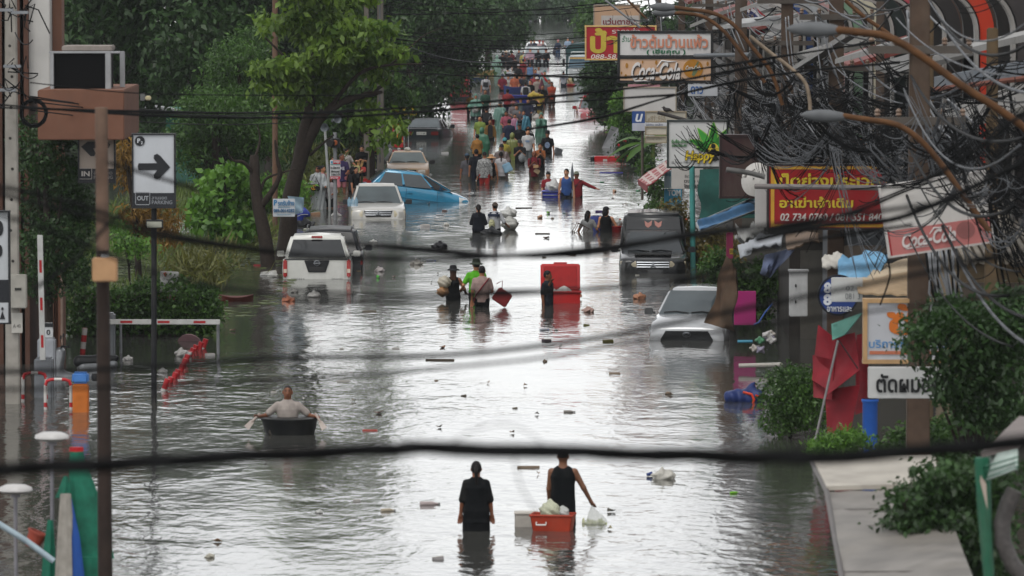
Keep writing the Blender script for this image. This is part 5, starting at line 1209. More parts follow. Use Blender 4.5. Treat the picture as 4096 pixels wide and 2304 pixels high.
# ---------------------------------------------------------------- shop houses with arched fronts
def shophouses():
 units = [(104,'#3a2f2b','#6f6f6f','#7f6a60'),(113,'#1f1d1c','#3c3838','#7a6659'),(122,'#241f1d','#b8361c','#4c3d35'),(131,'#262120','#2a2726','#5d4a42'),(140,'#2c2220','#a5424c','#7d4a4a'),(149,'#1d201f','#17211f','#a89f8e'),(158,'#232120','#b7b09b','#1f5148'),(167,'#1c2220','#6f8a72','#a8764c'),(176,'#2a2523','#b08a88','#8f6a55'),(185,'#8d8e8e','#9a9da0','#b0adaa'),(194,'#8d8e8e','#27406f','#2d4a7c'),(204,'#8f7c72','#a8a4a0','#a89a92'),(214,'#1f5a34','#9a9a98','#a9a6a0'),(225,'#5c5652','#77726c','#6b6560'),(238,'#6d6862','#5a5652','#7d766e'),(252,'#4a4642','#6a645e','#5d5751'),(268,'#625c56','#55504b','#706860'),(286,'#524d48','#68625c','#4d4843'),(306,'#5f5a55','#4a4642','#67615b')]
 words = ['dusty pink','black arched','orange arched','dark brown','pink and red arched','black and cream','cream arched with teal pillar','pale green arched with tan pillar','pale pink arched','light grey','blue pillared','beige','green painted','dull brown','pale stained','dark weathered','stained concrete','dim grey','most distant grey']
 for k,(Y,wall,arch,pier) in enumerate(units):
  X = 10.4; w = units[k + 1][0] - Y if k + 1 < len(units) else 14
  o = thing('shop_house',words[k] + ' shop house in the terrace behind the power poles','building',(X,Y,0),group='terrace of shop houses')
  MB().box((4,w / 2,5.2),(7.6,w - .02,12.4)).build('wall',mat(wall,.8,dirt=.4,scale=1.5),o)  # nearer walls coloured dark for the black recess behind the fins
  zs = max(5.7,9.2 - 400 / S(Y)); q = [(-.05,3.2),(-.05,zs)] + [(-.05 - 1.15*(1 - math.cos(R(t))),zs + 1.25*math.sin(R(t))) for t in range(10,91,10)]
  for nm,y0,th,dep,cc in (('curved_fin',.2,.30,.35,arch),('fin_trim',.12,.07,.5,'#8d8a86')):
   off = 0 if th > .1 else .34; inn = []; out_ = []
   for t_,(x,z) in enumerate(q):
    a_ = R(0 if t_ < 2 else 10*(t_ - 1)); nx,nz = math.cos(a_),math.sin(a_); out_.append((x - off*nx,z - off*nz)); inn.append((x - (off + th)*nx,z - (off + th)*nz))
   for yy in ((y0,y0 + w*.5) if th > .1 else (y0,)): MB().prism(out_ + inn[::-1],yy,yy + dep).build(nm,mat(cc if yy < 1 else '#1a1817',.55,dirt=.25,scale=2),o)
  MB().box((-.02,.95,4.9),(.5,.7,11)).build('pier',mat(pier,.75,dirt=.5,scale=2),o,bevel=.02)
  c = MB(); zc = 6.05 + .25*((k*7) % 3); c.add([(-2.1,.6,zc - .35),(-2.1,w - .6,zc - .35),(.1,w - .6,zc + .3),(.1,.6,zc + .3),(-2.1,.6,zc - .47),(-2.1,w - .6,zc - .47),(.1,w - .6,zc + .18),(.1,.6,zc + .18)],[(0,1,2,3),(7,6,5,4),(0,4,5,1),(1,5,6,2),(2,6,7,3),(3,7,4,0)])
  if k % 2 == 0 or k > 8: c.build('canopy',mat(('#6b6965','#6e2f28','#5f5e5c')[k % 3],.6,dirt=.3),o)
  for j in range(2): MB().box((-.05,2.2 + j*(w - 4.4),4.9),(.3,1.5,1.2)).build('window',mat('#22272a',.15,coat=.4),o,bevel=.02)
  MB().box((-.1,w / 2,3.55),(.5,w - .5,.35)).build('floor_band',mat('#5b5550',.7,dirt=.5),o)
  MB().box((-.05,w / 2,1.4),(.3,w - 1.8,3.2)).build('shutter',mat('#35322f',.6,dirt=.4),o)
shophouses()
def thai_flag(px,py,Y,lab):
 c = at(px,py,Y); o = thing('flag',lab,'flag',c,rot=(0,R(24),R(-25)))
 for k,(z,h,col) in enumerate(((0,.1,'#8e1a28'),(-.1,.1,'#b9b9bd'),(-.2,.2,'#2a2f5c'),(-.4,.1,'#b9b9bd'),(-.5,.1,'#8e1a28'))):
  m = MB(); N = 10; vs = [(.09*i,.05*math.sin(i*.9),z - (h if j else 0) - .02*i) for j in (0,1) for i in range(N + 1)]
  m.add(vs,[(i,i + 1,N + 2 + i,N + 1 + i) for i in range(N)]); m.build('stripe',mat(col,.7,trans=.25),o)
 MB().tube([(0,0,-1.0),(0,0,.3)],.015,6).build('pole',mat('#6b6258',.5),o)
thai_flag(2985,18,200,'red white and blue striped flag hanging from a terrace house'); thai_flag(3010,20,197,'second striped flag hanging just beside the first')
# ---------------------------------------------------------------- poles, cables, lamps
WIRE = lambda: mat('#0b0c0d',.7,var=.2,spec=.12); GREYC = lambda: mat('#55575a',.65,var=.5,scale=1.5,spec=.15); LGREY = lambda: mat('#85878a',.6,var=.3,scale=2,spec=.2); RUST = lambda: mat('#50341b',.8,var=.35,scale=6,bump=.3)
def pole(label,x,Y,w,h,col,name='utility_pole',arms=(),lean=0,group='utility poles'):
 o = thing(name,label,'pole',(x,Y,0),group=group)
 MB().add([(sx*w*t + lean*z,sy*w*t*.8,z) for z,t in ((-1,.55),(h,.42)) for sx,sy in ((-1,-1),(1,-1),(1,1),(-1,1))],[(0,1,5,4),(1,2,6,5),(2,3,7,6),(3,0,4,7),(4,5,6,7),(3,2,1,0)]).build('shaft',mat(col,.85,var=.2,scale=4,bump=.3,dirt=.45),o,bevel=.02)
 for z,l in arms:
  MB().box((lean*z,-w*.5,z),(l,.10,.12)).build('crossarm',mat('#4a443e',.7),o)
  for k in (-1,-.5,.5,1): MB().lathe([(.02,0),(.05,.03),(.035,.06),(.05,.09),(.02,.13)],8,(lean*z + k*l*.47,-w*.5,z + .062)).build('insulator',mat('#6d5a4c',.3),o)
 return o
RP = [(5.6,60),(6.3,88),(6.95,122),(7.25,150),(7.6,188),(7.9,228),(8.2,275),(8.5,330)]
RPL = ['concrete power pole wrapped in grey cables behind the crooked cola sign','brown power pole rising behind the red restaurant sign','brown power pole above the happy sign','brown power pole behind the black framed signs','far brown power pole behind the beige sign','distant brown power pole above the tarpaulin truck','most distant brown power pole of the row beside the terrace']
for (x,Y),lab in zip(RP[1:],RPL): pole(lab,x,Y,.34,10.5,'#4a3b30',arms=((8.6,2.0),(7.4,1.6),(6.3,1.4)))
for x,Y,lab in ((7.9,108,'square brown post beside the maroon box sign'),(8.6,133,'thin brown post in front of the arched fronts'),(6.6,166,'grey post beside the happy sign lamp'),(8.1,96,'wooden post behind the crooked cola sign')): pole(lab,x,Y,.22,7.6,'#54442f' if Y < 130 else '#4c4038')
def sag(a,b,s,n=16,jit=0):
 a,b = Vector(a),Vector(b); return [a + (b - a)*(i / n) - Vector((0,0,4*s*(i / n)*(1 - i / n))) + (Vector((rnd.gauss(0,jit),0,rnd.gauss(0,jit))) if jit else Vector()) for i in range(n + 1)]
def cable(pts,r,m,label,group,name='cable'):
 o = MB().tube(pts,r,5).build(name,m,None,smooth=180); return tag(o,label,'cable',group)
for i in range(len(RP) - 1):
 (x0,y0),(x1,y1) = RP[i],RP[i + 1]
 for k in range(13 if i < 4 else 9):
  z0 = rnd.uniform(4.9,8.5); dx = rnd.uniform(-.5,.5)
  cable(sag((x0 + dx,y0,z0 + rnd.uniform(-.3,.3)),(x1 + dx,y1,z0 + rnd.uniform(-.3,.3)),rnd.uniform(.15,.7)),rnd.choice((.012,.015,.022)),WIRE() if k % 3 else GREYC(),'sagging overhead cable running along the row of power poles','cables along the power poles')
def bundle(name,label,c,r,n,rad,m,seed,L=1.6,dirn=(0,1,-.15)):
 """swags of loose cable: strands that run together, sag and part"""
 g = random.Random(seed); b = MB(); c = Vector(c)
 for _ in range(max(int(n / 9),3)):
  A = c + Vector((g.gauss(0,r[0]) - .3,g.gauss(0,r[1]),g.gauss(0,r[2]) + .35)); ln = g.uniform(.7,2.2); an = g.choice((-.25,-.5,-.9,-1.3,.15))
  B = A + Vector((ln*math.cos(an)*g.choice((1,1,-.6)),g.uniform(-1.5,2.5),ln*math.sin(an))); sg = g.uniform(.05,.5); sp = g.uniform(.02,.07)
  for k in range(g.randint(4,9)):
   o0,o1,o2 = (Vector((g.gauss(0,sp),g.gauss(0,sp),g.gauss(0,sp))) for _ in range(3)); o1 *= 1.8; o2 *= 2.5
   b.tube([A + (B - A)*t - Vector((0,0,4*sg*t*(1 - t))) + o0*(1 - t) ** 2 + o1*2*t*(1 - t) + o2*t*t for t in (0,.12,.25,.38,.5,.62,.75,.88,1)],rad*g.uniform(.6,1.3),4,False)
 for _ in range(int(n / 7)):
  p = c + Vector((g.gauss(0,r[0]),g.gauss(0,r[1]),g.gauss(0,r[2]))); rr = g.uniform(.10,.32); a0 = g.uniform(0,6); tl = g.uniform(-.6,.6)
  b.tube([p + Vector((rr*math.cos(a0 + t),.2*tl*t,rr*.8*math.sin(a0 + t) + .05*t)) for t in np.linspace(0,g.uniform(2,6),12)],rad*.8,4,False)
 return tag(b.build(name,m,None,smooth=180),kind='stuff')
def pxc(px,py,Y): c = at(px,py,Y); return (c.x,c.y,c.z)
k = 0
for px,py,Y,n,rx,rz,m in ((2790,360,182,60,.5,.35,0),(2900,400,176,90,.6,.35,0),(3000,440,174,110,.7,.4,0),(2860,430,178,80,.6,.3,1),(3120,480,130,90,.6,.4,0),(3230,520,122,120,.7,.4,0),(3180,580,120,90,.7,.3,1),(3330,590,112,120,.7,.35,0),(3450,560,105,110,.6,.4,1),(3560,620,98,120,.6,.35,0),(3650,560,95,90,.5,.4,1),(3800,560,88,120,.6,.4,0),(3930,640,84,110,.5,.4,1),(3960,800,80,60,.4,.3,0),(3060,330,150,70,.6,.4,1),(3200,400,130,60,.5,.4,1),(3400,430,110,50,.5,.4,1),(2700,300,185,40,.5,.3,1),(2620,200,200,40,.7,.6,1),(2700,120,200,50,.6,.5,0),(2560,120,220,40,.6,.5,1),(4040,560,80,90,.4,.5,1),(3340,480,118,80,.6,.3,1),(3100,560,135,90,.7,.3,1)):
 k += 1; bundle('tangled_cables',None,pxc(px,py,Y),(rx,3,rz),n*.75,.0075,(LGREY() if k % 2 else GREYC()) if m == 0 else WIRE(),100 + k,1.9); bundle('tangled_cables',None,pxc(px + 15,py + 25,Y + 2),(rx,3,rz*1.2),n*.8,.009,WIRE(),k,1.9,(-.45,1.2,-.35) if k % 2 else (.25,.3,-.8))
DR = [((3140,30),(3150,220),(3190,420),(3205,480),140),((3150,30),(3165,200),(3185,360),140),((3260,20),(3275,250),(3310,420),(3360,540),120),((3280,90),(3330,260),(3390,420),(3480,560),118),((3310,150),(3370,280),(3400,330),118),((3625,0),(3640,200),(3670,400),(3740,520),92),((3635,0),(3650,220),(3690,400),(3800,560),92),((3645,0),(3660,250),(3720,420),(3830,560),92),((3630,20),(3650,300),(3700,460),(3850,600),91),((3660,0),(3740,90),(3860,190),90),((3680,0),(3690,170),91),((3770,380),(3860,460),(3960,560),88),((3200,450),(3260,540),(3330,620),115),((3215,455),(3275,540),(3380,640),115),((2905,20),(2925,120),(2960,190),160),((2912,0),(2935,100),(2990,230),160),((3040,300),(3060,420),(3080,520),140),((2640,40),(2650,180),(2690,300),195)]
for t in DR:
 pts = [at(x,y,t[-1]) for x,y in t[:-1]]; P = []
 for i in range(len(pts) - 1): P += [pts[i] + (pts[i + 1] - pts[i])*(q / 5) for q in range(5)]
 P.append(pts[-1]); P = [sum(P[max(i - 2,0):i + 3],Vector()) / len(P[max(i - 2,0):i + 3]) for i in range(len(P))]
 cable(P,.018,LGREY(),'loose light grey cable hanging down beside a power pole','hanging grey cables')
g = random.Random(5)
for k in range(16):
 x = 3700 + k*8; cable([at(x + g.uniform(-6,6),985,87.6),at(x + 8 + g.uniform(-8,8),1080,87.4),at(x + 22 + g.uniform(-14,14),1170,87.5),at(x + 40 + g.uniform(-20,20),1240,87.7)],.02,LGREY() if k % 3 else WIRE(),'thick cable strapped to the pole under the crooked cola sign','cables strapped to the near pole')
def arm(pts,Y,r,label,col=None,head=None,name='street_lamp'):
 c = at(*pts[-1],Y); o = thing(name,label,'street lamp',c,group='street lamps on rusty arms'); q = [at(x,y,Y) - c for x,y in pts]; P = []
 for i in range(len(q) - 1):
  p0,p1,p2,p3 = q[max(i - 1,0)],q[i],q[i + 1],q[min(i + 2,len(q) - 1)]
  for f in (0,.2,.4,.6,.8): P.append(.5*((2*p1) + (p2 - p0)*f + (2*p0 - 5*p1 + 4*p2 - p3)*f*f + (3*p1 - p0 - 3*p2 + p3)*f ** 3))
 P.append(q[-1]); MB().tube(P,r,8).build('arm',col or RUST(),o,smooth=60)
 if head:
  l = head / S(Y); h = MB().lathe([(.004,0),(.05,l*.12),(.085,l*.35),(.09,l*.6),(.06,l*.9),(.03,l)],12,(0,0,0),1,.75)
  ho = h.build('lamp_head',mat('#56585a',.6,dirt=.2),o,smooth=60); d = (P[3] - P[0]).normalized(); ho.location = P[0] - Vector((l*.85,0,-.01)); ho.rotation_euler = (0,R(90) - math.atan2(d.z,d.x)*.3,0)
arm([(2690,28),(2760,38),(2850,52),(2930,95),(3010,190),(3085,290),(3130,420)],118,.042,'upper street lamp on a long rusty curved arm above the black framed signs',head=110)
arm([(2690,52),(2750,55),(2820,70),(2900,130),(2980,230),(3060,330)],122,.04,'lower street lamp on a rusty arm just beneath the upper one',head=100)
arm([(3330,118),(3450,130),(3560,150),(3680,220),(3830,330),(4000,440),(4110,520)],66,.045,'nearest street lamp on a thick rusty arm crossing the upper corner',head=220)
arm([(3360,462),(3480,480),(3590,500),(3680,560),(3760,650),(3860,790),(3960,930)],80,.042,'street lamp on a rusty arm reaching over the red restaurant sign',head=190)
arm([(3000,145),(3080,210),(3160,270),(3220,330),(3238,400),(3240,440)],104,.035,'bent brown arm with a small white lamp bulb',col=mat('#7a6c5c',.7,var=.3))
arm([(3380,0),(3460,70),(3560,140),(3600,190)],100,.036,'short rusty brace running into the nearest lamp arm')
arm([(3370,62),(3440,100),(3560,170)],96,.02,'thin metal stay under the short rusty brace',col=mat('#6d6f72',.5,.5))
for px0,py0,px1,py1,Y,lab in ((2420,0,2560,110,210,'grey slanted stay bar above the red and yellow sign'),(2510,0,2590,80,205,'rusty slanted stay bar above the beige sign')): arm([(px0,py0),((px0 + px1) / 2,(py0 + py1) / 2),(px1,py1)],Y,.04,lab,mat('#77787a',.5) if 'grey' in lab else None,name='stay_bar')
arm([(2630,450),(2700,468),(2760,485)],158,.05,'dark tube lamp over the happy sign with a bird on it',mat('#34302e',.5),None)
arm([(2905,678),(2990,690),(3060,708)],110,.05,'grey tube lamp in front of the satellite dish',mat('#5b5a58',.5))
for px,py0,Yb in ((2880,690,110),(3030,745,109)): pass
o = thing('sign_bracket','long grey steel bar crossing the red restaurant sign','bracket',at(3020,745,109)); MB().tube([(0,0,0),at(3560,752,108) - at(3020,745,109)],.05,8).build('bar',mat('#6b6665',.6,dirt=.4),o)
o = thing('sign_bracket','grey steel bar behind the cola sign top edge','bracket',at(2780,222,176)); MB().tube([(0,0,0),at(3000,218,170) - at(2780,222,176)],.06,8).build('bar',mat('#6d7276',.5,.3),o)
def steel_band():
 o = thing('steel_beam','blue grey steel beam with rusty underside in front of the arched houses','beam',at(3740,345,100)); b = at(4110,290,92) - at(3740,345,100)
 MB().add([(0,0,.16),b + Vector((0,0,.2)),b + Vector((0,0,-.05)),(0,0,-.02),(0,.2,.16),b + Vector((0,.2,.2)),b + Vector((0,.2,-.05)),(0,.2,-.02)],[(0,1,2,3),(7,6,5,4),(0,4,5,1),(1,5,6,2),(2,6,7,3),(3,7,4,0)]).build('web',mat('#4d5660',.5,dirt=.4),o)
 MB().tube([(0,0,-.06),b + Vector((0,0,-.09))],.05,6).build('flange',mat('#6a3a2a',.8),o)
steel_band()
for (a0,b0,col,lab) in (((3340,246,116),(3580,180,110),'#787673','white metal eave edge under the arched fronts'),((3730,236,104),(4110,150,94),'#787673','long white metal eave edge crossing the corner of the terrace'),((3170,275,122),(3380,140,118),'#787673','white eave strip between two power poles'),((2760,105,176),(2880,55,170),'#787673','short white eave strip right above the black framed signs'),((2960,40,165),(3090,0,160),'#787673','white eave strip at the top edge beside the flags'),((2850,112,172),(3110,90,160),'#8f8f8e','pale eave strip below the striped flags')):
 p,q = at(*a0),at(*b0); o = thing('eave',lab,'eave',p); d = q - p
 MB().add([(0,0,.05),d + Vector((0,0,.06)),d - Vector((0,0,.06)),(0,0,-.05),(.6,.3,.25),d + Vector((.6,.3,.26)),d + Vector((.6,.3,.18)),(.6,.3,.17)],[(0,1,2,3),(0,4,5,1),(1,5,6,2),(2,6,7,3),(3,7,4,0),(4,7,6,5)]).build('sheet',mat(col,.5,dirt=.3),o)
for k,(ya,yb,Y) in enumerate(((95,-20,226),(160,92,226),(170,110,224),(182,150,224),(192,165,226),(200,196,225),(238,225,225),(262,205,224),(285,240,226),(318,262,224),(60,15,226),(28,-8,228))):
 cable(sag(at(1510,ya - 40,212),at(2640,yb,Y),.25 + .08*(k % 4)),.016 if k % 3 else .024,WIRE(),'thin black wire strung across the street in front of the dark trees','wires crossing the far street')
cable(sag(at(1640,188,215),at(2345,150,212),.75),.012,GREYC(),'pale string of small festoon bulbs drooping over the crowd',None,'festoon_wire')
FG = [([(-60,1880),(320,1862),(640,1845),(1000,1822),(1500,1800),(1700,1793),(2300,1808),(2750,1822),(3100,1830),(3500,1818),(4150,1760)],18,0.0136,3),([(-60,430),(500,445),(1100,452),(1500,440),(2100,395),(2600,340),(3100,250)],70,.010,1),([(-60,415),(600,462),(1300,468),(2000,425),(2700,380)],72,.010,1),([(120,330),(500,370),(900,380),(1500,382)],80,.008,0),
 ([(-60,735),(250,800),(620,920),(1000,990),(1400,1030),(2200,1010),(4150,760)],25,0.0109,0),([(-60,845),(200,920),(480,1040),(700,1110),(1000,1165),(1700,1200),(4150,1010)],24,0.0084,0),([(-60,760),(300,850),(650,950),(1100,1010)],26,0.0109,0),([(130,1160),(300,1040),(430,900),(520,830)],29,0.0100,0),([(430,650),(600,700),(800,760)],30,0.0100,0),
 ([(1380,975),(1700,1000),(2040,1018),(2400,1010),(2700,950),(3000,905)],28,0.0100,1),([(1150,1158),(1500,1180),(2000,1165),(2400,1155),(2800,1100),(3100,1020)],26,0.0084,0),([(-60,1560),(1000,1530),(2100,1440),(2500,1370),(2900,1320),(4150,1160)],24,0.0067,0),([(-60,1490),(560,1470),(1100,1432),(1800,1420),(2400,1350),(2700,1290),(4150,1000)],24,0.0109,0),([(1740,1805),(1830,1755),(1930,1705),(2040,1700),(2130,1740),(2200,1805)],18,0.0019,0),([(2050,1800),(2062,1860),(2085,1950),(2150,2050)],18,0.0024,0),
 ([(2100,520),(2400,470),(2700,380),(3100,300),(3600,250)],75,.012,1),([(2020,300),(2500,310),(2860,265),(3100,230),(3500,170)],78,.012,1),([(3020,960),(3300,900),(3560,880),(3800,790),(4110,640)],34,0.0186,0),([(3000,940),(3400,850),(3700,720),(3900,600),(4120,430)],33,0.0133,0),([(2980,1010),(3300,950),(3650,900)],34,0.0120,0),([(3540,1010),(3560,1100),(3520,1220)],70,.012,0)]
for pts,Y,r,ex in FG:
 q = [at(x,y,Y) for x,y in pts]; P = []
 for i in range(len(q) - 1):
  p0,p1,p2,p3 = q[max(i - 1,0)],q[i],q[i + 1],q[min(i + 2,len(q) - 1)]
  for f in (0,.25,.5,.75): P.append(.5*((2*p1) + (p2 - p0)*f + (2*p0 - 5*p1 + 4*p2 - p3)*f*f + (3*p1 - p0 - 3*p2 + p3)*f ** 3))
 P.append(q[-1])
 for k in range(ex + 1):
  pp = [p + Vector((0,rnd.uniform(-.02,.02),.013*math.sin(i*.5 + k*2.1)*(1 if ex == 3 else .7))) for i,p in enumerate(P)] if ex else P
  cable(pp,r,WIRE(),'thick black cable bundle strand sagging close in front of the bridge' if ex == 3 else 'blurred black wire close in front of the bridge','cables close to the bridge' if ex == 3 else 'wires close to the bridge')
# ---------------------------------------------------------------- left side
def brown_building():
 Y = 121; c = at(110,1500,Y); o = thing('building','brown building with a white panel strip and a box ledge carrying a screen','building',(-11.8,Y,0)); m = mat('#6a4838',.8,dirt=.25,scale=2)
 X = lambda px,Yq: (px - 2048) / S(Yq) + 11.8
 MB().box((X(-40,Y),3,6),(X(102,Y) - X(-200,Y),5.6,14)).build('wall',mat('#4d3328',.8,dirt=.3,scale=2),o)
 MB().box((X(150,Y),1.2,8.6),(X(195,Y) - X(105,Y),1.6,5.8)).build('white_panel',mat('#a9a7a3',.6,dirt=.6,scale=1.5),o,bevel=.02)
 for px,w in ((85,26),(20,40),(212,42)): MB().box((X(px,Y),.6 if px < 100 else 1.4,6),(w / S(Y),.8,14)).build('pilaster',m,o,bevel=.03)
 for px,w in ((212,22),(250,18)): MB().box((X(px,Y) - .1,.6,1.4),(w / S(Y),.4,3.6)).build('post',m,o,bevel=.02)
 MB().tube([(X(258,Y) - .1,.3,-.5),(X(258,Y) - .1,.3,3.1)],.03,8).build('drain_pipe',mat('#7d6a5e',.5),o)
 a0,a1 = at(150,360,115),at(497,560,115); MB().box(((a0.x + a1.x) / 2 + 11.8,115 + 2.3 - Y,(a0.z + a1.z) / 2),(a1.x - a0.x,4.6,a0.z - a1.z)).build('ledge',m,o,bevel=.02)
 MB().box((-1.6 + .0,-3,5.6),(.6,3.0,.4)).build('ledge_bracket',m,o)
 b = thing('billboard','black video screen box with an aluminium frame standing on the brown ledge','billboard',at(322,362,116)); s = S(116)
 MB().box((0,.7,78 / s),(226 / s,1.3,148 / s)).build('case',mat('#08090a',.7,spec=.05),b)
 MB().box((-2 / s,.03,78 / s),(200 / s,.05,140 / s)).build('screen',mat('#030304',.5,spec=.08),b); fr = mat('#8f9092',.4,.4,dirt=.2)
 for x,w in ((-112,14),(112,22)): MB().box((x / s,-.02,77 / s),(w / s,.2,152 / s)).build('frame_post',fr,b,bevel=.01)
 MB().box((18 / s,-.01,153 / s),(285 / s,.22,8 / s)).build('frame_top',fr,b,bevel=.01)
 for x in (152,): MB().box((x / s,1.2,77 / s),(20 / s,.12,150 / s)).build('frame_post',fr,b,bevel=.01)
 MB().box((20 / s,.9,166 / s),(200 / s,1.1,22 / s)).build('top_slab',mat('#847c76',.8,dirt=.4),b,bevel=.02)
 f = thing('floodlight','small grey floodlight on the corner of the brown ledge','lamp',at(570,388,117)); MB().box((0,.1,0),(.10,.14,.16)).build('box',mat('#6b6c6c',.5),f,bevel=.01); MB().box((.12,-.02,-.02),(.12,.16,.09)).build('lens',mat('#b8ae8c',.3),f,bevel=.02)
brown_building()
def parking_sign(lab,x0,y0,x1,y1,Y,band,face,out):
 a = Sign(lab,x0,y0,x1,y1,Y,face,'#17191d',4,.16,name='parking_sign'); a.rect(x0 + 3,band,x1 - 3,y1 - 3,'#191b20','dark_band')
 return a
a = parking_sign('tall white parking sign with a black arrow marked P2 and OUT',530,534,702,832,111,771,'#aeb1b5',True)
K = '#15171b'
a.disc(561,563,20,20,K,'badge'); a.t('P',551,553,563,571,'#b9bcc0',.03,0,.012); a.t('2',565,564,573,576,'#b9bcc0',.02,0,.012)
a.poly([(556,652),(552,665),(556,679),(630,679),(616,698),(616,712),(630,717),(642,710),(682,668),(642,622),(630,614),(617,620),(616,633),(630,652)],K,'arrow')
a.ribbon([(545,768),(597,768),(600,772),(600,815),(596,818),(546,818),(543,814),(543,772),(545,768)],[1.5]*9,'#8d9094','badge_outline',.012); a.t('OUT',549,783,595,801,'#9da0a4',.02,0,.012); a.t('ลานจอด',608,786,668,797,'#7f8286',.01,0,.012); a.t('PARKING',608,801,690,816,'#7f8286',.01,0,.012)
post('black round post carrying the OUT parking sign',616,832,1622,111.1,.055,'#141518')
o = thing('floodlight','black floodlight box with pale lens clamped to the parking sign post','lamp',at(618,895,110.8)); MB().box((0,0,0),(.33,.14,.16)).build('case',BLK(),o,bevel=.01); MB().box((0,-.075,-.01),(.29,.012,.11)).build('lens',mat('#8b8c80',.25),o)
a = parking_sign('tan parking sign tinted for shade, marked IN, half hidden behind the wooden pole',314,552,462,731,116,674,'#9a8d82',False)  # tan face: the shade on this sign is painted into its colour
a.poly([(326,586),(352,566),(436,566),(442,578),(436,592),(374,592),(384,612),(378,624),(364,624)],K,'arrow')
a.ribbon([(319,672),(366,672),(368,676),(368,715),(318,715),(317,676),(319,672)],[1.5]*7,'#a39b95','badge_outline',.012); a.t('IN',327,684,360,704,'#a9a29c',.03,0,.012); a.t('PARKING',376,702,452,715,'#77726e',.01,0,.012); a.t('ลานจอด',376,686,450,697,'#77726e',0,0,.012)
a = parking_sign('white sign at the picture edge with a dark band and toilet figure',-80,842,40,1295,101,1118,'#a8abae',False); a.disc(2,912,14,30,K,'symbol'); a.disc(2,1002,10,24,K,'symbol')
a.rect(-76,1210,38,1292,'#a8abae','figure_panel',.008); a.disc(11,1234,5,6,K,'figure_head',.02); a.poly([(11,1242),(22,1276),(0,1276)],K,'figure_body',.02)
def concrete_pole():
 Y = 111; c = at(52,1560,Y); o = pole('grey concrete utility pole with bolt holes and a meter box',c.x,Y,.26,9.4,'#8a867f',arms=((8.3,1.0),)); s = S(Y)
 for i in range(13):
  z = 1.6 + i*.6; MB().lathe([(.03,-.01),(.03,.01)],10).build('bolt_hole',mat('#2b2926',.9),o).matrix_local = Matrix.Translation((0.02*(i % 3 - 1),-.105 + z*.003,z)) @ Matrix.Rotation(R(90),4,'X')
 b = MB().box((.14,-.22,9.2 - (1162 + 269) / s),(66 / s,.22,134 / s)).build('meter_box',mat('#8f8c84',.5,dirt=.2),o,bevel=.015); MB().box((.14,-.335,9.2 - (1152 + 269) / s),(26 / s,.02,10 / s)).build('window',mat('#22231f',.3),b)
 MB().box((.1,-.17,9.2 - (1290 + 269) / s),(44 / s,.02,80 / s)).build('number_plate',mat('#a5a29b',.6),o); text('A 40',mat('#3d3b38',.6),o,(.1,-.186,9.2 - (1302 + 269) / s),.15,.07)
 o2 = thing('cable_coil','coil of black cable hung beside the concrete pole','cable coil',at(135,452,110.5)); g = random.Random(3)
 b = MB();
 for k in range(9): rr = .24 + g.uniform(-.03,.03); b.tube([(rr*math.cos(R(t)) + g.gauss(0,.006),-.05 + .012*k,rr*1.05*math.sin(R(t)) + g.gauss(0,.006)) for t in range(0,370,15)],.014,5,False)
 b.build('loops',WIRE(),o2)
 for x,y in ((10,30),(70,40),(40,255),(20,350)):
  q = thing('cable_clamp','grey clamp with a knot of cables on the concrete pole','clamp',at(x + 30,y + 10,110.3),group='clamps on the concrete pole'); b = MB();
  for k in range(5): b.tube([(g.gauss(0,.1),0,g.gauss(0,.08)),(g.gauss(0,.15),-.06,g.gauss(0,.15)),(g.gauss(.1,.2),0,g.gauss(-.1,.2))],.014,5)
  b.build('loops',WIRE(),q); MB().box((-.1,-.02,0),(.34,.1,.06)).build('band',mat('#77797c',.4,.5),q,bevel=.01)
concrete_pole()
for k,(xa,ya,xb,yb) in enumerate(((120,385,600,470),(140,395,600,445),(160,410,610,455),(120,440,560,495),(60,260,150,300),(60,130,130,160),(-20,300,60,350))): cable(sag(at(xa,ya,110),at(xb + 600 if xb > 500 else xb,yb - 5 if xb > 500 else yb,150 if xb > 500 else 108),.15),.012,WIRE(),'black service cable leaving the concrete pole','service cables at the concrete pole')
def wooden_pole():
 Y = 62; p = at(425,2400,Y); o = thing('wooden_pole','brown weathered wooden pole close to the bridge, dark and wet lower down','pole',(p.x,Y,0)); s = S(Y); zt = at(410,430,Y).z; zm = at(418,1000,Y).z
 dx = at(405,430,Y).x - p.x
 MB().tube([(dx,0,zt),(dx*.7,0,zm)],[.068,.072],14).build('upper_shaft',mat('#5f4c40',.9,var=.25,scale=5,bump=.5),o); MB().tube([(dx*.7,0,zm - .001),(0,0,-1)],[.072,.088],14).build('lower_shaft',mat('#2a201b',.85,var=.25,scale=5,bump=.5),o)
 b = thing('junction_box','tan plastic box fixed to the wooden pole','box',at(420,1078,Y - .2)); MB().box((0,0,0),(100 / s,.16,95 / s)).build('case',mat('#a5805c',.5,dirt=.1),b,bevel=.015); MB().box((0,.01,52 / s),(30 / s,.1,14 / s)).build('bracket',mat('#77787a',.4,.5),b)
wooden_pole()
def striped(pts,r,col,cols,m2,name,o,n=8):
 """tube in alternating colours, each band its own span of the one mesh"""
 b = MB().tube(pts,r,n).build(name,m2[0],o,smooth=60); b.data.materials.append(m2[1]); k = n
 for i,pl_ in enumerate(b.data.polygons):
  if i < (len(pts) - 1)*k: pl_.material_index = cols[(i // k) % len(cols)] if len(cols) > 1 else 0
 return b
RED = lambda: mat('#a51c22',.45,dirt=.15); WHT = lambda: mat('#b5b2ae',.45,dirt=.2)
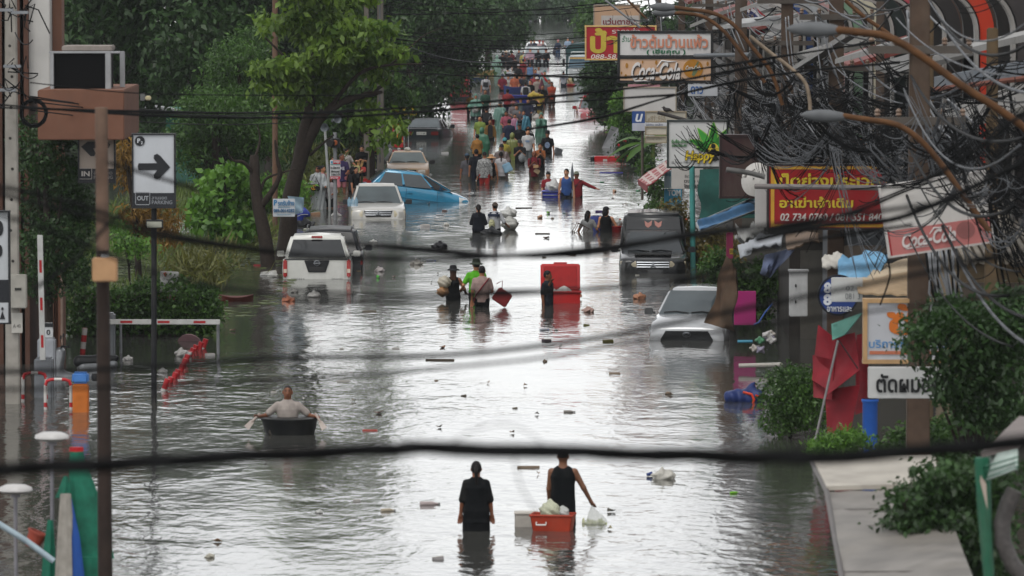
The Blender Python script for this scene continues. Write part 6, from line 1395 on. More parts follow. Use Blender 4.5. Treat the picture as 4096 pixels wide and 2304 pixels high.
def hoop(lab,x0,x1,yt,yb,Y):
 a,c = at(x0,yb,Y),at(x1,yb,Y); z = at(x0,yt,Y).z; o = thing('hoop_barrier',lab,'barrier',((a.x + c.x) / 2,Y,0),group='red and white hoop barriers'); w = (c.x - a.x) / 2
 pts = [(-w,0,-.6),(-w,0,.05),(-w,0,.14),(-w,0,.48),(-w,0,z - .12),(-w + .03,0,z - .03),(-w + .12,0,z),(-w*.3,0,z),(w*.3,0,z),(w - .12,0,z),(w - .03,0,z - .03),(w,0,z - .12),(w,0,.48),(w,0,.14),(w,0,.05),(w,0,-.6)]
 striped(pts,.032,None,[1,0,1,0,0,0,0,1,0,0,0,0,1,0,1],(RED(),WHT()),'tube',o)
hoop('taller red and white hoop barrier in front of the grey gate box',92,185,1492,1625,111.5); hoop('shorter red and white hoop barrier next to the orange block',182,284,1518,1650,109.6)
def boom(lab,px0,pt,px1,pb,Y,box,vertical):
 p = at((box[0] + box[2]) / 2,box[3],Y); o = thing('boom_gate',lab,'boom gate',(p.x,Y,0),group='boom gates'); s = S(Y); zt = at(0,box[1],Y).z
 MB().box((0,.15,zt / 2 - .3),((box[2] - box[0]) / s,.4,zt + .6)).build('housing',mat('#6d7074',.45,.3,dirt=.15),o,bevel=.04,seg=3)
 a,c = at(px0,pt,Y - .15) - p,at(px1,pb,Y - .15) - p; a.z += p.z; c.z += p.z; d = c - a; n = 12; st = mat('#b5b5b2',.4,dirt=.1)
 b = MB(); w = .055
 x = Vector((1,0,0)) if vertical else Vector((0,0,1))
 b.add([a + x*w - Vector((0,.03,0)),a - x*w - Vector((0,.03,0)),c - x*w - Vector((0,.03,0)),c + x*w - Vector((0,.03,0)),a + x*w + Vector((0,.03,0)),a - x*w + Vector((0,.03,0)),c - x*w + Vector((0,.03,0)),c + x*w + Vector((0,.03,0))],[(0,1,2,3),(7,6,5,4),(0,4,5,1),(1,5,6,2),(2,6,7,3),(3,7,4,0)]); b.build('arm',st,o,bevel=.008)
 for t in ((.25,.55,.85) if vertical else (.22,.53,.83)):
  m0 = a + d*(t - .05); m1 = a + d*(t + .05); y = Vector((0,-.034,0)); MB().add([m0 + x*.025 + y,m0 - x*.025 + y,m1 - x*.025 + y,m1 + x*.025 + y,m0 + x*.025 + y*.6,m0 - x*.025 + y*.6,m1 - x*.025 + y*.6,m1 + x*.025 + y*.6],[(0,1,2,3),(7,6,5,4),(0,4,5,1),(1,5,6,2),(2,6,7,3),(3,7,4,0)]).build('reflector',RED(),o)
 return o,p
boom('raised boom gate with its white arm upright in front of the brown building',160,940,171,1440,112.5,(137,1432,212,1600),True)
o,p = boom('lowered boom gate with its white arm across the flooded entrance',400,1287,880,1288,124,(388,1252,460,1422),False)
c = at(873,1420,124) - p; MB().tube([(c.x,0,-.9),(c.x,0,at(0,1296,124).z)],.035,8).build('arm_rest',mat('#7d7f82',.4,.4),o); c = at(480,1420,124) - p; MB().tube([(c.x,.3,-.9),(c.x,.3,at(0,1285,124).z)],.03,8).build('sensor_post',mat('#77797c',.4,.3),o)
def kiosk():
 Y = 115; o = thing('ticket_kiosk','pale grey parking ticket kiosk behind the raised boom gate','kiosk',(at(188,1480,Y).x,Y,0)); s = S(Y); z = lambda y: at(0,y,Y).z
 MB().box((0,0,z(1352) / 2 - .2),(70 / s,.4,z(1352) + .4)).build('cabinet',mat('#8e9196',.45,dirt=.15),o,bevel=.03); MB().box((.04,-.05,z(1320)),(36 / s,.06,60 / s)).build('display',mat('#b0b1b2',.4),o,bevel=.01)
 MB().box((.04,-.06,z(1299)),(36 / s,.06,16 / s)).build('display_band',mat('#1b1d20',.4),o); text('0',mat('#1b1d20',.4),o,(.04,-.09,z(1328)),.08,.11,bold=.02)
kiosk()
def block_post():
 Y = 109; o = thing('bollard','square post, blue above and orange below, standing in the water','bollard',(at(322,1650,Y).x,Y,0)); s = S(Y); z = lambda y: at(0,y,Y).z
 MB().box((0,.1,z(1535) / 2 - .4),(64 / s,.3,z(1535) + .8)).build('lower_block',mat('#b0601c',.5,dirt=.15),o,bevel=.03,seg=3); MB().box((0,.1,(z(1490) + z(1534)) / 2),(66 / s,.31,z(1490) - z(1534))).build('upper_block',mat('#3d6fae',.45),o,bevel=.04,seg=3)
 MB().lathe([(.05,-.07),(.07,0),(.05,.07)],10,(.28,-.05,z(1508))).build('knob',BLK(),o)
block_post()
def bollard(px,py,top,lean,lab,r=.06,grp='red and white flexible bollards'):
 p = W(px,py); o = thing('bollard',lab,'bollard',(p.x,p.y,0),group=grp); h = (py - top) / S(p.y); n = max(int(h / .12),1) + 3; pts = [(lean*(z),0,z) for z in np.linspace(-.36,h,n)]
 striped(pts,r,None,[0,1],(RED(),WHT()),'tube',o,10)
bollard(330,1412,1312,.1,'upright red and white bollard beside the scooter')
for k,(x,y,t) in enumerate(((655,1562,1516),(678,1530,1508),(695,1516,1490),(706,1500,1478),(722,1485,1456),(734,1460,1434),(745,1438,1418),(756,1424,1405),(767,1412,1392),(778,1402,1380),(796,1398,1368),(812,1392,1356))): bollard(x,y,t,.35,'red and white lane bollard leaning in the flooded entrance row',grp='lane bollards in the flooded entrance')
def shell_umbrella(lab,px,py,w,Y,col):
 c = W(px,py); o = thing('umbrella',lab,'umbrella',(c.x,c.y,-.03),rot=(R(-62),R(12),0)); N = 8; rr = w / S(c.y) / 2
 b = MB(); b.lathe([(rr*math.sin(R(a)),rr*.55*math.cos(R(a)) - rr*.55) for a in (88,70,50,30,12,1)],16); b.build('canopy',mat(col,.5,trans=.3),o,smooth=60); MB().tube([(0,0,-rr*1.2),(0,0,.05)],.01,6).build('shaft',mat('#55565a',.4,.5),o)
shell_umbrella('pale pink open umbrella floating half sunk behind the leaning bollards',762,1362,105,127,'#a8868a')
def parasol():
 Y = 66; p = at(330,2250,Y); o = thing('market_umbrella','folded green parasol with a red tip and white and blue panels','umbrella',(p.x,Y,p.z)); P = lambda x,y,d=0: at(x,y,Y + d) - p; gm = mat('#17614c',.7,var=.3,scale=6,bump=.4,trans=.1)
 def cone(pts,wid,m,nm,fold=9):
  b = MB(); vs = []; n = 20
  for q,w_ in zip(pts,wid):
   c = P(*q); vs += [c + Vector((w_ / S(Y)*math.cos(2*math.pi*k / n),w_ / S(Y)*.6*math.sin(2*math.pi*k / n),0))*(1 + .2*math.cos(k*fold*2*math.pi / n)) for k in range(n)]
  fs = [(i*n + k,i*n + (k + 1) % n,(i + 1)*n + (k + 1) % n,(i + 1)*n + k) for i in range(len(pts) - 1) for k in range(n)]; b.add(vs,fs + [tuple(range(n))[::-1],tuple((len(pts) - 1)*n + k for k in range(n))]).build(nm,m,o,smooth=70)
 cone([(306,1802),(308,1850),(325,1930),(345,2040),(362,2150),(372,2235)],[22,28,42,58,66,72],gm,'canopy'); cone([(355,2225,-.1),(355,2330,-.1)],[64,60],gm,'valance'); cone([(305,1788),(305,1806)],[24,24],mat('#a5161c',.5),'cap')
 cone([(262,1905,-.2),(255,1960,-.2),(245,1990,-.2)],[8,22,26],gm,'side_flap',5)
 cone([(262,1975,-.3),(262,2100,-.3),(258,2330,-.3)],[18,26,34],mat('#8f8a82',.7,var=.2,scale=8),'white_panel'); cone([(280,1995,-.28),(298,2150,-.28),(310,2330,-.28)],[6,18,26],mat('#1d478c',.7),'blue_panel')
 cone([(200,2080,-.1),(195,2200,-.1),(190,2330,-.1)],[10,22,26],gm,'side_flap',5)
 MB().tube([P(310,1800),P(330,2400)],.02).build('pole',mat('#77787a',.4,.4),o)
parasol()
for k,(px,py,x2) in enumerate(((207,1745,205),(62,1955,52))):
 Y = 66; p = at(px,py,Y); o = thing('path_lamp',('white disc path lamp on a slim post beside the green parasol','lower white disc path lamp nearer the picture edge')[k],'lamp',(p.x,Y,p.z),group='white disc path lamps')
 MB().lathe([(.02,-.07),(.15,-.05),(.2,-.02),(.19,.015),(.12,.045),(.03,.05)],24).build('shade',mat('#b0aeac',.4,dirt=.15),o,smooth=60); MB().tube([(0,0,-.03),(0,0,-p.z - .5)],.022,10).build('post',mat('#77757a',.45,.3),o); MB().lathe([(.06,-.10),(.045,-.03)],12).build('collar',mat('#6b6a6e',.45),o)
o = thing('plant_pot','terracotta pot lying tilted by the pale blue pipe','pot',at(140,2158,66),rot=(0,R(24),0)); MB().lathe([(.08,-.10),(.11,.07),(.125,.075),(.125,.10),(.10,.10),(.08,-.06)],20).build('body',mat('#8a3a2a',.7,dirt=.2),o)
tag(MB().tube([at(-30,2080,64),at(100,2160,64),at(215,2245,64)],.035,10).build('pipe',mat('#8f9ea6',.4),None),'pale blue plastic pipe slanting up at the lower corner','pipe')
post('tall plain brown pole behind the street tree',1100,-60,905,176,.085,'#5a4232','wooden_pole','pole');
p = at(1522,560,212); pole('grey utility pole between the street tree and the dark trees',p.x,212,.24,12,'#5d5852',arms=((10.6,1.8),(8.2,1.4)))
p = at(1466,560,213); pole('shorter grey utility pole carrying the red topped notice',p.x,213,.20,7.75,'#6b655d')
tag(MB().tube([at(1519,-20,206),at(1518,300,206),at(1520,650,206)],.025,6).build('conduit',GREYC(),None),'thin grey conduit in front of the utility pole','pipe')
a = Sign('white notice with a red top strip nailed to the shorter utility pole',1439,401,1472,444,212.3,'#b3b3b1',None,.04,.03); a.rect(1452,401,1472,409,'#a01d26','red_strip'); a.t('ขายถูก',1454,402,1470,408,'#c4c4c4',.02,0,.01); a.t('ทส. 4 ชั้น 18 ตร.',1441,412,1470,419,'#2b2b2d',.02); a.t('ใกล้เดอะมอลล์',1441,424,1469,430,'#2b2b2d',.02); a.t('2 นอน 2 น้ำ',1441,436,1469,441,'#2b2b2d',.02)
def traffic_light():
 p = W(1341,880); o = thing('traffic_light','old amber traffic light hood on a grey post in the water','traffic light',(p.x,p.y,0)); s = S(p.y); z = lambda y: at(0,y,p.y).z
 MB().tube([(0,0,-.9),(0,0,z(530))],.062,12).build('post',mat('#7d7e80',.5,.2,dirt=.3),o); MB().box((0,-.02,z(572)),(.32,.24,.30)).build('signal_box',BLK(),o,bevel=.03)
 MB().lathe([(.10,0),(.115,.12),(.12,.22)],14).build('hood',mat('#1a1817',.6),o).matrix_local = Matrix.Translation((-.08,-.10,z(571))) @ Matrix.Rotation(R(90),4,'X') @ Matrix.Rotation(R(-25),4,'Y'); MB().lathe([(.02,-.01),(.09,0),(.07,.03)],14).build('lens',mat('#8a4a2a',.3,coat=.3),o).matrix_local = Matrix.Translation((.0,-.14,z(571))) @ Matrix.Rotation(R(90),4,'X')
 for px,py,a in ((1345,478,30),(1302,512,-20)):
  h = thing('horn_speaker',('grey round loudspeaker horn above the traffic light','grey tapered loudspeaker horn on a pole left of the traffic light')[a < 0],'loudspeaker',at(px,py,180),rot=(R(80),0,R(a))); MB().lathe([(.02,-.2),(.05,-.12),(.08,-.03),(.13,.08),(.135,.10),(.10,.05),(.03,-.05)],16).build('horn',mat('#5d6266',.45,.2),h); MB().box((0,0,-.22),(.1,.1,.1)).build('driver',mat('#4a4d50',.5),h,bevel=.02)
 a = Sign('white for sale sign with red top and bottom strips fixed to the traffic light post',1320,640,1362,716,p.y - .1,'#c2c2c2',None,.03,.03); a.rect(1333,641,1361,656,'#b21f2c','red_strip'); a.t('ขายถูก',1335,643,1359,654,'#cfcfcf',.03,0,.01); a.rect(1321,705,1361,716,'#a51f3a','red_strip'); a.t('089-227-9264',1323,707,1352,714,'#cfcfcf',.01,0,.01); a.poly([(1324,644),(1331,644),(1331,653),(1324,653)],'#3d87a8','logo'); a.rect(1321,657,1361,659,'#4d8f8a','green_line')
 a.t('ทส. ม.สัมมา 16 ตร.',1322,664,1360,674,'#1c1d24',.02); a.t('ใกล้เดอะมอลล์',1323,680,1359,689,'#1c1d24',.02); a.t('2 นอน 2 น้ำ',1323,692,1360,702,'#1c1d24',.02)
traffic_light()
post('thin leaning grey post left of the traffic light',1300,520,800,188,.045,'#8d8f8e',px1=1318)
a = Sign('white hire truck ad board with blue lettering fixed to the street tree trunk',1092,795,1180,867,156.6,'#b0b4b8',None,.04,.04)
a.t('P',1095,799,1109,822,'#2f6f9a',.05); a.t('รถรับจ้าง',1112,800,1177,822,'#2f6f9a',.02); a.t('พร้อมทีมงาน',1112,824,1160,832,'#4a7f9c',.01); a.t('089-0014282',1094,835,1178,849,'#2f5f86',.015); a.t('มีรถทุกประเภท',1108,854,1164,863,'#4a7f9c',.01)
cloth('plastic_sheet','pale blue plastic sheet tied round the tree trunk behind the ad board','sheet',[(1178,860,157.4),(1212,850,157.4),(1217,790,157.4),(1150,784,157.4)],clear('#9fb6c4',.7),wave=.03,seed=21)
a = Sign('white estate agent poster with black letters on the ivy hedge',638,1085,712,1202,129.6,'#aeaeac',None,.04,.03,roll=3); a.t('บ้านสวย',650,1112,706,1122,'#37383a',.01); a.t('ใกล้ทางด่วน',642,1130,706,1146,'#37383a',.01); a.t('081 414 6449',644,1164,704,1176,'#37383a',.01); a.t('02-731-2486',636,1182,708,1198,'#a8232a',.02); a.poly([(650,1094),(660,1088),(668,1096),(660,1108)],'#b04038','logo')
a = Sign('red food stall banner with yellow and white letters standing in the water',1570,490,1613,590,243,'#9c1a1c',None,.04,.03,name='banner'); a.t('เงินนำ',1573,497,1611,512,'#c7a92c',.02); a.t('อาหารป่า',1573,516,1611,531,'#c9c4be',.02,.2); a.t('ตามสั่ง',1575,536,1608,549,'#c7a92c',.02); a.rect(1573,562,1611,568,'#c7a92c','yellow_strip'); a.disc(1582,555,5,4,'#6b5a2a','food_picture'); a.disc(1600,555,5,4,'#6b5a2a','food_picture'); a.t('อร่อย ราคาถูก',1576,573,1608,578,'#c48a86');
def food_stall():
 p = W(1545,590); o = thing('food_stall','grey food stall cart under a yellow sign beside the red banner','stall',(p.x,p.y,0)); MB().box((0,.4,.25),(.95,.7,.5)).build('counter',mat('#6d7072',.4,.4,dirt=.2),o,bevel=.02); MB().box((.5,.2,.35),(.08,.5,.25)).build('side_shelf',mat('#b0b1b0',.4),o,bevel=.01)
 for x in (-.5,.95): MB().tube([(x,.1,-.8),(x,.1,2.0)],.02).build('post',mat('#8a8c8c',.5),o)
 MB().box((.7,.3,1.55),(1.2,.5,.35)).build('sign_panel',mat('#a8922c',.5),o,bevel=.01); MB().box((.2,.9,2.0),(2.2,1.8,.05)).build('roof',mat('#3f5a4a',.6),o); text('ร้านอาหาร',mat('#7c1c1c',.5),o,(.8,.04,1.55),.8,.2,bold=.02)
food_stall()
def green_hut():
 c = at(745,470,224); o = thing('hut','green sheeted hut with a grey roof behind the weeds','hut',(c.x,c.y,0)); MB().box((0,1,.6),(1.6,2,3.4)).build('wall',mat('#1c5a4c',.7,dirt=.3),o); MB().box((-.9,0,2.3),(1.6,1.4,.12),(0,R(8),0)).build('roof',mat('#77797a',.5,dirt=.3),o); MB().box((.1,-.02,1.2),(1.4,.1,.6)).build('opening',mat('#16302e',.8),o)
green_hut()
# ---------------------------------------------------------------- the people wading
def attach(name,label,cat,c,group=None,rz=0): return thing(name,label,cat,c,rz,group)
def plastic(label,c,r,col='#c6c6c2',seed=0,name='plastic_bag',flat=.85,group=None,clr=True,sq=1.0):
 g = random.Random(seed); ph = [g.uniform(0,6) for _ in range(6)]; o = thing(name,label,'bag',c,g.uniform(0,6),group)
 f = lambda X,Y,Z: smin(ell(X,Y,Z,(0,0,0),(r,r*sq,r*flat)),cap(X,Y,Z,(0,0,r*flat*.7),(.02,0,r*flat*1.35),r*.3,r*.12),r*.4) + r*.10*np.sin(X / r*5 + ph[0])*np.sin(Y / r*4 + ph[1]) + r*.06*np.sin(Z / r*9 + X / r*6 + ph[2])
 link('film',nets(f,(-r*1.2,-r*1.2,-r*1.2),(r*1.2,r*1.2,r*1.6),r / 7),mat(col,.35,trans=.3,var=.15,bump=.5,scale=18),o,180); return o
def bagbox(name,label,cat,c,d,col,rz=0,strap=None,rough=.7,tilt=0):
 o = thing(name,label,cat,c,rot=(0,R(tilt),rz)); MB().box((0,0,0),d,taper=.92).build('body',mat(col,rough,var=.2,bump=.2),o,bevel=min(d)*.2,seg=3)
 if strap: MB().tube([Vector(p) for p in strap],.014,6).build('strap',mat('#141414',.7),o)
 return o
def phone(c,lab): o = thing('phone',lab,'phone',c); MB().box((0,0,0),(.075,.012,.15)).build('case',mat('#15171a',.3),o,bevel=.005); return o
PE = person
NAVY,BLK_,GRY,KH = '#131824','#0c0d0f','#5b5b5e','#4d463c'
GC = 'waders in the long crowd'
o,M,k,h = PE(1905,2122,1845,'woman in black t-shirt and trousers seen from behind, hair in a plait',0,'f',1.60,('#0c0e10','elbow',.70),('#0b0c0e','loose'),'tail',arms='dd',fat=1.14)
o,M,k,h = PE(2252,2096,1793,'man in black sleeveless top seen from behind, pulling an orange crate',4,'m',1.72,('#0b0e10','tank',.72),('#0f1012','loose'),'crop',arms=['k',(.42,.14,.88)],skin='#6e4a35')
hr = h[1]
def veg_bag():
 c = hr; o = thing('plastic_bag','clear plastic bag of pale green vegetables held by the man in black','bag',c)
 f = lambda X,Y,Z: smin(cap(X,Y,Z,(.02,0,-.10),(.08,0,-.32),.03,.16),ell(X,Y,Z,(.06,0,-.46),(.24,.16,.13)),.1) + .012*np.sin(X*60)*np.cos(Z*30)
 link('film',nets(f,(-.25,-.25,-.62),(.4,.25,.02),.022),clear('#d0d2cc',.4),o,180)
 g = random.Random(2)
 for i in range(11):
  x = -.11 + .035*i; z = -.47 + g.uniform(-.02,.04); MB().lathe([(.015,0),(.03,.05),(.028,.16),(.012,.24)],8,(x,g.uniform(-.08,.06),z - .08)).build('vegetable',mat('#a8b07a' if i % 3 else '#c4c6a2',.6,var=.2),o)
veg_bag()
def crate():
 p = W(2212,2120); o = thing('crate','orange red plastic tub with a white handle floating beside the man in black','tub',(p.x,p.y,-.06),R(-8)); m = mat('#963018',.45,dirt=.2); w,d,t,H = .66,.42,.02,.30
 b = MB()
 for sx in (-1,1): b.add([(sx*(w / 2 - .05),-d / 2 + .03,0),(sx*(w / 2 - .05),d / 2 - .03,0),(sx*w / 2,d / 2,H),(sx*w / 2,-d / 2,H),(sx*(w / 2 - .05 - t),-d / 2 + .03,0),(sx*(w / 2 - .05 - t),d / 2 - .03,0),(sx*(w / 2 - t),d / 2,H),(sx*(w / 2 - t),-d / 2,H)],[(0,1,2,3),(7,6,5,4),(0,4,5,1),(1,5,6,2),(2,6,7,3),(3,7,4,0)])
 for sy in (-1,1): b.add([(-w / 2 + .05,sy*(d / 2 - .03),0),(w / 2 - .05,sy*(d / 2 - .03),0),(w / 2,sy*d / 2,H),(-w / 2,sy*d / 2,H),(-w / 2 + .05,sy*(d / 2 - .03 - t),0),(w / 2 - .05,sy*(d / 2 - .03 - t),0),(w / 2,sy*(d / 2 - t),H),(-w / 2,sy*(d / 2 - t),H)],[(0,1,2,3),(7,6,5,4),(0,4,5,1),(1,5,6,2),(2,6,7,3),(3,7,4,0)])
 b.box((0,0,.012),(w - .1,d - .06,.02)); b.build('walls',m,o)
 MB().tube([(-w / 2,-d / 2,H),(w / 2,-d / 2,H),(w / 2,d / 2,H),(-w / 2,d / 2,H),(-w / 2,-d / 2,H)],.018,8).build('rim',m,o)
 MB().tube([(-.23,-d / 2 + .0,.20),(-.23,-d / 2 - .03,.16),(-.08,-d / 2 - .03,.16),(-.08,-d / 2,.20)],.013,8).build('handle',mat('#c3c2be',.4),o)
 M = o.matrix_basis; base = Vector((p.x,p.y,0))
 plastic('rounded white bag of goods heaped in the orange tub',base + Vector((-.05,.0,.30)),.16,'#b9bba4',3); plastic('smaller white bag beside it in the orange tub',base + Vector((.15,.04,.27)),.10,'#bfc0bc',4)
 q = W(2105,2110); o2 = thing('foam_box','dirty white foam box floating against the orange tub','box',(q.x,q.y + .25,.05)); MB().box((0,0,0),(.36,.34,.30)).build('box',mat('#a9a49c',.7,dirt=.3),o2,bevel=.02); MB().box((0,0,.155),(.38,.36,.03)).build('lid',mat('#b3aea6',.7,dirt=.3),o2,bevel=.01)
crate()
def rower():
 p = W(1155,1742); c = (p.x,p.y + .45,-.12); o = thing('basin','round black mixing tub used as a boat by the man with two paddles','tub',c); m = mat('#17191a',.45,var=.15,dirt=.2)
 pr = [(.40,0),(.46,.15),(.51,.36),(.545,.39),(.555,.415),(.53,.42),(.49,.39),(.44,.17),(.38,.06),(.02,.05)]
 MB().lathe(pr,40).build('shell',m,o,smooth=50); MB().lathe([(.53,.40),(.56,.405),(.56,.42),(.53,.425)],40).build('rim',m,o)
 o2,M,k,h = PE(1151,1700,1553,'elderly man in a grey t-shirt rowing the black tub, facing the camera',180,'m',1.76,('#8b837d','short'),('#3a3632','knee'),'crop','#2b2826',arms=[(.50,.22,1.17),(-.50,.22,1.17)],skin='#6f4630',seat=(p.y + .50,1.03,1),fat=1.02,cross=True)
 for sd,(x,y) in ((-1,(985,1712)),(1,(1298,1716))):
  a = Vector(h[sd]) + Vector((sd*.02,-.08,.02)); b = at(x,y,p.y - .05); q = thing('paddle',('pale paddle held out to the picture left of the tub','','pale paddle held out to the picture right of the tub')[sd + 1],'paddle',a); d = b - a
  MB().tube([-d*.15,d*.55],.022,8).build('shaft',mat('#8f837a',.6),q); n = Vector((0,.015,0)); w = d.normalized().cross(Vector((0,1,0))).normalized()*.055
  MB().add([d*.45 - w*.7 + n,d*.45 + w*.7 + n,d + w + n,d - w + n,d*.45 - w*.7 - n,d*.45 + w*.7 - n,d + w - n,d - w - n],[(0,1,2,3),(7,6,5,4),(0,4,5,1),(1,5,6,2),(2,6,7,3),(3,7,4,0)]).build('blade',mat('#a59a92',.6),q,bevel=.006)
rower()
o,M,k,h = PE(1813,1202,1066,'woman in a black wide hat and black off shoulder top carrying bags',0,'f',1.6,(BLK_,'tank',.78),('#16171b','long'),'long','#3a2418',hat=('wide','#141416'),arms='fh')
plastic('clear bag of goods carried on the shoulder of the woman in the black hat',M @ Vector((-.22,-.12,1.22)),.17,'#b9b2a2',7); plastic('orange brown bag hanging below the clear one on her shoulder',M @ Vector((-.26,-.12,.98)),.15,'#a87f58',8)
o,M,k,h = PE(1905,1205,1041,'man in a bright green t-shirt and dark green brimmed hat seen from behind',-8,'m',1.72,('#4f9a22','short'),('#2a2c2a','long'),'short',hat=('wide','#2c3428'),arms='hd')
o,M,k,h = PE(1928,1229,1064,'man in a dusty beige t-shirt seen from behind with a red shopping bag',6,'m',1.68,('#8f7a74','short'),(BLK_,'long'),'short',arms='df')
q = bagbox('shopping_bag','large dark red shopping bag carried at the side of the man in beige','bag',M @ Vector((.50,.0,.92)),(.42,.14,.36),'#6e1c1c',tilt=34);
MB().tube([(-.12,0,.17),(-.22,0,.34),(-.30,0,.20)],.012,6).build('handle',mat('#5a1518',.6),q)
tag(MB().tube([M @ Vector(p) for p in ((.19,-.09,1.40),(.02,-.165,1.18),(-.14,-.14,.95),(-.19,-.06,.82))],.016,6).build('bag_strap',mat('#6e1a26',.7),None),'dark red strap slung across the back of the man in beige','strap')
o,M,k,h = PE(2190,1220,1083,'man in a black and white jersey at the red cooler, hand at mouth',120,'m',1.66,('#1d2128','short',.78,.5,16),(NAVY,'shorts'),'short',arms=['d',(.1,.15,1.42)],skin='#6e4630',look=15)
def cooler():
 p = W(2246,1214); o = thing('ice_cooler','big bright red ice cooler with its lid propped open, floating in the water','cooler',(p.x,p.y,-.18),R(2)); m = mat('#b0100e',.35,coat=.3,var=.06); s = S(p.y); w = 150 / s; d = .62; H = .46; t = .05; b = MB()
 for sx in (-1,1): b.box((sx*(w / 2 - t / 2),d / 2,H / 2),(t,d,H))
 for y in (t / 2,d - t / 2): b.box((0,y,H / 2 - .001),(w - 2*t,t,H - .003))
 b.box((0,d / 2,.04),(w - 2*t,d - 2*t,.06)); b.build('box',m,o,bevel=.015)
 MB().tube([(-w / 2 - .02,-.01,H),(w / 2 + .02,-.01,H),(w / 2 + .02,d,H),(-w / 2 - .02,d,H),(-w / 2 - .02,-.01,H)],.028,8).build('rim',m,o)
 l = MB().box((0,0,.34),(w + .06,.09,.66)).build('lid',m,o,bevel=.03,seg=3); l.location = (0,d + .02,H + .0); l.rotation_euler = (R(-7),0,0); MB().box((0,-.05,.34),(w - .10,.03,.52)).build('lid_panel',mat('#9c0f0d',.35),l,bevel=.03); MB().box((0,0,.69),(.34,.05,.045)).build('lid_handle',m,l,bevel=.012)
 for x,r in ((-.18,.14),(.06,.2)): plastic('white sack inside the red cooler' if x > 0 else 'smaller white sack in the corner of the red cooler',(p.x + x,p.y + .3,.22 + (.04 if x > 0 else 0)),r,'#c8c8c4',int(r*100),flat=.6)
 PE(2256,1194,1068,'person mostly hidden behind the raised lid of the red cooler',180,'m',1.66,(NAVY,'short'),(NAVY,'shorts'),'short',arms=['d',(-.40,.10,1.02)])
cooler()
PE(1914,930,818,'woman in a navy top seen from behind, hair in a ponytail, left of the couple',0,'f',1.58,(NAVY,'long'),(BLK_,'long'),'tail',arms='ff',fat=1.1)
o,M,k,h = PE(1980,924,812,'man in a navy and white t-shirt and brown cap beside the navy woman',25,'m',1.66,('#a9abb0','elbow',.76),(BLK_,'long'),'short',hat=('capback','#3a3028'),arms='fh',look=-50)
b = MB().add([(-.205,-.155,1.2),(.205,-.155,1.2),(.19,-.14,1.38),(-.19,-.14,1.38),(-.205,.16,1.2),(.205,.16,1.2),(.19,.13,1.38),(-.19,.13,1.38)],[(0,1,2,3),(7,6,5,4),(0,4,5,1),(1,5,6,2),(2,6,7,3),(3,7,4,0)]).build('shirt_yoke',mat('#1c2436',.85),o,bevel=.05)
plastic('white plastic sack dragged by the man in navy and white',W(2040,920) + Vector((0,0,.18)),.26,'#b8b8b2',12,flat=.75); plastic('upper white plastic sack on his shoulder side',W(2036,920) + Vector((-.02,.2,.50)),.24,'#c4c4c0',13,flat=.6); plastic('pale yellow cloth bundle hanging at his back',M @ Vector((-.02,-.2,1.0)),.09,'#b9b890',14,flat=2.0)
plastic('shiny black rubbish bag between the couple',W(1966,935) + Vector((0,-.2,.02)),.30,'#141518',15,flat=.5)
o,M,k,h = PE(2352,928,843,'woman in a grey striped t-shirt seen from behind, steadying a metal rack',12,'f',1.58,('#7c7d7c','short',.74,.3,40),(BLK_,'long'),'long',arms=['w','h'],look=25)
o,M,k,h = PE(2424,930,828,'long haired man in black tank top and black cap next to the rack',8,'m',1.66,(BLK_,'tank',.74),(BLK_,'long'),'bob',hat=('cap','#17181b'),arms=['f','w'],look=40)
def rack():
 p = W(2310,930); o = thing('wire_rack','tilted rusty wire rack floating beside the striped woman','rack',(p.x,p.y,0),rot=(0,R(28),R(10))); b = MB()
 for i in range(6): b.tube([(-.1 + i*.07,0,-.05),(-.1 + i*.07,0,.28)],.010,5)
 for z in (-.03,.27):
  for y in (0,.3): b.tube([(-.12,y,z),(.32,y,z)],.012,5)
 for i in (0,5): b.tube([(-.1 + i*.07,.3,-.05),(-.1 + i*.07,.3,.28)],.010,5); b.tube([(-.1 + i*.07,0,.27),(-.1 + i*.07,.3,.27)],.010,5)
 b.build('wires',mat('#4a3830',.6,.3),o)
 q = W(2388,922); o = thing('plastic_drum','dark blue plastic drum between the striped woman and the man in black','drum',(q.x,q.y + .25,.0)); MB().lathe([(.19,-.3),(.22,-.1),(.22,.35),(.19,.44),(.17,.44),(.16,.2)],24).build('shell',mat('#1b2a6a',.4),o); MB().lathe([(.225,.2),(.235,.22),(.225,.24)],24).build('hoop',mat('#1b2a6a',.4),o)
 q = W(2462,929); o = thing('basin','red basin pushed along by the man in the black tank top','basin',(q.x,q.y + .1,-.05)); MB().lathe([(.20,0),(.27,.22),(.29,.23),(.26,.21),(.18,.03),(.01,.02)],24).build('shell',mat('#7e1618',.45),o); MB().lathe([(.27,.215),(.295,.22),(.295,.235),(.27,.24)],24).build('rim',mat('#8e1a1a',.45),o)
 plastic('clear bag heaped in the red basin',q + Vector((.02,.1,.28)),.19,'#b9bab6',17,flat=.7)
rack()
o,M,k,h = PE(2193,768,688,'man in a red football shirt with white sleeves pushing the blue raft',180,'m',1.62,('#9c1420','short'),(BLK_,'shorts'),'short',hat=('capback','#1a1a1c'),arms=['k','k'],skin='#a8785c')
for sd in (-1,1): MB().tube([(sd*.2,0,1.38),(sd*.25,-.04,1.2)],[.082,.08],10).build('sleeve',mat('#b4b2b0',.8),o)
tag(text('Emirates',mat('#c8c8c8',.6),None,(0,0,0),.24,.06,bold=.02),'small white chest lettering on the red football shirt','lettering').parent = o; o.children[-1].location = (0,.158,1.17); o.children[-1].rotation_euler = (R(90),0,R(180))
for ch in o.children:
 if 'category' in ch: del ch['category'],ch['label']
o,M,k,h = PE(2266,790,676,'young man in a blue running vest between raft and red jacket',178,'m',1.74,('#1d4aa0','tank'),(NAVY,'shorts'),'short',arms=['d','d'],skin='#a8785c',look=-25)
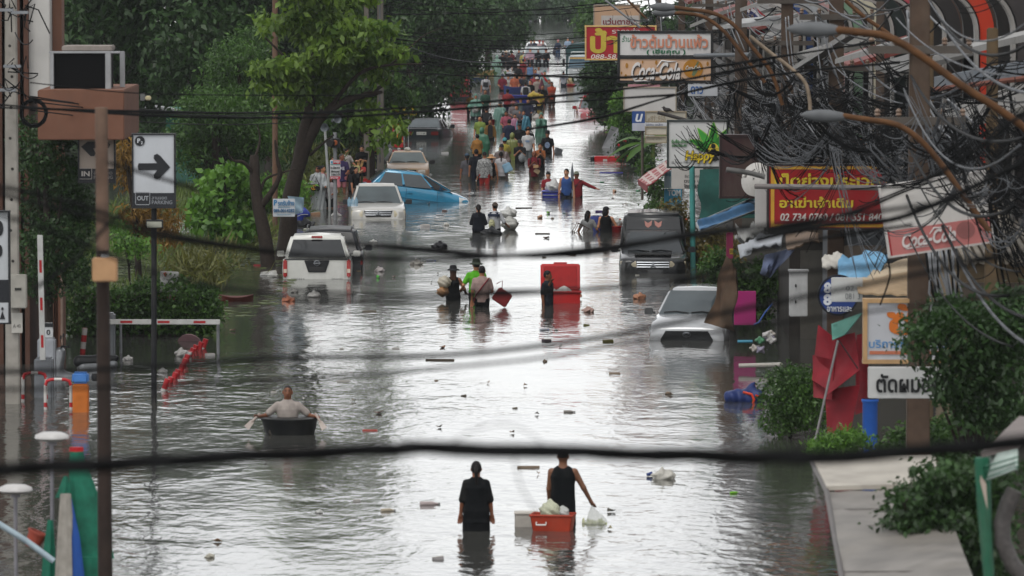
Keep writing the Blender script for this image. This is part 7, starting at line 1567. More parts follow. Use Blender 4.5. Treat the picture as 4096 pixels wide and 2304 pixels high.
o,M,k,h = PE(2306,789,687,'man in a bright red jacket and camouflage cap pointing an arm out over the water',178,'m',1.70,('#96121e','long',.76),(BLK_,'long'),'short',hat=('cap','#5f6356'),arms=[(.62,.2,.95),(-.72,.10,1.10)],skin='#8a5a44',look=-15,fat=1.15)
tag(MB().tube([M @ Vector(p) for p in ((-.17,.09,1.42),(.0,.17,1.25),(.17,.17,1.05),(.2,.1,.98))],.016,6).build('bag_strap',mat('#141414',.7),None),'black strap across the red jacket','strap')
bagbox('sling_bag','grey clear sling bag at the hip of the man in the red jacket','bag',M @ Vector((.22,.19,.98)),(.22,.08,.28),'#7d7f82')
o = thing('folded_umbrella','grey pointed folded umbrella sticking up behind the man in the red jacket','umbrella',at(2289,690,192)); MB().lathe([(.05,-.3),(.055,0),(.02,.22),(.006,.32)],10).build('cloth',mat('#5d6066',.6),o); MB().tube([(0,0,-.6),(0,0,-.25)],.012).build('handle',BLK(),o)
def raft():
 p = W(2215,790); o = thing('push_cart','blue plastic board raft with a metal rail loaded with a big white sack','raft',(p.x,p.y,-.04),R(-2)); bl = mat('#1a2488',.4,dirt=.1); w,d = .80,.55
 MB().box((0,d / 2,.10),(w,d,.26)).build('hull',bl,o,bevel=.03); MB().box((0,d / 2,.245),(w + .06,d + .05,.05)).build('deck',mat('#222e9c',.4),o,bevel=.015)
 b = MB(); b.tube([(-w / 2,-.02,0),(-w / 2,-.02,.24),(w / 2,-.02,.24),(w / 2,-.02,0)],.014,6); b.tube([(-w / 2,-.02,.12),(w / 2,-.02,.12)],.012,6); b.build('rail',mat('#6f7378',.4,.5),o)
 plastic('big white sack lying on the blue raft',(p.x - .02,p.y + .28,.36),.40,'#c6c6c4',21,name='sack',flat=.42,sq=.6)
raft()
GL = 'people standing by the traffic light'
o,M,k,h = PE(1272,836,664,'man in a long white raincoat and glasses with a black shoulder bag',160,'m',1.68,None,('#3a3f48','long'),'short',poncho=('#a9b0b2',.22,False),arms='df',look=-40,group=GL,skin='#7a4c36')
MB().box((0,.10,1.605),(.14,.02,.035)).build('glasses',BLK(),o,bevel=.005)
q = bagbox('shoulder_bag','black shoulder bag with an orange round emblem on the man in the white raincoat','bag',M @ Vector((.20,.24,.98)),(.36,.14,.22),'#121214',R(20),[(-.17,0,.1),(.0,.02,.42),(.17,0,.1)])
qm = mat('#c08a22',.5); MB().tube([(.06 + .075*math.cos(R(t)) - .12,-.085,.075*math.sin(R(t))) for t in range(20,340,20)],.012,6).build('emblem_ring',qm,q); text('B',qm,q,(-.06,-.085,0),.05,.08,'emblem_letter',.05)
PE(1291,822,663,'girl in a pink t-shirt just behind the man in the white raincoat',120,'f',1.60,('#a3656a','short'),('#6d7480','shorts'),'bun',arms='df',group=GL)
PE(1322,833,702,'woman in a pale lilac jacket partly hidden by the traffic light post',190,'f',1.5,('#9c9094','long'),(BLK_,'shorts'),'long',arms='pf',tilt=-15,group=GL)
PE(1332,762,628,'woman with long brown hair hidden behind the for sale sign',170,'f',1.58,('#3d4148','short'),(BLK_,'shorts'),'long','#3a2016',group=GL)
o,M,k,h = PE(1366,772,614,'older man in a purple t-shirt with white letters and pink shorts, looking sideways',175,'m',1.70,('#33225a','short',.70),('#a9686e','shorts'),'crop','#3a3634',arms='df',look=70,group=GL,skin='#7a4a34')
t = text('ΦΕ',mat('#c0bcc6',.6),o,(.0,.165,1.18),.2,.12,bold=.03,rot=(R(90),0,R(180)))
o,M,k,h = PE(1386,722,594,'young woman in a white blouse carrying a pale yellow cloth over her arm',150,'f',1.56,('#b4aca6','short'),('#6d4a40','skirt'),'bun',arms='fh',look=40,group=GL)
q = bagbox('folded_cloth','pale yellow cloth hanging over the arm of the young woman in white','cloth',Vector(h[1]) + Vector((-.02,-.1,-.2)),(.34,.12,.46),'#b3a673')
q = bagbox('bottle_crate','red and white box held near the boy in the black polo','box',Vector(h[1]) + Vector((.26,-.02,-.12)),(.2,.16,.2),'#a83a34')
o,M,k,h = PE(1448,718,581,'boy in a black polo shirt holding a pair of tan slippers',182,'m',1.64,(BLK_,'short'),('#131417','shorts'),'short',arms=[(.10,.32,1.12),(-.02,.32,1.14)],tilt=-15,group=GL,skin='#a8785c')
for x in (-.03,.10):
 q = thing('slipper',('tan slipper held by the boy in black, nearer the yellow cloth','tan slipper held by the boy in black, farther from the yellow cloth')[x > 0],'slipper',Vector(h[-1]) + Vector((x + .04,-.06,-.02)),rot=(R(-12),R(14),0)); MB().prism([(-.045,-.22),(.03,-.24),(.05,-.12),(.045,.0),(0,.04),(-.05,.0)],-.015,.015).build('sole',mat('#a07c4c',.7),q,bevel=.012); MB().tube([(-.05,-.02,-.03),(0,-.05,-.03),(.045,-.02,-.03)],.014,6).build('strap',mat('#8a6a40',.7),q)
PE(1458,668,540,'man in a black t-shirt with a pink towel collar seen from behind',5,'m',1.68,(BLK_,'elbow'),(BLK_,'long'),'short',arms='dd',group=GL)
o,M,k,h = PE(1490,666,541,'man in a black jacket with red sunburst back carrying a plastic bag',8,'m',1.66,('#16110f','long'),('#15171d','long'),'short',arms='dh',group=GL)
b = MB(); b.add([(.02 + .22*math.cos(R(a))*(1 if i % 2 else .45),-.168,.98 + .24*math.sin(R(a))*(1 if i % 2 else .45)) for i,a in enumerate(range(10,176,12))] + [(.02,-.168,.90)],[tuple(range(15))]); b.build('sunburst_print',mat('#a01a18',.7),o)
plastic('white plastic bag carried on the shoulder of the man in the sunburst jacket',M @ Vector((.26,.05,1.18)),.17,'#b9b2ac',24,flat=1.2)
PE(1424,776,668,'woman in a black t-shirt phoning in front of the slipper boy',130,'f',1.56,(BLK_,'short',.72),('#8a6a5a','brief'),'bob',arms=['d','e'],group=GL,look=-20)
phone(at(1431,700,181),'pale phone held to the ear of the woman in black'); PE(1411,772,666,'dark haired woman in a striped top hidden behind the phoning woman',40,'f',1.58,('#2b2b30','short',.78,.5,30),(BLK_,'long'),'bob',arms='dd',group=GL)
PE(1420,655,560,'person in a red hooded top and blue jeans bending away among the weeds',10,'m',1.60,('#8e1a20','long'),('#2b3a55','long'),'short',arms='ff',lean=18,group=GL)
o = thing('water_bottle_pack','pack of clear blue water bottles behind the silver pickup','bottles',at(1411,800,176));
for i in range(3): MB().lathe([(.05,0),(.055,.02),(.055,.2),(.02,.26),(.02,.29)],10,(-.11 + i*.11,0,-.2)).build('bottle',clear('#9fc4d8',.45),o)
T = [
(1868,722,615,'woman in grey top and grey skirt seen from behind, blue cap and ponytail',0,'f',dict(shirt=('#55535a','short'),bottom=('#4c4a46','skirt'),hair='tail',hat=('cap','#35495a'),arms='dd')),
(1905,724,597,'man in a navy printed t-shirt seen from behind beside the woman in grey',0,'m',dict(shirt=(NAVY,'short'),bottom=(NAVY,'long'),arms='df')),
(1938,735,607,'person in a white jacket with black line pattern seen from behind, red shorts',3,'m',dict(shirt=('#8d8d8b','long',.74,.75,22),bottom=('#8e2a26','shorts'),hair='crop',arms='dd',fat=1.15)),
(1965,716,622,'person in a straw hat and dark vest, half hidden by the patterned jacket',0,'f',dict(shirt=(BLK_,'tank'),bottom=('#6b5a4a','knee'),hat=('sun','#a9805c'),arms='dd')),
(2004,714,607,'woman in a white t-shirt and checked trousers seen from behind, blue bag at her side',0,'f',dict(shirt=('#b3b0b4','short',.72),bottom=('#66645c','long'),hair='tail',arms='dh',fat=1.05)),
(2006,700,578,'person in a clear brown striped raincoat and black cap facing the camera',170,'m',dict(poncho=('#7c6460',.40,False),bottom=(BLK_,'long'),hat=('cap','#15171a'),shirt=None,arms='df')),
(2019,642,553,'person in a yellow and black vest with a teal shower cap',0,'f',dict(shirt=('#a9981c','short'),bottom=(BLK_,'long'),hat=('beanie','#3f8088'),arms='df')),
(2049,641,534,'person in a yellow green hooded raincoat seen from behind',0,'m',dict(shirt=None,poncho=('#8f9a34',.40),bottom=('#3d4030','long'),arms='df')),
(2079,656,560,'man in a black printed t-shirt and cap looking at his phone',180,'m',dict(shirt=('#1b1b20','short',.66,.5,14),bottom=(BLK_,'knee'),hat=('cap','#1b1c20'),arms='pp',tilt=-12)),
(2111,624,516,'man in a white t-shirt with blue letters and checked shorts walking to the camera',180,'m',dict(shirt=('#b9b8b8','short'),bottom=('#5a5e60','knee'),arms='dd',look=10)),
(2190,618,525,'man in a black t-shirt with a round print and black bucket hat',182,'m',dict(shirt=('#141518','short'),bottom=(BLK_,'knee'),hat=('bucket','#141416'),arms='dd')),
(2160,682,574,'young woman in an orange and black top looking at her phone',178,'f',dict(shirt=('#b0541c','short'),bottom=('#151518','skirt'),hair='bun',arms='pp')),
(2137,717,602,'balding man in a dark red football shirt with a backpack, reading papers',180,'m',dict(shirt=('#7e101c','short',.72),bottom=('#4a4238','knee'),hair='bald',arms='pp',tilt=-10,skin='#7a4832',fat=1.08)),
(1909,627,537,'woman in a mustard orange t-shirt seen from behind with her hair in a bun',-15,'f',dict(shirt=('#b06a16','elbow'),bottom=(BLK_,'long'),hair='bun',arms='ff',fat=1.2,ht=1.55)),
(1928,612,513,'person in a bright green hooded raincoat standing beside the mustard t-shirt',10,'m',dict(shirt=None,poncho=('#2a8a5c',.42),bottom=(BLK_,'long'),arms='dd')),
(1961,560,477,'woman in a mustard cardigan over a black dress facing the camera',180,'f',dict(shirt=('#8a5a1a','long'),bottom=(BLK_,'knee'),hair='long',arms='dd')),
(1920,556,464,'man in a lime green t-shirt with a dark sling strap',190,'m',dict(shirt=('#7d9a2c','short'),bottom=(BLK_,'shorts'),arms='dd')),
(1946,512,428,'person with a big black backpack seen from behind',0,'m',dict(shirt=(BLK_,'short'),bottom=('#14151a','long'),arms='dd')),
(1903,475,378,'person in a green hooded raincoat carrying a clear bag, at the left of the crowd',175,'m',dict(shirt=None,poncho=('#4f9a80',.62),bottom=(NAVY,'long'),arms='hf')),
(1941,449,358,'man in a dark green long sleeved t-shirt standing behind the raincoat',175,'m',dict(shirt=('#2c5a44','elbow'),bottom=(BLK_,'shorts'),arms='fd')),
(1881,466,369,'person in a yellow tank top at the far left of the crowd',170,'f',dict(shirt=('#b0802a','tank'),bottom=(BLK_,'long'),arms='dd')),
(2001,517,408,'person in a sea green raincoat and cap carrying a red bucket',178,'m',dict(shirt=None,poncho=('#5a9a86',.40,False),bottom=(BLK_,'long'),hat=('cap','#26282a'),arms='du')),
(2025,522,443,'man in a pink and white sports jersey looking down',180,'m',dict(shirt=('#a83a50','short'),bottom=(NAVY,'shorts'),arms='fd',tilt=-15)),
(2059,522,456,'girl in a shiny pink raincoat',182,'f',dict(shirt=None,poncho=('#b85a86',.5,False),bottom=(BLK_,'long'),hair='short',arms='ff',ht=1.5)),
(2094,528,442,'person wrapped in a bright cyan raincoat',178,'m',dict(shirt=None,poncho=('#1a86a8',.45,False),bottom=(BLK_,'long'),arms='dd')),
(2037,577,477,'man in a navy polo shirt seen from behind in the thick of the crowd',0,'m',dict(shirt=('#1a2344','short'),bottom=('#1b1e28','long'),arms='dd',fat=1.1)),
(2078,592,494,'man in a black zip jacket and cap with a tan shoulder pouch',180,'m',dict(shirt=('#17191d','elbow'),bottom=(BLK_,'long'),hat=('cap','#17181a'),arms='fd',fat=1.15)),
(2113,602,506,'dark haired person in black just behind the white t-shirt man',180,'m',dict(shirt=(BLK_,'short'),bottom=(BLK_,'long'),arms='dd')),
(2165,545,453,'person in a green hooded raincoat with both hands raised to the chin',180,'m',dict(shirt=None,poncho=('#3a8a6a',.35),bottom=(BLK_,'long'),arms='uu',fat=1.1)),
(2066,502,420,'woman with long black hair in grey carrying a small child',200,'f',dict(shirt=('#5d5c60','short'),bottom=(BLK_,'long'),hair='long',arms='cf')),
(2079,478,441,'small child held in the arms of the woman in grey',180,'m',dict(shirt=('#4a4450','short'),bottom=(BLK_,'shorts'),arms='ff',ht=.95,seat=(262,.55))),
(2053,500,405,'woman in a pinkish brown sun hat and grey shirt',170,'f',dict(shirt=('#6b5e60','long'),bottom=(BLK_,'long'),hat=('wide','#7a4a48'),arms='ff')),
(2083,482,391,'woman in a grey green top with a camera strap',180,'f',dict(shirt=('#4d5a60','short'),bottom=(BLK_,'long'),hair='long',arms='fd')),
(2112,494,393,'man in a dark blue windbreaker and face mask carrying a white sack',178,'m',dict(shirt=('#232a44','long'),bottom=(NAVY,'shorts'),arms='df',tilt=-10)),
(2135,437,382,'man in a black jersey with number 25 seen from behind',0,'m',dict(shirt=('#15151f','short'),bottom=(BLK_,'knee'),arms='db',ht=1.62)),
(2157,434,356,'person in a yellow t-shirt beside the number 25 jersey',10,'m',dict(shirt=('#b8941c','short'),bottom=(BLK_,'knee'),arms='dd')),
(2207,427,327,'man in a bright orange red football shirt standing apart with folded hands',180,'m',dict(shirt=('#c23a1a','short',.76),bottom=('#3a2a24','knee'),arms='cc',skin='#6e4430')),
(2170,414,339,'man in a black t-shirt and shorts behind the yellow t-shirt',175,'m',dict(shirt=(BLK_,'short'),bottom=(BLK_,'knee'),arms='ff')),
(2197,398,318,'man in a grey shirt right behind the orange football shirt',185,'m',dict(shirt=('#5a5a5e','short'),bottom=(BLK_,'knee'),arms='df')),
(2030,442,356,'man in a red t-shirt seen from behind carrying one end of the blue board',0,'m',dict(shirt=('#a81e22','short'),bottom=('#20263a','knee'),arms='fr')),
(1943,380,299,'man in a white t-shirt, pale hat and black sling bag apart from the crowd',182,'m',dict(shirt=('#a6a4a8','short'),bottom=('#4a4448','knee'),hat=('bucket','#9a8a80'),arms='dd')),
(2010,364,297,'man in a crimson t-shirt and dark cap holding his hands together',180,'m',dict(shirt=('#7e1428','short'),bottom=(BLK_,'knee'),hat=('cap','#1d2230'),arms='ff')),
(2033,352,303,'woman with light brown hair in a pale blouse',180,'f',dict(shirt=('#8d8880','short'),bottom=(BLK_,'knee'),hair='long',hairc='#5a3a2a',arms='df')),
(2058,366,296,'person in an orange football shirt and cap in the far crowd',180,'m',dict(shirt=('#b84a26','short'),bottom=('#3a2c30','knee'),hat=('cap','#5a4238'),arms='dd')),
(2078,362,299,'person in a navy jacket behind the far orange football shirt',180,'m',dict(shirt=('#1a2036','long'),bottom=(BLK_,'long'),arms='df')),
(2096,362,301,'person with a red face scarf in a dark camouflage top',180,'f',dict(shirt=('#26282c','long'),bottom=(BLK_,'long'),hat=('capback','#8e1a22'),arms='ff')),
(2103,402,327,'person in a white t-shirt with a black backpack seen from behind in the far crowd',0,'m',dict(shirt=('#adabad','short'),bottom=('#3a3c40','knee'),arms='dd')),
(2121,388,321,'heavy man in a black t-shirt turned sideways',200,'m',dict(shirt=(BLK_,'short'),bottom=(BLK_,'knee'),arms='df',fat=1.2)),
(2148,382,309,'person in a white bucket hat and tan top',180,'f',dict(shirt=('#8f7d70','short'),bottom=('#4a443e','long'),hat=('bucket','#b5b0ac'),arms='ff')),
(2137,372,296,'man in a red vest over white sleeves',180,'m',dict(shirt=('#a01e26','short'),bottom=(BLK_,'long'),arms='df')),
(2179,347,283,'man in a mint green t-shirt holding a folded red umbrella',180,'m',dict(shirt=('#79a39c','short'),bottom=('#5a6a6e','knee'),hat=('capback','#3a5a5c'),arms='fp')),
(2142,342,277,'man in a royal blue t-shirt with tied back hair',178,'m',dict(shirt=('#23306e','short'),bottom=(BLK_,'knee'),hair='bun',arms='dd')),
(2155,322,266,'older man in a light grey shirt',180,'m',dict(shirt=('#9a979a','short'),bottom=(BLK_,'knee'),hair='crop',arms='fd')),
(2120,314,248,'tall man in a light blue sleeveless shirt with a sling strap',180,'m',dict(shirt=('#4a74a8','tank'),bottom=('#1d2026','long'),arms='dd',fat=1.1)),
(2031,332,270,'man in a pale grey shirt seen from behind walking away',0,'m',dict(shirt=('#8f9098','elbow'),bottom=(BLK_,'knee'),arms='dd')),
(2074,312,258,'person in a grey head scarf and black top with a strap',180,'f',dict(shirt=('#1c1b1e','long'),bottom=(BLK_,'long'),hat=('beanie','#8a8488'),arms='ff')),
(2093,292,236,'person in a red long sleeved t-shirt seen from behind in the far crowd',5,'m',dict(shirt=('#8e161e','long'),bottom=('#33282c','long'),arms='dd')),
(2119,277,217,'broad man in black in front of the silver pickup',0,'m',dict(shirt=('#15171b','short'),bottom=(BLK_,'long'),arms='dd',fat=1.2)),
(2062,274,229,'dark dressed person with a white bag under the umbrella',0,'m',dict(shirt=(BLK_,'short'),bottom=('#3a3838','knee'),arms='dh')),
(2037,260,214,'person in dark clothes and grey shorts at the far side of the crowd',0,'m',dict(shirt=('#1c1c22','short'),bottom=('#4c4c52','shorts'),arms='ff')),
(1988,277,222,'person in a green raincoat far off beside the dark tree',0,'m',dict(shirt=None,poncho=('#6aa088',.5),bottom=('#4a6a5c','long'),arms='ff')),
(2094,256,206,'person in a yellow t-shirt far off among the umbrellas',180,'m',dict(shirt=('#b8a83a','short'),bottom=(BLK_,'knee'),arms='dd')),
(2010,262,212,'person in black under a dark open umbrella',0,'m',dict(shirt=(BLK_,'short'),bottom=(BLK_,'long'),arms='fp')),
(2024,255,205,'person with a tan bag on the shoulder in front of the dark tree',0,'m',dict(shirt=('#3a2a28','short'),bottom=(BLK_,'long'),hat=('sun','#b09a86'),arms='df')),
(2048,252,204,'person in dark red near the far umbrellas',0,'f',dict(shirt=('#6a1a22','short'),bottom=(BLK_,'long'),arms='dd')),
(2076,245,200,'far person carrying white bottles on the head',180,'f',dict(shirt=('#4a4a50','short'),bottom=(BLK_,'long'),arms='dd')),
(2232,217,158,'person in navy with a pink head cloth wading far down the street',170,'f',dict(shirt=('#26344e','long'),bottom=('#2a3e5a','long'),hat=('beanie','#b07a80'),arms='ff')),
(2271,208,151,'grey haired person in a light blue striped shirt far down the street',180,'m',dict(shirt=('#7a96b4','short'),bottom=('#3d3a40','knee'),hairc='#8a8a8c',arms='fd')),
(2290,200,160,'far person in black next to the striped shirt',180,'m',dict(shirt=(BLK_,'short'),bottom=(BLK_,'long'),arms='dd')),
(2205,214,170,'far dark clad person bending near the street lamp',100,'f',dict(shirt=('#2e2e40','long'),bottom=(BLK_,'long'),arms='ff',lean=15)),
(2254,346,284,'boy in a white number 10 jersey seen from behind near the truck',10,'m',dict(shirt=('#8d8f98','short'),bottom=(NAVY,'knee'),arms='dw',ht=1.5)),
]
PP = {}
for px,w,top,lab,face,sex,kw in T: PP[lab.split(' ')[2] + str(px)] = person(px,w,top,lab,face,sex,group=GC,**kw)
def pp(px,w): return [v for k_,v in PP.items() if k_.endswith(str(px))][0]
for px,w,top,lab,face,c_,kw in ((2121,240,195,'person in a pink raincoat sitting in the bed of the silver pickup',180,None,dict(poncho=('#a8748a',.5),shirt=None)),(2153,238,195,'person in a black veil and white mask sitting in the pickup bed',180,'#15161a',dict(shirt=('#15161a','long'),hat=('beanie','#b4b2b2'))),(2184,238,196,'person in black with a dark red head scarf at the edge of the pickup bed',180,'#15161a',dict(shirt=('#15161a','long'),hat=('beanie','#4a1a20'))),
(2124,205,160,'woman in a dark flowered top riding on the white pickup',180,'#3a3a44',dict(shirt=('#4a4450','short'))),(2137,203,158,'man in navy riding at the back of the white pickup',180,'#20263a',dict(shirt=('#20263a','short'))),(2158,206,161,'person in a red cap and pink shirt riding on the white pickup',180,'#a8868a',dict(shirt=('#a8787c','short'),hat=('cap','#9a2428'))),(2172,206,164,'person in a grey shirt riding beside the pink one',180,'#5a5a60',dict(shirt=('#5a4a4c','short'),hat=('cap','#7a2a2a')))):
 s_ = (395,.0,1) if px in (2121,2153,2184) else (430,0)
 Yp = 372 if px in (2121,2153,2184) else 415
 v = (w - top) / S(Yp); person(px,w,top,lab,face,'m',seat=(Yp,1.62 - v,1) if Yp == 372 else (Yp,1.66 - v),bottom=('#1a1b20','long'),group='riders in the far pickups',arms='ff',ht=1.62 if Yp == 372 else 1.66,**kw)
def on(px,v): return pp(px,0)[1] @ Vector(v)
def num(px,body,w,h,z,col='#c4c2c4',back=True):
 o = pp(px,0)[0]; text(body,mat(col,.6),o,(0,-.165 if back else .165,z),w,h,'shirt_print',.03,rot=(R(90),0,0 if back else R(180)))
num(2135,'25',.2,.16,1.12); num(2254,'10',.16,.2,1.1,'#2a2f4a'); num(2111,'RISK',.18,.08,1.2,'#4a7aa8',False); num(2207,'FBT',.2,.07,1.2,'#8e2a1a',False); num(2137,'Standard',.18,.05,1.18,'#c4b8b8',False)
o = pp(2190,0)[0]; b = MB(); b.add([(.11*math.cos(R(a)),.168,1.13 + .13*math.sin(R(a))) for a in range(0,360,20)],[tuple(range(18))]); b.build('shirt_print',mat('#6a7a92',.6,var=.9,scale=30),o)
o = pp(1961,0)[0]; MB().box((0,.10,1.05),(.22,.12,.6)).build('dress_front',mat(BLK_,.8),o,bevel=.04)
o = pp(2160,0)[0]; MB().box((0,.10,.95),(.28,.13,.5)).build('apron',mat(BLK_,.8),o,bevel=.05)
bagbox('backpack','big black backpack on the person in black seen from behind','backpack',on(1946,(0,-.2,1.2)),(.36,.18,.46),'#101114'); bagbox('backpack','black backpack over the white t-shirt in the far crowd','backpack',on(2103,(0,-.2,1.2)),(.32,.16,.42),'#17181c')
bagbox('sling_bag','black square sling bag on the chest of the man in the pale hat','bag',on(1943,(0,.2,1.15)),(.30,.10,.26),'#15161a',strap=[(-.14,0,.12),(-.12,-.05,.34),(.14,-.1,.36),(.14,0,.1)]); bagbox('pouch','tan pouch slung on the chest of the man in the zip jacket','bag',on(2078,(.06,.21,1.14)),(.26,.09,.16),'#7a5236',tilt=30)
q = bagbox('tote_bag','light blue printed tote bag at the side of the woman in the white t-shirt','bag',on(2004,(.24,-.1,1.0)),(.34,.14,.34),'#7fa2b8',tilt=-25); q = bagbox('tote_bag','white canvas tote on the other shoulder of the woman in the white t-shirt','bag',on(2004,(-.22,-.1,.95)),(.16,.22,.34),'#a9a49e')
for px,lab in ((2079,'dark phone held by the man in the printed t-shirt'),(2160,'dark phone held by the young woman in orange')): phone(on(px,(0,.33,1.26)),lab)
bagbox('paper_bag','tan paper bag held by the balding man in the football shirt','bag',on(2137,(-.06,.34,1.12)),(.20,.06,.12),'#a5835e'); bagbox('envelope','brown envelope hanging below his hands','paper',on(2137,(-.1,.30,.94)),(.22,.02,.16),'#8f7a5e',tilt=35)
for sd in (-1,1): tag(MB().tube([on(2137,p) for p in ((sd*.12,.02,1.44),(sd*.14,.13,1.34),(sd*.16,.12,1.1))],.022,6).build('backpack_strap',mat(BLK_,.8),None),'black backpack strap on a shoulder of the balding man in the football shirt','strap','backpack straps of the balding man')
plastic('white sack carried by the man in the dark blue windbreaker',on(2112,(-.42,.1,.75)),.2,'#b4aea8',31,flat=.8); plastic('clear bag held at the front of the green raincoat',on(1903,(.05,.3,.95)),.17,'#a8a4a0',32); plastic('yellow sack carried high on the shoulder of the number 25 jersey',on(2135,(.0,.05,1.62)),.28,'#b8a040',33,name='sack',flat=.6,clr=False)
plastic('thin grey bag hanging from the hands of the man with the phone',on(2079,(-.08,.3,1.0)),.12,'#8d9092',34,flat=1.5); plastic('pale bag hanging from the dark dressed person under the umbrella',on(2062,(.3,0,.9)),.15,'#b4b0ac',35)
o = thing('bucket','dark red bucket carried by the person in the sea green raincoat','bucket',on(2001,(.40,.1,.62))); MB().lathe([(.11,0),(.15,.26),(.16,.27),(.14,.25),(.10,.02),(.01,.01)],18).build('shell',mat('#6e141c',.5),o); MB().tube([(-.15,0,.26),(-.08,0,.42),(.08,0,.42),(.15,0,.26)],.008,5).build('handle',mat('#8a8a8c',.4),o)
o = thing('folded_umbrella','folded red umbrella held up by the man in mint green','umbrella',on(2179,(.02,.32,1.30)),rot=(0,R(-32),0)); MB().lathe([(.01,-.35),(.07,-.2),(.05,.2),(.015,.36)],10).build('cloth',mat('#9a1c26',.6),o); MB().tube([(0,0,-.5),(0,0,-.3)],.012).build('handle',BLK(),o)
o = thing('folded_umbrella','dark maroon furled umbrella in the far crowd','umbrella',at(2167,340,318)); MB().lathe([(.22,-.45),(.17,-.1),(.06,.25),(.01,.4)],10).build('cloth',mat('#4a1426',.7),o); MB().tube([(0,0,-.8),(0,0,.3)],.012).build('handle',BLK(),o)
def open_umb(lab,px,py,Y,r,col,tilt=0):
 o = thing('open_umbrella',lab,'umbrella',at(px,py,Y),rot=(R(10),R(tilt),0)); MB().lathe([(r*math.sin(R(a)),r*.6*math.cos(R(a)) - r*.5) for a in (88,66,44,22,2)],12).build('canopy',mat(col,.6,trans=.1),o); MB().tube([(0,0,-.75),(0,0,.08)],.012,6).build('shaft',mat('#4a4a4c',.4,.4),o)
open_umb('black open umbrella at the left of the far crowd',2000,228,415,.48,'#1b1c20',-20); open_umb('dark grey open umbrella beside the black one',2030,215,425,.5,'#26262a',10); open_umb('black umbrella with white edge over the far crowd',2085,232,418,.52,'#17181b',25); open_umb('tilted white umbrella behind the black ones',1985,232,430,.42,'#a9a9ac',-45)
o = thing('blue_board','wide dark blue plastic pool board carried upright through the crowd','board',at(2066,398,300),R(3)); MB().box((0,0,0),(1.25,.10,.42)).build('panel',mat('#18226e',.45,dirt=.1),o,bevel=.03); MB().tube([(-.62,-.05,.20),(.62,-.05,.20)],.03,8).build('rim',mat('#1d2a86',.45),o)
def boat(lab,px,py,w,col,rz=0,up=.25,name='row_boat',cat='boat'):
 p = W(px,py); o = thing(name,lab,cat,(p.x,p.y,-.05),rz); L = w / S(p.y); m = mat(col,.45,dirt=.2); vs = []; N = 12
 for i in range(N + 1):
  t = i / N*2 - 1; b = .28*(1 - abs(t) ** 2.6) + .04; z = up*(1 + .35*t*t); vs += [(t*L / 2,-b,z),(t*L / 2*.94,-b*.55,-.05),(t*L / 2*.94,b*.55,-.05),(t*L / 2,b,z),(t*L / 2*.97,b*.86,z - .01),(t*L / 2*.92,0,.04),(t*L / 2*.97,-b*.86,z - .01)]
 MB().add(vs,[(7*i + j,7*i + (j + 1) % 7,7*i + 7 + (j + 1) % 7,7*i + 7 + j) for i in range(N) for j in range(7)] + [tuple(range(7)),tuple(7*N + j for j in range(6,-1,-1))]).build('hull',m,o,smooth=50)
 for x in (-.2,.2): MB().box((x*L,0,up*.8),(.12,.46,.03)).build('seat_board',mat('#5a4030',.7),o)
 return o
boat('dark blue boat pushed through the far crowd',2062,372,96,'#1d2c5e',0,.38); boat('dark green small boat behind the man in light blue',2120,312,60,'#1f4a48',0,.2); boat('brown wooden plank boat drifting near the white pickup',945,1206,140,'#4a1f18',R(4),.17); boat('yellow and blue boat half hidden under the dark tree',1932,300,90,'#7d6a3c',0,.3); boat('dark blue boat below the yellow one at the tree',1908,320,90,'#20364e',0,.2)
o = thing('red_board','bright red panel with a black end floating by the flowering bush','board',W(2440,642)); MB().box((0,.2,.06),(1.25,.5,.22)).build('panel',mat('#a81a1e',.45,dirt=.15),o,bevel=.02); MB().lathe([(.09,-.08),(.10,0),(.09,.08)],14,(-.70,.1,.06)).build('end_cap',BLK(),o); MB().box((-.2,-.03,.02),(.17,.05,.07)).build('foam_bit',mat('#b9b5b0',.6),o)
o = thing('foam_box','grey tilted foam box by the man in the bucket hat','box',W(2230,614),rot=(0,R(20),R(15))); MB().box((0,0,.08),(.28,.3,.24)).build('box',mat('#55585c',.6),o,bevel=.02); MB().box((0,0,.21),(.3,.32,.03)).build('lid',mat('#606468',.6),o,bevel=.01)
o = thing('basin','small red basin beside the number 10 jersey boy','basin',W(2283,344)); MB().lathe([(.2,-.03),(.27,.1),(.28,.11),(.25,.09),(.01,.02)],18).build('shell',mat('#a01c20',.45),o); MB().lathe([(.265,.095),(.285,.1),(.285,.115),(.265,.12)],18).build('rim',mat('#a82226',.45),o)
plastic('pale yellow sack standing in the small red basin',W(2281,344) + Vector((0,0,.3)),.2,'#a9a07c',41,flat=1.2); o = thing('tent_sheet','grey plastic sheet peaked like a tent at the right water edge','sheet',W(2440,592)); MB().add([(-.35,0,0),(.45,0,0),(.35,.2,.85),(.05,.1,.95),(.5,.6,0),(-.3,.6,0)],[(0,1,2,3),(1,4,2),(0,3,5),(5,3,2,4),(0,5,4,1)]).build('sheet',mat('#8a8b8d',.5,trans=.2,bump=.4),o,smooth=60)
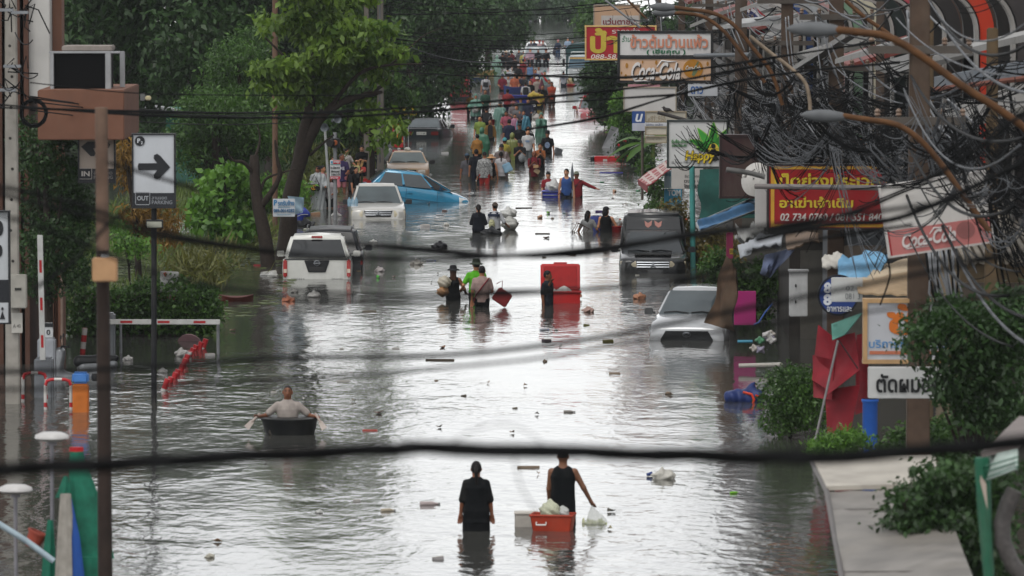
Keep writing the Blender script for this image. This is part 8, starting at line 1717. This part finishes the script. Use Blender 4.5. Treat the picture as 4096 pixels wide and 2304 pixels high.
# ---------------------------------------------------------------- floating rubbish
FL = 'rubbish drifting on the flood'
def floatie(kind,px,py,size,col,label,rz=None):
 p = W(px,py); rz = rnd.uniform(0,6.28) if rz is None else rz; s = S(p.y)
 if kind == 'bag': return plastic(label,(p.x,p.y,size*.12),size / 2,col,int(px + py),name='plastic_bag',flat=.5,group=FL)
 if kind == 'bottle':
  o = thing('bottle',label,'bottle',(p.x,p.y,.015),rot=(0,R(90),rz*.12),group=FL); L = size
  MB().lathe([(L*.10,0),(L*.13,L*.03),(L*.13,L*.62),(L*.05,L*.85),(L*.05,L)],10).build('body',mat(col,.25,trans=.2),o); MB().lathe([(L*.055,L*.92),(L*.06,L*.94),(L*.06,L*1.03),(L*.03,L*1.04)],10).build('cap',mat('#2a4a8e' if 'blue' in label else '#8a8a88',.4),o); return o
 if kind == 'box':
  o = thing('box',label,'box',(p.x,p.y,size*.06),rot=(R(rnd.uniform(-6,6)),R(rnd.uniform(-8,8)),rz*.1),group=FL); MB().box((0,0,0),(size,size*.6,size*.34)).build('carton',mat(col,.6,dirt=.25),o,bevel=size*.04); MB().box((0,0,size*.175),(size*.98,size*.3,.006)).build('tape',mat('#8a8274',.5),o); return o
 if kind == 'plank':
  o = MB().box((0,0,0),(size,size*.07 + .03,.035)).build('plank',mat(col,.8,dirt=.3),None,bevel=.006); o.location = (p.x,p.y,.012); o.rotation_euler = (0,0,(rz % 1)*.3 - .15); return tag(o,label,'plank',FL)
 if kind == 'cup':
  o = thing('cup',label,'cup',(p.x,p.y,.03),rot=(0,R(80),rz),group=FL); MB().lathe([(size*.3,0),(size*.42,size),(size*.38,size),(size*.27,.02)],12).build('shell',mat(col,.5),o); MB().lathe([(size*.40,size*.96),(size*.45,size),(size*.40,size*1.03)],12).build('rim',mat(col,.5),o); return o
 if kind == 'leaf':
  o = thing('crumpled_scrap',label,'scrap',(p.x,p.y,.01),rz=rz,group=FL); MB().quadpatch((-size*.5,-size*.2,0),(size*.45,-size*.3,.03),(size*.5,size*.25,.01),(-size*.4,size*.3,.05),4,size*.2,.008).build('sheet',mat(col,.7,bump=.5),o); return o
D = [('bag',1760,990,.42,'#17181b','large knotted black rubbish bag floating in the open water'),('bag',1222,905,.55,'#141518','big black rubbish bag beside the blue tarp under the ad board'),('bag',1665,1058,.34,'#a8a49c','off white bag floating above the woman in the black hat'),('bottle',1706,1045,.26,'#b4bac4','clear bottle with blue label next to the off white bag'),('bag',1518,1086,.27,'#a9a2a0','pinkish white knotted bag beside the white pickup'),('cup',1516,1112,.09,'#4a9a3a','small bright green cup floating by the white pickup'),
('bag',1494,970,.2,'#b4b4b0','small white bag above the black rubbish bag'),('bag',1154,1205,.30,'#c07a5c','white and orange bag below the white pickup'),('bag',1256,1188,.32,'#b9b7b2','flat white bag below the white pickup number plate'),('box',1700,906,.27,'#bab6b4','small white carton in front of the silver pickup'),('bag',1786,902,.18,'#b5b2aa','little white bag drifting behind the navy couple'),('bottle',1745,862,.25,'#b0b6bc','clear bottle lying in front of the silver pickup'),('bottle',1768,845,.20,'#4a2a1c','brown glass bottle bobbing upright'),('bottle',1475,875,.2,'#b9a4a4','white and red bottle at the silver pickup bumper'),
('bag',2558,1195,.32,'#a8785c','orange tied bag floating to the left of the grey suv'),('bag',2353,1248,.29,'#a88a80','pinkish brown tied bag near the red cooler'),('box',2432,1368,.22,'#5d5a2c','olive green carton floating in the clear middle water'),('box',2346,1302,.13,'#5d5a2c','small olive carton near the red cooler'),('bottle',2160,1322,.24,'#b0b4bc','clear bottle with blue caps under the cooler'),('box',2186,1365,.2,'#4a4048','dark flat carton below the bottle'),('leaf',1770,1392,.22,'#7a5c48','brown crumpled paper in the middle water'),('plank',1760,1442,.62,'#4a4034','long dark stick with knobs floating in the middle'),('bottle',2255,1650,.22,'#8f8a84','grey brown bottle drifting below the sky reflection'),('leaf',1515,1654,.18,'#5a4438','brown leaf clump to the right of the rower'),('box',1855,1584,.10,'#4a4238','tiny brown carton in the bright water'),('plank',1480,1724,.28,'#9a4a40','short reddish plank below the rower'),('leaf',1757,1711,.12,'#4a4034','dark leaf clump left of the hanging wire'),
('bag',2655,1914,.38,'#c0bdb4','white foam heap floating at the lower middle'),('cup',2588,1906,.09,'#27386a','small dark blue cup next to the white foam heap'),('bottle',2921,1975,.16,'#6fae2c','bright green bottle standing upright in the dark water'),('bottle',1680,2020,.32,'#a89a98','pale pinkish bottle left of the woman in black'),('bottle',1524,2046,.24,'#a59a86','tan bottle left of the pinkish one'),('bag',1277,2052,.12,'#b8b8b4','tiny white bag in the lower left water'),('box',1752,2237,.16,'#8a8686','small grey carton at the bottom edge'),('leaf',870,2168,.14,'#7a5a3a','brown leaf clump at the lower left water'),('bag',840,2230,.14,'#a8a496','pale bag near the bottom left'),('leaf',2120,2208,.12,'#7a6a52','tan leaf clump below the orange tub'),('leaf',2445,2048,.14,'#4a463e','dark leaf clump right of the vegetable bag'),('leaf',2440,2118,.10,'#8a8468','small yellowish leaf clump by the bottom foam'),
('bag',1178,1170,.2,'#b4b0aa','small bag with an orange mark beneath the plank boat'),('box',1075,1098,.40,'#b4b4b0','white and green carton caught at the tree trunk'),('bag',1090,1108,.3,'#b8b8b4','white bag caught beside the carton at the trunk'),('bottle',1040,1102,.22,'#b0b0ae','white bottle drifting towards the tree trunk'),('plank',1030,1062,.22,'#8e2a2e','thin red plastic strip near the bare trunk'),('bag',512,1440,.2,'#b0aeaa','pale knotted bag in front of the lowered boom gate'),('bag',730,1425,.36,'#aaa8a4','whitish bag caught on the leaning bollards'),('bag',650,1490,.2,'#a5a39f','little white bag left of the leaning bollards'),('box',840,1422,.2,'#a4a2a0','white carton right of the leaning bollards'),('leaf',640,1488,.2,'#4d5a2c','green leaf clump left of the bollards'),('bag',380,1470,.30,'#7d6a5e','brownish bag behind the orange block'),('leaf',930,1325,.14,'#8f7a66','tan paper scrap right of the boom gate'),('bag',870,1238,.24,'#a8a6a2','white bag with a dark mark under the plank boat'),
('box',2287,1016,.24,'#5d4026','brown carton floating left of the black pickup'),('box',2322,1008,.18,'#2c7a44','small green carton beside the brown one'),('cup',2152,873,.14,'#a8826a','tan cup floating behind the raft'),('plank',2095,833,.55,'#3a322a','long dark stick behind the raft'),('bag',2545,850,.22,'#8f9090','grey bag floating near the vine tangle'),('box',2395,848,.22,'#3a2a5c','purple carton behind the man in the black tank'),('cup',2463,768,.12,'#b08a72','pale orange cup right of the pointing man'),('bottle',2400,730,.2,'#4a7a5a','green bottle right of the pointing man'),('plank',2445,691,.9,'#3a3a8a','long thin blue strip floating below the red panel'),('bottle',2545,765,.22,'#6a9a7a','pale green bottle near the striped awning'),('leaf',2185,953,.2,'#5a4030','brown bark scrap in the middle water'),('plank',2170,936,.45,'#3f362c','dark stick left of the wire rack'),('cup',2198,855,.1,'#6a9a4a','green cup in front of the raft'),('bottle',2250,855,.2,'#8fa0a8','grey bottle in front of the blue raft'),
('bag',1535,692,.22,'#b9b9b6','white bag floating left of the tan sedan'),('bottle',1480,680,.3,'#a8aaa8','white bottle left of the tan sedan near the boy'),('bag',1560,600,.14,'#b4b4b2','tiny white bag left of the tan sedan roof'),('bag',1596,597,.13,'#b4b4b2','tiny white bag just above the tan sedan roof'),('bottle',1678,595,.16,'#a0b4bc','clear bottle above the tan sedan'),('bag',1722,700,.12,'#a8a8a6','tiny pale bag right of the tan sedan headlight'),('box',1780,615,.3,'#a5a5a4','flat white foam piece between the tan sedan and the crowd'),('bag',1345,865,.30,'#b0aeac','white bag at the foot of the traffic light post'),('box',1262,858,.3,'#8a6a52','brown carton in front of the white raincoat'),('bottle',1215,920,.3,'#9a9a92','upturned white basin on a stem before the black bag'),('bottle',2405,495,.35,'#b8b8b6','white container floating below the red sedan'),('plank',2450,590,.5,'#3a3630','dark plank right of the flowering bush')]
for d in D: floatie(*d)
for k in range(46):
 py = 560 + 1500*rnd.random() ** 1.3; f = (py + 269) / 2573; px = rnd.uniform(1380 - 700*max(0,(py - 1150) / 1000),2560 + 450*max(0,(py - 1100) / 1000));
 if abs(px - 1910) < 90 and 1780 < py < 2000: px += 220
 kd = rnd.choice(('leaf','box','leaf','plank','bag')); cl = rnd.choice(('#8f8d88','#7a6a5a','#6a6458','#a8a6a0','#8a7a6a'))
 floatie(kd,px,py,rnd.uniform(.06,.13) if kd != 'plank' else rnd.uniform(.15,.4),cl,{'leaf': 'tiny scrap of leaves drifting on the water','box': 'tiny carton scrap drifting on the water','plank': 'small stick drifting on the water','bag': 'tiny pale bag drifting on the water'}[kd])
def tarp_bundle():
 p = W(2985,1605); o = thing('tarp_bundle','dark blue tarpaulin bundle tied with an orange strap floating at the bush','tarpaulin',(p.x,p.y,0),R(-6))
 f = lambda X,Y,Z: smin(smin(ell(X,Y,Z,(-.27,0,.08),(.16,.2,.15)),ell(X,Y,Z,(.08,0,.08),(.3,.24,.2)),.08),cap(X,Y,Z,(.06,0,.2),(.16,.05,.36),.09,.03),.06) + .02*np.sin(X*22 + Z*9)*np.cos(Y*17)
 link('tarpaulin',nets(f,(-.5,-.3,-.15),(.5,.3,.45),.022),mat('#1c2c5c',.5,var=.25,bump=.4),o,180)
 MB().tube([(-.05,-.24,.2),(.12,-.25,.16),(.17,-.27,.06),(.14,-.27,-.05)],.026,6).build('strap',mat('#b8381c',.5),o); MB().tube([(.2,-.24,.14),(.36,-.16,.08)],.02,6).build('strap',mat('#b8381c',.5),o)
 p = W(1195,895); o = thing('tarp_bundle','bright blue tarpaulin bundle leaning at the street tree behind the black bag','tarpaulin',(p.x,p.y,0))
 f = lambda X,Y,Z: smin(cap(X,Y,Z,(-.12,0,-.1),(.1,0,.36),.2,.16),ell(X,Y,Z,(.2,0,.3),(.16,.14,.12)),.08) + .02*np.sin(X*22 + Z*13)
 link('tarpaulin',nets(f,(-.5,-.3,-.3),(.5,.3,.6),.025),mat('#1a2c7a',.5,var=.2,bump=.4),o,180); MB().tube([(-.15,-.22,.2),(.1,-.2,.3),(.3,-.14,.3)],.012,5).build('rope',mat('#8a8a88',.6),o)
 p = at(3060,1365,116); o = thing('rubbish_heap','heap of pale plastic scraps caught on a blue pipe by the market umbrella','rubbish',p)
 for i in range(7): c = (rnd.uniform(-.22,.22),rnd.uniform(-.1,.1),rnd.uniform(-.2,.15)); f = lambda X,Y,Z: ell(X,Y,Z,(0,0,0),(.11,.09,.07)) + .025*np.sin(X*40 + i)*np.cos(Z*37); link('scrap',nets(f,(-.15,-.12,-.12),(.15,.12,.12),.02),mat(('#a8a29a','#8f8a9a','#b0aeac','#4a7a5a')[i % 4],.5,trans=.2),o,180).location = c
 tag(MB().tube([at(2955,1463,119),at(3060,1460,119),at(3125,1458,118.5)],.045,8).build('pipe',mat('#a8a49c',.5,dirt=.2),None),'white plastic pipe lying on the water by the market umbrella','pipe')
 tag(MB().tube([at(3090,1215,118),at(3060,1250,118),at(3035,1290,118),at(3015,1298,118)],.018,6).build('hose',mat('#274a8a',.4),None),'thin blue hose curving beside the pink board','hose')
 tag(MB().tube([at(2950,1366,117),at(3010,1366,117)],.03,8).build('pipe',mat('#3a8098',.4),None),'short turquoise pipe sticking out over the water','pipe')
 q = W(3410,1760); o = thing('barrel','blue plastic barrel standing beside the market umbrella','barrel',(q.x,at(0,0,98).y,-.4)); MB().lathe([(.1,-.5),(.13,0),(.13,1.5),(.14,1.52),(.14,1.56),(.12,1.56)],18).build('shell',mat('#23509a',.45,dirt=.2),o); MB().lathe([(.135,1.5),(.15,1.52),(.15,1.55),(.135,1.56)],18).build('rim',mat('#2a5aa8',.45),o)
tarp_bundle()
def bird(px,py,Y,lab):
 o = thing('bird',lab,'bird',at(px,py,Y)); f = lambda X,Y_,Z: smin(smin(ell(X,Y_,Z,(0,0,.09),(.10,.055,.06)),ell(X,Y_,Z,(-.09,0,.15),(.04,.035,.04)),.04),cap(X,Y_,Z,(.08,0,.08),(.19,0,.03),.03,.012),.03)
 link('body',nets(f,(-.16,-.08,0),(.24,.08,.22),.012),mat('#2e2a2a',.7),o,180); MB().lathe([(.012,0),(.002,.04)],6).build('beak',mat('#4a4038',.5),o).matrix_local = Matrix.Translation((-.125,0,.15)) @ Matrix.Rotation(R(-90),4,'Y')
 for s_ in (-1,1): MB().tube([(.01,s_*.02,.05),(.0,s_*.02,0)],.006,5).build('leg',mat('#4a4038',.5),o)
bird(2668,452,158,'dark pigeon perched on the tube lamp over the happy sign')
